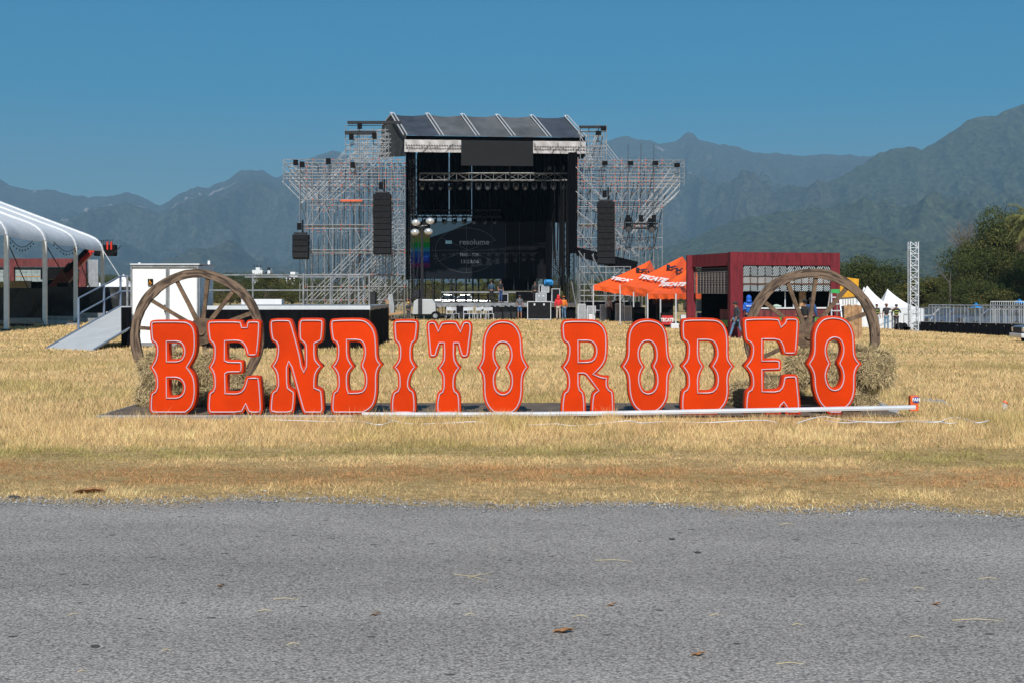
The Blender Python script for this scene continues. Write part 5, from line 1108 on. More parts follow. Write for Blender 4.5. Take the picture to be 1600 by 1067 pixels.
def beam(p0, p1, w_, h, name, mat, parent):
    dv = (p1 - p0); dn = dv.normalized(); up = Vector((-dn.z, 0, dn.x)); m = MB(); cs = []
    for p in (p0, p1):
        for a, b_ in ((-1, -1), (1, -1), (1, 1), (-1, 1)): cs.append(p + Vector((0, a * w_ / 2, 0)) + up * b_ * h / 2)
    m.add(cs, [(0, 1, 2, 3), (7, 6, 5, 4)] + [(j, j + 4, (j + 1) % 4 + 4, (j + 1) % 4) for j in range(4)]); return m.build(name, mat, parent, bevel=.02)
beam(P(78, 462, 108), P(116, 417, 108), .7, .95, 'boom_outer', redbd, lf); beam(P(108, 425, 107.9), P(140, 393, 107.9), .45, .62, 'boom_inner', redb, lf); beam(P(101, 425, 107.4), P(137, 389, 107.4), .1, .3, 'boom_cylinder', black, lf); beam(P(136, 392, 107.9), P(150, 391, 107.9), .4, .35, 'boom_head', redb, lf)
m = MB(); m.box(P(165, 395, 107.8), (1.5, .9, .5)); m.box(P(172, 390, 107.8), (.9, .7, .7)); m.box(P(158, 387, 107.6), (.8, .1, .1)); m.build('fork_carriage', black, lf)
m = MB()
for k in range(8): m.tube(P(152 + k * 3.3, 376, 107.8), P(153 + k * 3.3, 388, 107.8), .03, 4)
m.tube(P(151, 376, 107.8), P(177, 375, 107.8), .03, 4); m.build('load_guard', darksteel, lf)
for k in (0, .8): MB().tube(P(178, 396, 107.5 + k), P(189, 384, 107.3 + k), .06, 4, .02).build('fork', darksteel, lf)
for px in (168, 174): MB().box(P(px, 384, 107.4), (.12, .1, .6)).build('hydraulic_ram', redb, lf)
MB().b2(X(62, 108), X(122, 108), 107, 109.2, .6, 2.0).build('chassis', redbd, lf); MB().b2(X(96, 108), X(112, 108), 107, 108, 2.0, 2.7).build('cab', black, lf)
for px in (72, 112):
    for dy in (-1.1, 1.1): MB().tube((X(px, 108), 108.1 + dy - .2, .6), (X(px, 108), 108.1 + dy + .2, .6), .6, 16).build('wheel', black, lf)

# ============================================================ RED BAR
bar = thing('bar_stand', 'dark red wooden bar stand with white chevron screens at the right', 'bar', (12, 66, 0))
YB = 64.
cA = Vector((X(1080, 69.5), 69.5, 0)); cB = Vector((X(1151, YB), YB, 0)); cC = Vector((X(1312, 65.5), 65.5, 0))
zt = 3.86
def wallbox(a, b_, z0, z1, th, name, mat, parent, off=0.):
    dv = (b_ - a).normalized(); nv = Vector((-dv.y, dv.x, 0)); m = MB()
    p = [a + nv * off, b_ + nv * off, b_ + nv * (off + th), a + nv * (off + th)]
    m.slab([Vector((q.x, q.y, z0)) for q in p], (0, 0, z1 - z0)); return m.build(name, mat, parent)
uL = (cB - cA).normalized(); uF = (cC - cB).normalized()
wallbox(cA, cB, 3.27, zt - .004, .3, 'top_beam', redp, bar); wallbox(cB, cC, 3.27, zt, .3, 'top_beam', redp, bar, -.004)
for p, sz, yw in ((cA, .42, 0), (cC - uF * .25, .42, 0)): MB().box((p.x, p.y + .1, zt / 2 - .005), (sz, sz, zt + .006)).build('pillar', redp, bar)
q = Vector((X(1141, YB), YB, 0)); MB().slab([Vector((X(1137, 64.6), 64.6, 0)), Vector((X(1141, YB), YB - .02, 0)), Vector((X(1161, YB), YB + .03, 0)), Vector((X(1158, 64.8), 64.9, 0))], (0, 0, zt + .01)).build('pillar', redp, bar)
chev = M('chevron_white', (.6, .66, .68), .6, 0, .05)
def chevrons(a, b_, z0, z1, nx, nz, off, name, back):
    dv = (b_ - a); L = dv.length; dv.normalize(); nv = Vector((-dv.y, dv.x, 0)); m = MB(); cx = L / nx; cz = (z1 - z0) / nz
    o_ = wallbox(a, b_, z0, z1, .03, name + '_board', back, bar, off + .012)
    for i in range(nx):
        for j in range(nz):
            k = 3
            for q_ in range(-k + 1, k):
                a0 = max(0, q_ / k); a1 = min(1, 1 + q_ / k)
                if a1 - a0 < .12: continue
                pp = [(a0, a0 - q_ / k), (a1, a1 - q_ / k)]
                if (i) % 2: pp = [(1 - u, v) for u, v in pp]
                g_ = .07; P3 = []
                for u, v in pp: P3.append(a + dv * (i + g_ + u * (1 - 2 * g_)) * cx + nv * off + Vector((0, 0, z0 + (j + g_ + v * (1 - 2 * g_)) * cz)))
                m.tube(P3[0], P3[1], .0155, 4)
    m.build(name, chev, bar)
brown = M('brown_board', (.10, .05, .025), .7, 0, .2, 3); blk = M('board_black', (.015, .014, .014), .7)
f0 = cB + uF * .33; f1 = cC - uF * .45
chevrons(f0, f1, 2.75, 3.27, 12, 1, .05, 'chevron_screen', blk); chevrons(f0, f1, 2.42, 2.75, 12, 1, .05, 'chevron_screen', brown); chevrons(f0, f1, 2.08, 2.40, 12, 1, .05, 'chevron_screen', blk)
wallbox(f0, f1, 2.39, 2.46, .02, 'screen_rail', brown, bar, .02)
m = MB(); s0 = cA + uL * .5; s1 = cB - uL * .7; L = (s1 - s0).length
for i in range(13):
    p = s0 + (s1 - s0) * i / 12; m.tube(Vector((p.x, p.y, 2.0)), Vector((p.x, p.y, 3.0)), .03, 4)
for z_ in (2.0, 2.1, 2.2, 2.3, 2.45, 2.55, 2.65, 2.8, 2.9, 3.0): m.tube(Vector((s0.x, s0.y, z_)), Vector((s1.x, s1.y, z_)), .02, 4)
m.build('side_lattice', M('lattice_grey', (.2, .17, .16), .7), bar); wallbox(s0, s1, 1.98, 3.02, .02, 'lattice_backing', M('dim_board', (.07, .05, .045), .8), bar, .12)
for z0, z1 in ((3.04, 3.10), (3.14, 3.2)): wallbox(cA, cB, z0, z1, .05, 'side_slat', M('dark_slat', (.05, .03, .03), .7), bar, .1)
MB().slab([Vector((cA.x + .1, cA.y + .1, zt - .2)), Vector((cB.x, cB.y + .15, zt - .2)), Vector((cC.x - .1, cC.y + .15, zt - .2)), Vector((cC.x - 1.2, cC.y + 5, zt - .2)), Vector((cA.x + 1.0, cA.y + 5, zt - .2))], (0, 0, .08)).build('roof', black, bar)
MB().b2(cA.x + .6, cC.x - 1.0, 70.2, 70.3, 0, zt - .2).build('back_wall', black, bar)
wallbox(cC - Vector((.2, -.3, 0)), cC + Vector((-1.2, 5, 0)), 0, zt - .2, .08, 'side_wall', black, bar)
c0 = cB + uF * .35; c1 = cC - uF * .3
wallbox(c0, c1, 1.30, 1.36, .6, 'counter_top', whitefab, bar, -.05); wallbox(c0, c1, .92, 1.295, .1, 'counter_front', redp2, bar, .0); 
def ghalf(z0, z1, c, nm): wallbox(c0, c1, z0, z1, .08, nm, M(nm, c, .6, 0, .1, 3), bar, .01)
ghalf(.62, .915, (.10, .30, .05), 'green_panel'); ghalf(.30, .615, (.45, .38, .02), 'yellow_panel'); ghalf(0, .295, (.16, .03, .03), 'kick_panel')
wallbox(cA + uL * 2.2, cB - uL * .5, .75, 1.25, .1, 'side_counter', redp2, bar, .6); wallbox(cA + uL * 2.1, cB - uL * .4, .45, .75, .1, 'green_panel', M('green_panel', (.1, .3, .05)), bar, .55)
MB().tube((X(1228, 65), 65.2, 1.36), (X(1228, 65), 65.2, 2.1), .03, 6).build('tap_post', alu, bar); MB().b2(X(1250, 65.5), X(1260, 65.5), 65.6, 65.8, 1.36, 2.2).build('notice_board', plank, bar)
m = MB(); c = Vector((X(1213, 65), 64.95, 1.43)); m.sphere(c, (.16, .1, .07)); m.sphere(c + Vector((.12, 0, -.02)), (.12, .1, .05)); tag(m.build('cloth_heap', M('pale_green', (.4, .5, .42), .8)), 'crumpled pale green cloth left on the bar counter', 'cloth')
for k, (px, z_) in enumerate(((1200, .12), (1240, .16), (1296, .14))): tag(MB().tube((X(px, 65), 64.95, 1.361), (X(px, 65), 64.95, 1.361 + z_), .045, 8).build('cup', M('cup%d' % k, ((.5, .1, .05), (.6, .6, .6), (.3, .3, .05))[k], .5)), ('small red cup on the bar counter beside the cloth', 'pale cup in the middle of the bar counter', 'yellow cup at the right end of the bar counter')[k], 'cup')

# right of the bar: ladder, yellow sign board, brown hoarding
ld = thing('step_ladder', 'white step ladder with green top standing beside the bar', 'ladder', (X(1311, 64), 64, 0))
for s_ in (0, 1):
    MB().tube((X(1300 + 20 * s_, 63.5), 63.6, 0), (X(1304 + 11 * s_, 63.5), 64.1, Z(453, 63.5)), .035, 5).build('rail', alu, ld); MB().tube((X(1300 + 20 * s_, 63.5), 65.1, 0), (X(1304 + 11 * s_, 63.5), 64.3, Z(453, 63.5)), .03, 5).build('rear_rail', alu, ld)
for k in range(6): z_ = .3 + k * .3; t_ = z_ / 2.1; MB().b2(X(1300 + 4 * t_, 63.5), X(1320 - 5 * t_, 63.5), 63.55 + .45 * t_, 63.68 + .45 * t_, z_, z_ + .05).build('step', alu, ld)
MB().b2(X(1303, 63.5), X(1316, 63.5), 64.0, 64.4, Z(458, 63.5), Z(452, 63.5)).build('top_cap', M('ladder_green', (.03, .35, .08), .5), ld)
yb = thing('yellow_booth', 'yellow topped booth with white panel half hidden by the right wheel', 'booth', (X(1328, 70), 70, 0))
MB().slab([P(1312, 450, 70), P(1318, 433, 70), P(1342, 436, 70), P(1341, 463, 70), P(1314, 465, 70)], (0, .6, 0)).build('awning', M('sign_yellow', (.70, .33, .01), .5), yb); MB().b2(X(1313, 70), X(1338, 70), 70.1, 72, Z(478, 70), Z(464, 70)).build('white_panel', white, yb); MB().b2(X(1313, 70), X(1338, 70), 70.1, 72, 0, Z(478.2, 70)).build('base', darksteel, yb)
m = MB()
for k in range(5): m.b2(X(1317 + k * 4, 70), X(1318.5 + k * 4, 70), 70.06, 70.1, Z(475, 70), Z(467, 70))
m.build('panel_mark', greyp, yb)
hb_ = thing('timber_hoarding', 'upright brown timber boards standing right of the bar', 'hoarding', (X(1336, 62), 62, 0))
for k in range(5):
    a = 1319 + k * 5.6; MB().b2(X(a, 62), X(a + 5.3, 62), 62 + .02 * (k % 2), 62.1 + .02 * (k % 2), .0, Z(477 - (k % 2), 62)).build('board', plank, hb_)

# ============================================================ CANOPIES
def canopy(lc, fc, rc, bc, pk, lab, legs, texts):
    cs = [P(*q) for q in (lc, fc, rc, bc)]; p = P(*pk); zmean = cs[1].z
    for c in cs: c.z = zmean if abs(c.z - zmean) < .35 else c.z
    t = thing('canopy', lab, 'canopy', (cs[1].x, cs[1].y, 0), 'orange pop up canopies beside the bar')
    for i in range(4):
        a, b_ = cs[i], cs[(i + 1) % 4]; m = MB(); n = 8; vs = []
        for j in range(n + 1):
            for k in range(n + 1):
                e = a.lerp(b_, k / n); q = e.lerp(p, j / n); v = j / n
                q = q - Vector((0, 0, .28 * math.sin(math.pi * k / n) * (1 - v) * 0 + .20 * math.sin(math.pi * v) * (.4 + .6 * math.sin(math.pi * k / n)))) + Vector((0, 0, random.uniform(-.012, .012))); vs.append(q)
        m.add(vs, [(j * (n + 1) + k, j * (n + 1) + k + 1, (j + 1) * (n + 1) + k + 1, (j + 1) * (n + 1) + k) for j in range(n) for k in range(n)]); m.build('roof_side', canv, t)
        m = MB(); vs = []; nn = 14
        for k in range(nn + 1):
            e = a.lerp(b_, k / nn); o_ = (b_ - a).cross(Vector((0, 0, 1))).normalized() * .05 * math.sin(k * 1.3 + i); vs += [e, e + Vector((0, 0, -.3 - .03 * math.sin(k * 1.9))) + o_]
        m.add(vs, [(2 * k, 2 * k + 1, 2 * k + 3, 2 * k + 2) for k in range(nn)]); m.build('valance', canv, t)
    for i in legs: c = cs[i]; gz0 = 0; MB().tube((c.x, c.y, 0), c, .045, 6).build('leg', alu, t); MB().tube((c.x, c.y, .0), (c.x, c.y, .05), .12, 8).build('foot', steel, t)
    for (side, s0, v0, wt, sz, kind) in texts:
        a, b_ = cs[side], cs[(side + 1) % 4]; u = (b_ - a).normalized(); base = a.lerp(b_, s0); o_ = base.lerp(p, v0); up = (p - base).normalized()
        nrm = u.cross(up).normalized()
        o_ = o_ + nrm * -.02 if nrm.y > 0 else o_ + nrm * .02
        o_ = o_ + Vector((0, -.22, -.02))
        if kind == 'w': text(wt, sz, M('print_white', (.72, .62, .6), .6, 0, .05), parent=t, mw=onplane(o_, u, up), bold=.035, sx=1.15)
        else:
            m = MB(); 
            m.slab([o_ + u * x_ + up * y_ for x_, y_ in ((-.5, .18), (-.25, .2), (0, -.02), (.25, .2), (.5, .18), (.3, -.05), (.32, -.22), (.05, -.16), (-.2, -.25), (-.3, -.08))], nrm * .01); m.build('wing_emblem', M('print_black', (.02, .02, .03), .5), t)
    return t
canopy((927, 446, 97), (990, 456, 95), (1040, 452, 100), (985, 444, 103), (1016, 407, 99), 'leftmost orange pop up canopy with printed roof', (0, 1, 2), [(0, .48, .3, 'TECATE', .52, 'w'), (0, .62, .68, '', 1, 'b'), (1, .45, .6, '', 1, 'b')])
canopy((969, 445, 89), (1032, 456, 86), (1110, 452, 91), (1050, 442, 95), (1066, 401, 90), 'tallest orange pop up canopy in the middle of the three', (0, 1), [(0, .48, .3, 'TECATE', .60, 'w'), (0, .60, .68, '', 1, 'b'), (1, .2, .62, '', 1, 'b')])
canopy((1012, 452, 82), (1056, 459, 80), (1102, 455, 83), (1060, 448, 87), (1084, 414, 83), 'nearest orange pop up canopy partly hidden by the bar', (0, 1, 2), [(0, .5, .32, 'TECATE', .55, 'w')])
for px, py, Y, lab in ((1054, 505, 79.8, 'white water filled weight at the front leg of the near canopy'), (924.5, 491, 99, 'white bucket weight standing behind the letter R of RODEO')):
    z1 = Z(py, Y); tag(MB().b2(X(px, Y) - .22, X(px, Y) + .22, Y - .25, Y + .2, .01, max(.3, z1)).build('canopy_weight', whitefab, bevel=.03), lab, 'weight')
t = thing('beer_cooler', 'black counter with a red and white TECATE panel under the near canopy', 'counter', (X(1045, 81), 81, 0))
MB().b2(X(1034, 81), X(1052, 81), 81, 81.8, .02, Z(489, 81)).build('counter_body', black, t); MB().b2(X(1034, 81), X(1051, 81), 80.95, 80.99, Z(507, 81), Z(493, 81)).build('red_panel', M('panel_red', (.5, .02, .02), .5), t)
text('TECATE', .27, white, parent=t, mw=upright(P(1042.5, 500, 80.92)), bold=.01, sx=.75)
t = thing('dark_banner', 'dark TECATE banner hanging at the back of the middle canopy', 'banner', P(1036, 475, 88)); MB().b2(X(1020, 88), X(1052, 88), 88, 88.04, Z(476, 88), Z(462, 88)).build('banner_cloth', M('banner_dark', (.035, .006, .008), .6), t); text('TECATE', .4, M('dull_red', (.16, .02, .02), .6), parent=t, mw=upright(P(1036, 468, 87.95)), bold=.01)
for k, (px, py0, py1, Y, c, lab) in enumerate(((1092, 487, 470, 72, (.35, .36, .36), 'grey stacked crate with labels inside the left side of the bar'), (1094, 500, 489, 72, (.08, .09, .2), 'dark blue crate inside the left side of the bar'), (1068, 500, 492, 76, (.6, .6, .6), 'pale box between the near canopy and the bar pillar'))):
    tag(MB().b2(X(px - 4, Y), X(px + 4, Y), Y, Y + .5, max(.01, Z(py0, Y)), Z(py1, Y)).build('stacked_box', M('bx%d' % k, c, .6)), lab, 'crate')

# ============================================================ PEOPLE
STAND = dict(pelvis=(0, 0, .96), waist=(0, 0, 1.10), chest=(0, 0, 1.30), neck=(0, 0, 1.475), chin=(0, -.01, 1.545), head=(0, -.012, 1.63), crown=(0, -.0, 1.70),
    shL=(-.17, 0, 1.42), elL=(-.23, .02, 1.14), wrL=(-.24, -.06, .90), shR=(.17, 0, 1.42), elR=(.23, .02, 1.14), wrR=(.24, -.06, .90),
    hipL=(-.085, 0, .90), knL=(-.10, -.02, .50), anL=(-.11, .01, .09), hipR=(.085, 0, .90), knR=(.10, -.02, .50), anR=(.11, .01, .09))
def skinmesh(name, verts, edges, root, parent, mat, sub_=1):
    me = bpy.data.meshes.new(name); me.from_pydata([v[0] for v in verts], edges, []); me.materials.append(mat)
    o = bpy.data.objects.new(name, me); COL.objects.link(o); o.parent = parent
    md = o.modifiers.new('skin', 'SKIN'); md.use_smooth_shade = True
    sv = me.skin_vertices[0].data
    for i, v in enumerate(verts): sv[i].radius = v[1] if isinstance(v[1], tuple) else (v[1], v[1]); sv[i].use_root = (i in root)
    s = o.modifiers.new('subd', 'SUBSURF'); s.levels = sub_; s.render_levels = sub_; return o
pc = [0]
def pmat(c): return M('cloth_%d_%d_%d' % tuple(int(255 * k) for k in c), c, .8, 0, .12, 6)
def person(px, Y, lab, h=1.72, face=0, shirt=(.05, .05, .05), trousers=(.1, .15, .25), shoes=(.03, .03, .03), sleeves='long', shorts=False, pose=None, hat=None, hatc=(.03, .03, .03), hair=(.02, .015, .01), z0=None, vest=None, back=None):
    loc = Vector((X(px, Y), Y, gz(X(px, Y), Y) if z0 is None else z0)); J = {k: Vector(v) for k, v in STAND.items()}
    for k, v in (pose or {}).items(): J[k] = Vector(v)
    t = thing('person', lab, 'person', loc); t.rotation_euler = (0, 0, math.radians(face)); t.scale = (h / 1.75,) * 3
    # body: one continuous surface
    names = ['pelvis', 'waist', 'chest', 'neck', 'chin', 'head', 'crown', 'shL', 'elL', 'wrL', 'shR', 'elR', 'wrR', 'hipL', 'knL', 'anL', 'hipR', 'knR', 'anR']
    rad = dict(pelvis=(.13, .10), waist=(.115, .09), chest=(.14, .10), neck=.055, chin=(.062, .07), head=(.08, .095), crown=(.055, .065), shL=.06, elL=.042, wrL=.028, shR=.06, elR=.042, wrR=.028, hipL=.085, knL=.055, anL=.036, hipR=.085, knR=.055, anR=.036)
    V = [(J[n], rad[n]) for n in names]; ix = {n: i for i, n in enumerate(names)}
    E = [('pelvis', 'waist'), ('waist', 'chest'), ('chest', 'neck'), ('neck', 'chin'), ('chin', 'head'), ('head', 'crown'), ('chest', 'shL'), ('shL', 'elL'), ('elL', 'wrL'), ('chest', 'shR'), ('shR', 'elR'), ('elR', 'wrR'), ('pelvis', 'hipL'), ('hipL', 'knL'), ('knL', 'anL'), ('pelvis', 'hipR'), ('hipR', 'knR'), ('knR', 'anR')]
    E = [(ix[a], ix[b_]) for a, b_ in E]; roots = [0]
    for s_ in 'LR':                                      # feet, palm and fingers
        a = J['an' + s_]; i = len(V); V += [(a + Vector((0, -.12, -.055)), (.035, .03)), (a + Vector((0, -.17, -.06)), (.03, .02))]; E += [(ix['an' + s_], i), (i, i + 1)]
        w_ = J['wr' + s_]; dr = (w_ - J['el' + s_]).normalized(); side = dr.cross(Vector((1, 0, 0))).normalized(); i = len(V)
        V.append((w_ + dr * .075, (.034, .018))); E.append((ix['wr' + s_], i))
        for f in range(4):
            k = len(V); roots.append(k); b0 = w_ + dr * .085 + side * (.024 - .016 * f); L = (.06, .07, .065, .05)[f]
            V += [(b0, .009), (b0 + dr * L * .6 + Vector((0, -.008, 0)), .008), (b0 + dr * L + Vector((0, -.022, 0)), .006)]; E += [(k, k + 1), (k + 1, k + 2)]
        k = len(V); roots.append(k); b0 = w_ + dr * .04 + side * .022; V += [(b0, .011), (b0 + dr * .03 + side * .025, .009), (b0 + dr * .055 + side * .03, .007)]; E += [(k, k + 1), (k + 1, k + 2)]
    k = len(V); hd = J['head']; roots.append(k); V += [(hd + Vector((0, -.085, -.005)), .014), (hd + Vector((0, -.108, -.022)), .014)]; E += [(k, k + 1)]
    for s_ in (-1, 1): k = len(V); roots.append(k); V += [(hd + Vector((.078 * s_, 0, .01)), (.01, .014)), (hd + Vector((.088 * s_, .005, -.02)), (.008, .012))]; E += [(k, k + 1)]
    skinmesh('body', V, E, roots, t, skin)
    for s_ in (-1, 1): m = MB(); m.sphere(hd + Vector((.03 * s_, -.088, .012)), (.013, .008, .008), 8, 5); e = m.build('eye', black); e.parent = t
    # garments
    g = .016; V = [(J['pelvis'] + Vector((0, 0, .03)), (.145 + g, .115 + g)), (J['waist'], (.13 + g, .105 + g)), (J['chest'], (.15 + g, .115 + g)), (J['neck'] - Vector((0, 0, .035)), .062)]; E = [(0, 1), (1, 2), (2, 3)]
    for s_ in 'LR':
        k = len(V); el = J['el' + s_]; sh = J['sh' + s_]; wr = J['wr' + s_]
        if sleeves == 'long': V += [(sh, .068 + g * .6), (el, .052 + g * .4), (el.lerp(wr, .92), .036 + g * .3)]; E += [(2, k), (k, k + 1), (k + 1, k + 2)]
        else: V += [(sh, .07 + g * .6), (sh.lerp(el, .75), .062 + g * .3)]; E += [(2, k), (k, k + 1)]
    skinmesh('shirt' if sleeves != 'long' else 'jacket', V, E, [0], t, pmat(shirt))
    V = [(J['pelvis'] + Vector((0, 0, .02)), (.14, .112))]; E = []
    for s_ in 'LR':
        k = len(V); hp, kn, an = J['hip' + s_], J['kn' + s_], J['an' + s_]
        if shorts: V += [(hp, .098), (hp.lerp(kn, .5), .085), (hp.lerp(kn, .92), .082)]; E += [(0, k), (k, k + 1), (k + 1, k + 2)]
        else: V += [(hp, .096), (hp.lerp(kn, .5), .082), (kn, .066), (an + Vector((0, 0, .02)), .055)]; E += [(0, k), (k, k + 1), (k + 1, k + 2), (k + 2, k + 3)]
    skinmesh('trousers' if not shorts else 'shorts', V, E, [0], t, pmat(trousers))
    for s_ in 'LR':
        a = J['an' + s_]; skinmesh('shoe', [(a + Vector((0, .03, -.045)), (.045, .042)), (a + Vector((0, -.09, -.05)), (.048, .038)), (a + Vector((0, -.19, -.058)), (.038, .028))], [(0, 1), (1, 2)], [0], t, pmat(shoes))
    if hat != 'hood':
        m = MB(); m.sphere(hd + Vector((0, .022, .035)), (.096, .102, .085), 14, 8); e = m.build('hair', pmat(hair), smooth=True); e.parent = t
    if hat == 'cap':
        m = MB(); m.sphere(hd + Vector((0, .005, .062)), (.104, .115, .075), 14, 8); m.slab([hd + Vector((-.07, -.08, .055)), hd + Vector((-.055, -.19, .04)), hd + Vector((.055, -.19, .04)), hd + Vector((.07, -.08, .055))], (0, 0, .012)); e = m.build('cap', pmat(hatc)); e.parent = t
    elif hat in ('brim', 'helmet'):
        m = MB(); m.sphere(hd + Vector((0, 0, .07)), (.1, .115, .09), 14, 8)
        if hat == 'brim': m.tube(hd + Vector((0, 0, .055)), hd + Vector((0, 0, .068)), .2, 18, .21)
        e = m.build('hat' if hat == 'brim' else 'helmet', pmat(hatc)); e.parent = t
    elif hat == 'hood': m = MB(); m.sphere(hd + Vector((0, .02, .015)), (.115, .125, .14), 14, 8); m.tube(hd + Vector((0, .02, -.17)), hd + Vector((0, .02, -.05)), .12, 12, .11); e = m.build('hood', pmat(shirt), smooth=True); e.parent = t
    if vest:
        m = MB(); 
        for z_ in (1.14, 1.30): m.tube((0, 0, z_), (0, 0, z_ + .028), .172, 16, .172)
        m.v = [(x_ * 1.0, y_ * .80, z_) for x_, y_, z_ in m.v]
        for s_ in (-1, 1): m.b2(.225 * s_ - .05, .225 * s_ + .05, -.06, .07, 1.24, 1.262)
        e = m.build('hi_vis_band', pmat(vest)); e.parent = t
    if back:
        o = text(back, .075, white, parent=None, mw=Matrix.Translation((0, .15, 1.32)) @ Matrix.Rotation(math.pi, 4, 'Z') @ Matrix.Rotation(math.radians(90), 4, 'X'), bold=.002); o.parent = t
    return t
jeans = (.10, .19, .30)
WALK = dict(anL=(-.09, -.30, .10), knL=(-.10, -.17, .50), anR=(.09, .36, .14), knR=(.10, .10, .50), head=(0, -.07, 1.60), chin=(0, -.05, 1.53), crown=(0, -.07, 1.68), neck=(0, -.03, 1.465), chest=(0, -.01, 1.30), wrL=(-.22, -.12, .93), wrR=(.22, -.10, .93), elR=(.22, .06, 1.15))
person(1151, 63.2, 'man in dark sweater, black cap and blue jeans walking left in front of the bar', 1.66, -78, (.035, .037, .045), jeans, (.5, .5, .5), 'long', pose=WALK, hat='cap')
tag(MB().b2(X(1150, 63.1), X(1154, 63.1), 63.0, 63.12, Z(510, 63.1), Z(502, 63.1)).build('pouch', black), 'small black pouch held at the walking man\'s hip', 'bag')
person(1170, 65.0 - .9, 'person in blue hooded jacket seen from behind at the bar counter', 1.9, 180, (.01, .11, .50), (.02, .02, .03), hat='hood', back='TECATE', pose=dict(wrL=(-.2, -.22, 1.15), wrR=(.2, -.22, 1.15)))
person(1258, 62.6, 'person in black with dark brimmed hat facing left behind the right wheel', 1.72, -60, (.02, .02, .022), (.03, .03, .035), hat='brim', hatc=(.012, .012, .015), pose=dict(wrL=(-.15, -.3, 1.1)))
person(1267, 63.2, 'person in blue jacket and dark cap behind the hub of the right wheel', 1.8, 150, (.02, .08, .22), (.03, .03, .04), hat='cap')
person(812, 106.0, 'man in grey shirt and blue shorts seen from behind near the road case', 1.82, 180, (.10, .105, .12), (.07, .16, .32), (.3, .3, .3), 'short', True, hat='cap', hatc=(.04, .04, .05))
person(872.5, 102, 'person in red hooded top and pale trousers standing right of the road case', 1.82, 170, (.65, .02, .025), (.45, .38, .32), hat='hood', pose=dict(wrL=(-.2, -.25, 1.1)))
person(881, 103, 'man in orange hi vis top and jeans behind the person in red', 1.75, 200, (.7, .18, .02), jeans, hat='cap', hatc=(.4, .1, .02))
person(768, 109.6, 'woman in dark clothes with blue top standing on the stage deck', 1.75, 180, (.025, .06, .10), (.015, .015, .02), z0=zd, pose=dict(anL=(-.2, .02, .09), anR=(.2, .02, .09)))
person(782, 109.4, 'man in black T-shirt and jeans on the stage deck beside the woman', 1.8, 40, (.02, .02, .025), (.04, .08, .2), sleeves='short', z0=zd, hat='cap')
person(836, 112, 'dark figure standing far back at the right of the stage deck', 1.7, 0, (.02, .02, .02), (.02, .02, .02), z0=zd)
person(951, 98.5, 'man in white shirt and cap standing under the left canopy', 1.78, 30, (.62, .64, .68), (.05, .05, .06), hat='cap', hatc=(.65, .65, .65))
person(964, 99.0, 'person in black beside the man in white under the left canopy', 1.72, -20, (.02, .02, .02), (.03, .03, .03))
person(638, 103.6, 'worker in yellow helmet crouching beside the floodlight tower', 1.3, 30, (.03, .03, .03), (.04, .04, .05), hat='helmet', hatc=(.8, .5, .05))
person(1370, 98, 'man in black vest and pale trousers left of the group by the white tents', 1.74, 20, (.02, .02, .022), (.4, .43, .45), sleeves='short', vest=(.55, .7, .05))
person(1385, 97, 'man in brown cowboy hat, black shirt and jeans pointing right', 1.78, -20, (.02, .02, .022), (.16, .27, .38), hat='brim', hatc=(.28, .09, .04), sleeves='short', pose=dict(elR=(.38, -.1, 1.36), wrR=(.62, -.15, 1.50), wrL=(-.24, -.02, .88)))
person(1400.5, 97.5, 'guard in black with yellow hi vis bands right of the pointing man', 1.80, 10, (.02, .02, .022), (.035, .035, .04), hat='cap', hatc=(.1, .1, .11), vest=(.6, .75, .08), pose=dict(elL=(-.3, .05, 1.18), wrL=(-.34, -.05, .93), elR=(.32, .02, 1.2), wrR=(.12, -.25, 1.22), anL=(-.16, 0, .09), anR=(.2, 0, .09)))

# ============================================================ WHITE TENTS, TRUSS MAST, BARRIER DECK, PICKUPS
def tent(px0, px1, pxp, pyp, pye, Y, lab):
    x0, x1, xp = X(px0, Y), X(px1, Y), X(pxp, Y); g0 = gz(xp, Y); ze, zp = Z(pye, Y), Z(pyp, Y); D = (x1 - x0) * .85; t = thing('pagoda_tent', lab, 'tent', (xp, Y, g0), 'white peaked tents'); cs = [(x0, Y), (x1, Y), (x1, Y + D), (x0, Y + D)]; m = MB(); n = 12; pc_ = ((x0 + x1) / 2 * .25 + xp * .75, Y + D / 2)
    for i in range(4):
        a, b_ = cs[i], cs[(i + 1) % 4]; vs = []
        for j in range(n + 1):
            v = j / n
            for k in range(n + 1):
                u = k / n; ex, ey = a[0] + (b_[0] - a[0]) * u, a[1] + (b_[1] - a[1]) * u; vs.append((ex + (pc_[0] - ex) * v, ey + (pc_[1] - ey) * v, ze + (zp - ze) * (v ** 1.7)))
        m.add(vs, [(j * (n + 1) + k, j * (n + 1) + k + 1, (j + 1) * (n + 1) + k + 1, (j + 1) * (n + 1) + k) for j in range(n) for k in range(n)])
    m.build('roof', whitefab, t, smooth=True)
    cloth('wall', x0, Y, x1, Y, g0 - .1, ze, whitefab, t, .05, 24); cloth('wall', x0, Y + D, x0, Y, g0 - .1, ze, whitefab, t, .05, 16); cloth('wall', x1, Y, x1, Y + D, g0 - .1, ze, whitefab, t, .05, 16)
    for c in cs[:2]: MB().tube((c[0], c[1] - .05, g0 - .1), (c[0], c[1] - .05, ze), .04, 6).build('corner_pole', alu, t)
    m = MB(); a, b_ = x0 + (x1 - x0) * .55, x0 + (x1 - x0) * .9; zz = g0 + (ze - g0) * .75
    for p, q in (((a, g0 + .2), (a, zz)), ((a, zz), (b_, zz + .1)), ((b_, zz + .1), (b_ - .1, g0 + .6)), ((b_ - .1, g0 + .6), (a, g0 + .2))): m.tube((p[0], Y - .1, p[1]), (q[0], Y - .1, q[1]), .02, 4)
    m.build('door_seam', greyp, t)
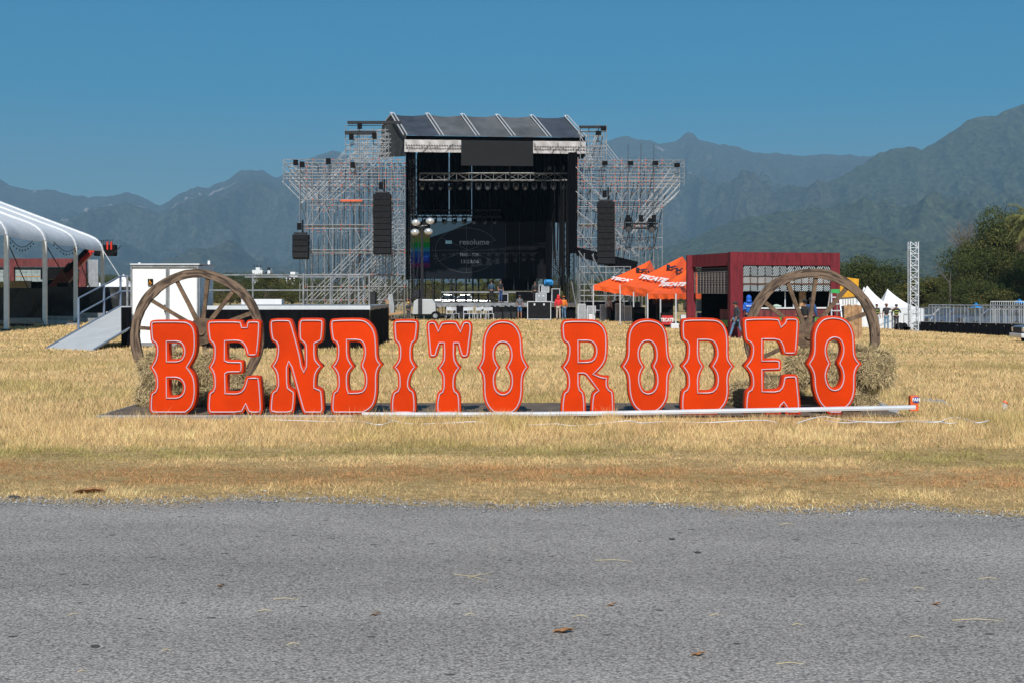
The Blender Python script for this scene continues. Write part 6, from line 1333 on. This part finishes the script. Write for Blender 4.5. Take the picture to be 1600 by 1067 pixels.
tent(1337, 1383, 1353, 448, 479, 112, 'far left white peaked tent behind the right wheel')
tent(1330, 1402, 1361.5, 446.5, 480, 104, 'left white peaked tent behind the three standing men')
tent(1374, 1443, 1389.5, 451.5, 482, 106, 'right white peaked tent behind the tall lattice mast')
for px0, px1, pxp, pyp, pye, Y, lab in ((196, 262, 226, 421, 447, 122, 'white peaked tent behind the toilet cabin'), (128, 172, 146, 440, 449, 128, 'low white tent tip behind the leaning barrier'), (150, 206, 190, 428, 449, 126, 'white tent slope between the marquee and the toilet cabin')): tent(px0, px1, pxp, pyp, pye, Y, lab)
mt = thing('truss_mast', 'tall pale lattice mast standing in front of the white tents', 'mast', (X(1427, 98.5), 98.5, gz(27.8, 98)))
MB().truss(Vector((X(1427, 98.5), 98.5, gz(27.8, 98) + .05)), P(1427, 378, 98.5), .55, .045, 15, 5).build('lattice', alu, mt); MB().box((X(1427, 98.5), 98.5, gz(27.8, 98) + .03), (.9, .9, .06)).build('base_plate', steel, mt)
for k, (px, w_, lab) in enumerate(((1408, .9, 'black bundle of cable behind the guard'), (1415, .5, 'small black box at the foot of the lattice mast'))): m = MB(); m.sphere((X(px, 98), 98.3, gz(27, 98) + .25), (w_ / 2, .3, .32), 10, 6); m.box((X(px + 2, 98), 98.2, gz(27, 98) + .14), (w_, .4, .28)); tag(m.build('gear_bag', black), lab, 'bag')
dk = thing('barrier_deck', 'low deck with black skirt and steel crowd barriers along its top at the right', 'deck', (33, 98, -.7))
a = Vector((X(1438, 101), 101, 0)); b_ = Vector((X(1660, 92), 92, 0)); zt = -.17
n_ = 9
for k in range(n_):
    p, q = a.lerp(b_, k / n_), a.lerp(b_, (k + 1) / n_); m = MB()
    for zz, r in ((zt + 1.12, .024), (zt + .12, .025)): m.tube(p + Vector((.03, 0, zz)), q + Vector((-.03, 0, zz)), r, 5)
    nb = 13
    for i in range(nb + 1): c = p.lerp(q, .01 + .98 * i / nb); m.tube(c + Vector((0, 0, zt + (.12 if 0 < i < nb else 0))), c + Vector((0, 0, zt + 1.12)), .009 if 0 < i < nb else .028, 4)
    m.build('crowd_barrier', steel, dk)
    m = MB(); p2, q2 = p + Vector((1.2, 5.5, 0)), q + Vector((1.2, 5.5, 0))
    if k > 0:
        for zz, r in ((zt + 1.25, .05), (zt + 1.05, .03)): m.tube(p2 + Vector((0, 0, zz)), q2 + Vector((0, 0, zz)), r, 5)
        for i in range(5): c = p2.lerp(q2, i / 4); m.tube(c + Vector((0, 0, zt)), c + Vector((0, 0, zt + 1.25)), .035, 5)
        m.build('rear_railing', steel, dk)
MB().slab([a + Vector((0, .05, zt - .1)), b_ + Vector((0, .05, zt - .1)), b_ + Vector((1.2, 5.6, zt - .1)), a + Vector((1.2, 5.6, zt - .1))], (0, 0, .1)).build('deck_top', steel, dk)
cloth('skirt', a.x, a.y, b_.x, b_.y, 0, zt - .02, drape, dk, .03, 80, zf=gz); cloth('skirt', a.x + 1, a.y + 5, a.x, a.y, -.9, zt - .02, drape, dk, .03, 10)
sb = thing('tall_barrier', 'taller steel barrier run beyond the barrier deck at the right edge', 'barrier', (X(1575, 104), 104, -.9))
m = MB()
for i in range(24): x_ = X(1548, 104) + i * .16; m.tube((x_, 104, -.9), (x_, 104, Z(471, 104)), .02, 4)
for zz in (Z(471, 104), Z(483, 104)): m.tube((X(1548, 104), 104, zz), (X(1548, 104) + 23 * .16, 104, zz), .03, 4)
m.build('bars', alu, sb)
def pickup(px, Y, yaw, lab, col, L=5.2, z0=None, sc_=1):
    x = X(px, Y); z0 = gz(x, Y) if z0 is None else z0; t = thing('pickup_truck', lab, 'pickup truck', (x, Y, z0)); t.rotation_euler = (0, 0, math.radians(yaw)); bodym = M('car_%s' % lab[:12], col, .25, .4, .05, 2); gls = M('car_glass', (.03, .04, .05), .08, 0, .1)
    def pr(pts, w_, name, mat, y0=0): m = MB(); m.slab([(a_, -w_ / 2 + y0, c_) for a_, c_ in pts], (0, w_, 0)); o = m.build(name, mat, bevel=.04); o.parent = t; return o
    pr([(-2.6, .45), (-2.65, .72), (-2.55, 1.02), (-1.35, 1.14), (1.0 - .9, 1.16), (2.6, 1.12), (2.6, .5)], 1.85, 'body', bodym)
    pr([(-1.3, 1.13), (-.55, 1.72), (.45, 1.76), (.95, 1.15)], 1.66, 'cabin', bodym); pr([(-1.12, 1.18), (-.52, 1.66), (.38, 1.69), (.72, 1.18)], 1.70, 'side_window', gls)
    m = MB(); m.slab([(-1.36, -.75, 1.16), (-1.36, .75, 1.16), (-.62, .7, 1.70), (-.62, -.7, 1.70)], (-.02, 0, .02)); o = m.build('windscreen', gls); o.parent = t
    m = MB(); m.b2(-2.68, -2.62, -.62, .62, .62, .95); o = m.build('grille', darksteel); o.parent = t
    m = MB(); m.b2(-2.78, -2.6, -.95, .95, .40, .62); o = m.build('bumper', alu, bevel=.03); o.parent = t
    m = MB(); m.b2(2.58, 2.72, -.92, .92, .45, .62); o = m.build('bumper', alu, bevel=.03); o.parent = t
    for s_ in (-1, 1):
        m = MB(); m.b2(-2.67, -2.52, s_ * .78 - .13, s_ * .78 + .13, .72, .95); o = m.build('headlight', lampm, bevel=.02); o.parent = t
        m = MB(); m.box((-1.05, s_ * 1.05, 1.22), (.12, .2, .2)); o = m.build('wing_mirror', black, bevel=.02); o.parent = t
        for x_ in (-1.75, 1.65):
            wh = MB().tube((x_, s_ * .88 - .13, .38), (x_, s_ * .88 + .13, .38), .38, 20).build('wheel', black); wh.parent = t; r_ = MB().tube((x_, s_ * .95 - .08, .38), (x_, s_ * .95 + .08, .38), .22, 12).build('rim', alu); r_.parent = wh
    return t
pickup(1493, 112, 12, 'blue pickup truck parked behind the barriers left of the others', (.05, .11, .22)); pickup(1548, 111, 8, 'grey blue pickup truck parked behind the barriers in the middle', (.09, .14, .22)); pickup(1468, 117, 20, 'white pickup truck behind the left end of the barriers', (.6, .6, .6)); pickup(1600, 113, 5, 'dark pickup truck behind the tall barrier at the right', (.05, .06, .07))
pickup(1590 + 76, 77.5, 0, 'silver grey pickup truck nosing in at the right edge of the picture', (.22, .24, .27))
pickup(728, 150, 0, 'white pickup truck seen under the stage behind the rear frame', (.45, .46, .48)); pickup(800 + 165 * 0 - 100, 158, 180, 'white van like truck half hidden behind the stage frame at left', (.4, .41, .43))
for px, py0, py1, w_, lab in ((1530, 473, 482, 14, 'bright blue canopy top above the barriers'), (1598, 467, 474, 9, 'bright blue canopy top at the far right edge')):
    Y = 110; t = thing('blue_canopy', lab, 'canopy', (X(px, Y), Y, -.9)); m = MB(); x_ = X(px, Y); ww = w_ / 2 * Y / F; zz0, zz1 = Z(py1, Y), Z(py0, Y); m.add([(x_ - ww, Y, zz0), (x_ + ww, Y, zz0), (x_ + ww, Y + 1.5, zz0), (x_ - ww, Y + 1.5, zz0), (x_, Y + .75, zz1)], [(0, 1, 4), (1, 2, 4), (2, 3, 4), (3, 0, 4), (3, 2, 1, 0)]); m.build('roof', M('blue_plastic', (.01, .22, .55), .5), t)
    for s_ in (-1, 1): MB().tube((x_ + s_ * ww, Y + .1, -.95), (x_ + s_ * ww, Y + .1, zz0), .03, 5).build('leg', steel, t)
hf = thing('timber_fence', 'brown timber fence panels beyond the parked pickups', 'fence', (X(1490, 119), 120, -.95))
for k in range(8): MB().b2(X(1440 + k * 17, 121), X(1440 + k * 17 + 15 - (k % 3) * 3, 121), 121, 121.1, -.95, Z(484 - (k % 2) * 2, 121)).build('panel', M('fence_brown', (.15, .09, .07), .8, 0, .3, 2), hf)
# white buildings far off on the plain
for px0, px1, py0, py1, Y, lab in ((447, 466, 425, 440, 620, 'white flat roofed house on the far plain left of the scaffold'), (418, 422, 419, 424, 900, 'tiny white house higher on the far plain'), (394, 410, 418, 420, 1100, 'long low white building far off beneath the mountains')):
    t = thing('house', lab, 'house', (X(px0, Y), Y, -.5)); m = MB(); m.b2(X(px0, Y), X(px1, Y), Y, Y + 10, -.5, Z(py0 + 4, Y)); m.b2(X(px0 + (px1 - px0) * .35, Y), X(px0 + (px1 - px0) * .75, Y), Y, Y + 10, Z(py0 + 4, Y), Z(py0, Y)); m.build('wall', white, t)
    for k in range(3): q = px0 + (px1 - px0) * (k + .5) / 3; MB().b2(X(q, Y) - .5, X(q, Y) + .5, Y - .1, Y - .02, Z(py1 - 4, Y) - .8, Z(py1 - 4, Y) + .8).build('window', darksteel, t)

# ============================================================ TREES
leafmat = MA('foliage', .7, .3); bark = M('bark', (.11, .085, .06), .9, 0, .3, 6, .6)
def crown_mesh(seed, nleaf, lobes, leaf, pal, shape=(1, 1, 1), fringe=.12):
    """unit crown about 1 high: leaf faces spread through clumps"""
    rs = np.random.RandomState(seed); cen = []; 
    for i in range(lobes):
        a = rs.uniform(0, 6.283); z = rs.uniform(.12, .92); r = math.sqrt(max(.05, 1 - (2 * z - .95) ** 2)) * .42 * rs.uniform(.35, 1.05); cen.append((math.cos(a) * r, math.sin(a) * r, z, rs.uniform(.10, .21)))
    cen = np.array(cen); k = rs.choice(lobes, nleaf, p=cen[:, 3] ** 2 / (cen[:, 3] ** 2).sum()); d_ = rs.normal(0, 1, (nleaf, 3)); d_ /= np.linalg.norm(d_, axis=1)[:, None]; r = rs.uniform(.45, 1.08, nleaf) ** .6 * cen[k, 3]; fr = rs.rand(nleaf) < fringe; r[fr] *= rs.uniform(1, 1.5, fr.sum())
    c = cen[k, :3] + d_ * r[:, None] * np.array([1, 1, .8]); c = c * np.array(shape)
    nr = d_ * .8 + rs.normal(0, .6, (nleaf, 3)) + np.array([0, 0, .3]); nr /= np.linalg.norm(nr, axis=1)[:, None]; t1 = np.cross(nr, rs.normal(0, 1, (nleaf, 3))); t1 /= np.linalg.norm(t1, axis=1)[:, None]; t2 = np.cross(nr, t1); s = leaf * rs.uniform(.6, 1.4, nleaf)[:, None]
    V = np.stack([c - t1 * s, c - t2 * s * .55, c + t1 * s, c + t2 * s * .55], 1); pal = np.array(pal); ci = rs.choice(len(pal), lobes); C = pal[ci[k]] * rs.uniform(.65, 1.4, (nleaf, 1)); x2 = rs.rand(nleaf) < .12; C[x2] = pal[rs.choice(len(pal), x2.sum())] * 1.3
    return V, np.clip(C, 0, 1), cen * np.array([shape[0], shape[1], shape[2], 1])
def tree_proto(seed, nleaf, lobes, leaf, pal, shape, name='tree', trunk_h=.28, fringe=.12):
    V, C, cen = crown_mesh(seed, nleaf, lobes, leaf, pal, shape, fringe); V[:, :, 2] += trunk_h * .55
    t = thing(name, '', '', (0, 0, 0)); o = npmesh('crown', V, [(0, 1, 2, 3)], 4, C, leafmat); o.parent = t
    m = MB(); rr = random.Random(seed); top = Vector((rr.uniform(-.03, .03), 0, trunk_h * .55 + .45)); m.tube((0, 0, -.02), (top.x * .5, 0, trunk_h), .028, 8, .02); m.tube((top.x * .5, 0, trunk_h), top, .02, 7, .008)
    for i in range(0, len(cen), 2):
        b0 = Vector((0, 0, trunk_h * rr.uniform(.6, 1.3))); m.tube(b0, Vector(cen[i][:3]) + Vector((0, 0, trunk_h * .5)), .011, 5, .003)
    o = m.build('trunk', bark); o.parent = t; return t
OL = [(.075, .085, .022), (.10, .105, .028), (.055, .068, .02), (.14, .125, .035)]
DK = [(.045, .062, .016), (.065, .078, .02), (.09, .095, .026)]
YE = [(.11, .10, .025), (.09, .085, .03), (.14, .11, .035)]
BR_ = [(.12, .085, .05), (.10, .08, .04), (.09, .08, .03)]
protos = {'o1': tree_proto(1, 5200, 22, .018, OL, (1.2, 1.2, 1)), 'o2': tree_proto(2, 5200, 26, .018, OL, (1.6, 1.3, .9)), 'd1': tree_proto(3, 9000, 34, .0135, DK, (1.15, 1.1, 1), fringe=.2), 'd2': tree_proto(4, 9000, 30, .0135, DK + OL[:1], (1.4, 1.2, 1), fringe=.2),
          'y1': tree_proto(5, 4200, 20, .018, YE, (1.3, 1.2, .9), fringe=.3), 'b1': tree_proto(6, 2600, 18, .014, BR_, (1.2, 1.1, 1), fringe=.5)}
used = set()
def tree(kind, px, pytop, Y, lab, group, w_=1., cat='tree'):
    x = X(px, Y); z0 = gz(x, min(Y, 120)); h = (Z(pytop, Y) - z0) / 1.12; s = (h * w_, h * w_, h); p = protos[kind]
    if kind not in used: used.add(kind); t = p; t.location = (x, Y, z0); t.scale = s; t.rotation_euler[2] = random.uniform(0, 6)
    else: t = copytree(p, (x, Y, z0), rotz=random.uniform(0, 6), scale=s)
    tag(t, lab, cat, group); return t
rr = random.Random(21)
# line behind the left half, up to the stage
px = -20
while px < 480:
    top = 432 - 4 * math.sin(px * .021) + rr.uniform(-3, 4) - (4 if px < 200 else 0)
    if 200 < px < 330: px += 22; continue
    kk = rr.choice(['o1', 'o2', 'o2', 'y1', 'd2']); tree(kk, px, top, rr.uniform(165, 200), {'o1': 'olive', 'o2': 'broad olive', 'y1': 'yellow green', 'd2': 'dark green'}[kk] + ' tree in the low treeline left of the stage', 'trees in the line left of the stage', 1.35); px += rr.uniform(13, 22)
px = 486
while px < 1075:
    top = 440 + rr.uniform(-3, 5) - (14 if px > 985 else 0)
    kk = rr.choice(['o1', 'y1', 'o2', 'b1']); tree(kk, px, top, rr.uniform(160, 195), {'o1': 'olive', 'o2': 'broad olive', 'y1': 'yellowing', 'b1': 'thin brown'}[kk] + ' tree seen low behind the stage and its scaffolding', 'trees behind the stage', 1.4); px += rr.uniform(17, 27)
for px, top in ((1040, 408), (1058, 404), (1072, 398), (1100, 396), (1130, 399)): tree('b1', px, top + 8, 150 + px % 7, 'sparse brown tree rising behind the orange canopies and bar', 'brown trees behind the canopies', 1.2)
for px, top, k in ((1322, 404, 'd1'), (1345, 405, 'd2'), (1368, 408, 'd1'), (1390, 420, 'd2'), (1412, 421, 'o2'), (1334, 428, 'o1')): tree(k, px, top, 135 + (px % 11), 'dark tree between the bar and the lattice mast', 'trees behind the white tents', 1.15)
for px, top, k in ((1437, 424, 'o2'), (1455, 428, 'y1'), (1472, 434, 'o1'), (1484, 446, 'y1'), (1446, 446, 'b1'), (1470, 452, 'o2'), (1428, 440, 'o1')): tree(k, px, top, 132 + (px % 9), 'mixed olive and yellow tree right of the lattice mast', 'bushy trees right of the mast', 1.2)
for px, top, Y, k, w_, lab in ((1518, 374, 128, 'd1', .85, 'dark dense tree at the left shoulder of the big right wood'), (1548, 334, 131, 'd2', .62, 'tallest dark tree in the wood at the right'), (1578, 344, 129, 'd1', .7, 'dark tree between the tallest tree and the palm'), (1612, 338, 131, 'd2', .7, 'dark tree beyond the palm at the right edge'),
    (1506, 404, 126, 'd2', .8, 'rounded dark tree low at the left of the right wood'), (1548, 392, 125, 'd2', .9, 'dark lower tree in front of the tallest tree'), (1590, 385, 125, 'd1', .9, 'dark tree hanging behind the palm trunk'), (1605, 425, 122, 'o1', 1.2, 'olive tree low at the right edge behind the barriers'), (1532, 436, 121, 'd1', 1.2, 'dark green bushy tree behind the blue canopy'), (1575, 448, 120, 'o2', 1.3, 'pale olive bush behind the tall barrier'), (1552, 454, 119.5, 'o1', 1.6, 'bright green bush above the parked pickups'), (1508, 452, 120, 'o2', 1.5, 'low green bush left above the parked pickups'), (1560, 352, 128, 'o1', .7, 'olive topped tree under the tallest crown'), (1527, 350, 136, 'b1', .6, 'bare brownish tree top behind the tallest dark tree'), (1556, 326, 137, 'b1', .55, 'twiggy brown tree top above the right wood')):
    tree(k, px, top, Y, lab, None, w_)
# dead snag
sn = thing('dead_tree', 'bare dead snag with forked grey limbs left of the right wood', 'tree', (X(1480, 122), 122, -.9)); m = MB(); Y = 122
for a, b_, c, d_, r0, r1 in ((1486, 500, 1484, 442, .08, .06), (1484, 442, 1472, 430, .06, .04), (1472, 430, 1459, 418, .045, .02), (1477, 434, 1463, 411, .05, .02), (1484, 442, 1486, 424, .05, .02), (1468, 420, 1463, 408, .03, .01)): m.tube(P(a, b_, Y), P(c, d_, Y), r0, 6, r1)
m.build('trunk', M('dead_wood', (.10, .085, .075), .9), sn)
# bare twiggy branches
for px, py, n_, lab in ((1500, 380, 12, 'pale bare twiggy tree at the upper left of the right wood'),):
    t = thing('bare_tree', lab, 'tree', (X(px, 134), 134, -.95)); m = MB(); rr = random.Random(px); base = P(px + 10, 395, 134); m.tube((base.x, 134, -.95), base, .15, 6, .1)
    for i in range(n_ * 5):
        a = rr.uniform(-1.1, 1.1); L = rr.uniform(1.5, 3.6); e = base + Vector((math.sin(a) * L * .8, rr.uniform(-1, 1), math.cos(a) * L)); mid = base.lerp(e, .5) + Vector((rr.uniform(-.3, .3), 0, 0)); m.tube(base, mid, .03, 4, .02); m.tube(mid, e, .02, 3, .006)
        for q in range(4): s_ = mid.lerp(e, rr.random()); m.tube(s_, s_ + Vector((rr.uniform(-.7, .7), rr.uniform(-.3, .3), rr.uniform(.1, .7))), .012, 3, .004)
    m.build('trunk', M('pale_twig', (.17, .15, .135), .9), t)
# palm at the right edge
pm_ = thing('palm_tree', 'shaggy palm with drooping yellow green fronds at the far right edge', 'palm', (X(1600, 117), 117, -.95)); Y = 117; top = P(1612, 350, Y)
MB().tube((top.x, Y, -.95), top, .32, 10, .24).build('trunk', bark, pm_)
rr = random.Random(5)
frm = M('palm_frond', (.15, .15, .035), .6, 0, .3, 3); frd = M('palm_dead_frond', (.24, .18, .09), .8, 0, .2, 3)
for i in range(110):
    dead = i > 70; a = rr.uniform(0, 6.283); el = rr.uniform(-.1, 1.3) if not dead else rr.uniform(-.9, -.2); L = rr.uniform(1.9, 2.9); m = MB(); p = top.copy(); dv = Vector((math.cos(a) * math.cos(el), math.sin(a) * math.cos(el), math.sin(el))); side = dv.cross(Vector((0, 0, 1))).normalized()
    for k in range(7):
        q = p + dv * L / 7; m.tube(p, q, .02, 3, .015)
        if k > 1:
            for s_ in (-1, 1):
                for j in range(3):
                    b0 = p.lerp(q, j / 3); e = b0 + (side * s_ * .8 + dv * .8 + Vector((0, 0, -.55))).normalized() * (.75 - abs(k - 4) * .1); w_ = dv * .035; m.add([b0 - w_, b0 + w_, e], [(0, 1, 2)])
        p = q; dv = (dv + Vector((0, 0, -.30))).normalized()
    m.build('frond', frd if dead else frm, pm_)
# far woods on the plain beneath the hills: nobody could count them
rs = np.random.RandomState(3); n = 90000; y = rs.uniform(210, 1500, n) ** 1.0; x = rs.uniform(-.48, .50, n) * y; hh = 2.5 + 3.5 * fbm(x, y, .03, 3, 4); keep = fbm(x, y, .008, 3, 9) > .40; x, y, hh = x[keep], y[keep], hh[keep]; n = len(x)
c = np.stack([x, y, -.5 + hh * rs.uniform(.05, 1, n)], -1); nr = rs.normal(0, 1, (n, 3)) + np.array([0, -.4, .4]); nr /= np.linalg.norm(nr, axis=1)[:, None]; t1 = np.cross(nr, rs.normal(0, 1, (n, 3))); t1 /= np.linalg.norm(t1, axis=1)[:, None]; t2 = np.cross(nr, t1); s = (.35 + y / 1100)[:, None] * rs.uniform(.6, 1.5, (n, 1))
V = np.stack([c - t1 * s, c - t2 * s * .6, c + t1 * s, c + t2 * s * .6], 1); C = np.array([.06, .07, .025]) * rs.uniform(.5, 1.6, (n, 1))
tag(npmesh('distant_scrub', V, [(0, 1, 2, 3)], 4, C, leafmat), 'far off dark scrub woodland covering the plain below the mountains', 'woodland', kind='stuff')

# ============================================================ HAZE (sunlit air between here and the hills)
hb = MB().b2(-13500, 13500, -300, 12300, -3, 1130); hz_ = None
hm = bpy.data.materials.new('air'); hm.use_nodes = True; hn = hm.node_tree; hn.nodes.remove(hn.nodes['Principled BSDF'])
pv = hn.nodes.new('ShaderNodeVolumePrincipled'); pv.inputs['Color'].default_value = (.42, .72, .97, 1); pv.inputs['Density'].default_value = .000125; pv.inputs['Anisotropy'].default_value = .1
hn.links.new(pv.outputs[0], hn.nodes['Material Output'].inputs['Volume'])
hz_ = hb.build('haze', hm); hz_['kind'] = 'stuff'; hz_['label'] = 'thin blue haze filling the air in front of the mountains'; hz_['category'] = 'haze'

# ============================================================ labels: look-alikes are told apart by their place in their row
ORD = 'first second third fourth fifth sixth seventh eighth ninth tenth eleventh twelfth thirteenth fourteenth fifteenth sixteenth seventeenth eighteenth nineteenth twentieth twenty-first twenty-second twenty-third twenty-fourth twenty-fifth twenty-sixth twenty-seventh twenty-eighth twenty-ninth thirtieth'.split()
by = {}
for o in COL.objects:
    if o.parent is None and o.get('label') and o.get('group'): by.setdefault(o['label'], []).append(o)
for lab, os_ in by.items():
    if len(os_) < 2 or len(os_) > 30: continue
    os_.sort(key=lambda o: (o.location.x if o.type == 'EMPTY' or o.location.length > 0 else o.data.vertices[0].co.x) / max(1, (o.location.y if o.type == 'EMPTY' or o.location.length > 0 else o.data.vertices[0].co.y)))
    for i, o in enumerate(os_): o['label'] = lab + ', ' + (ORD[i] if i < len(os_) - 1 else 'last') + ' from the left'
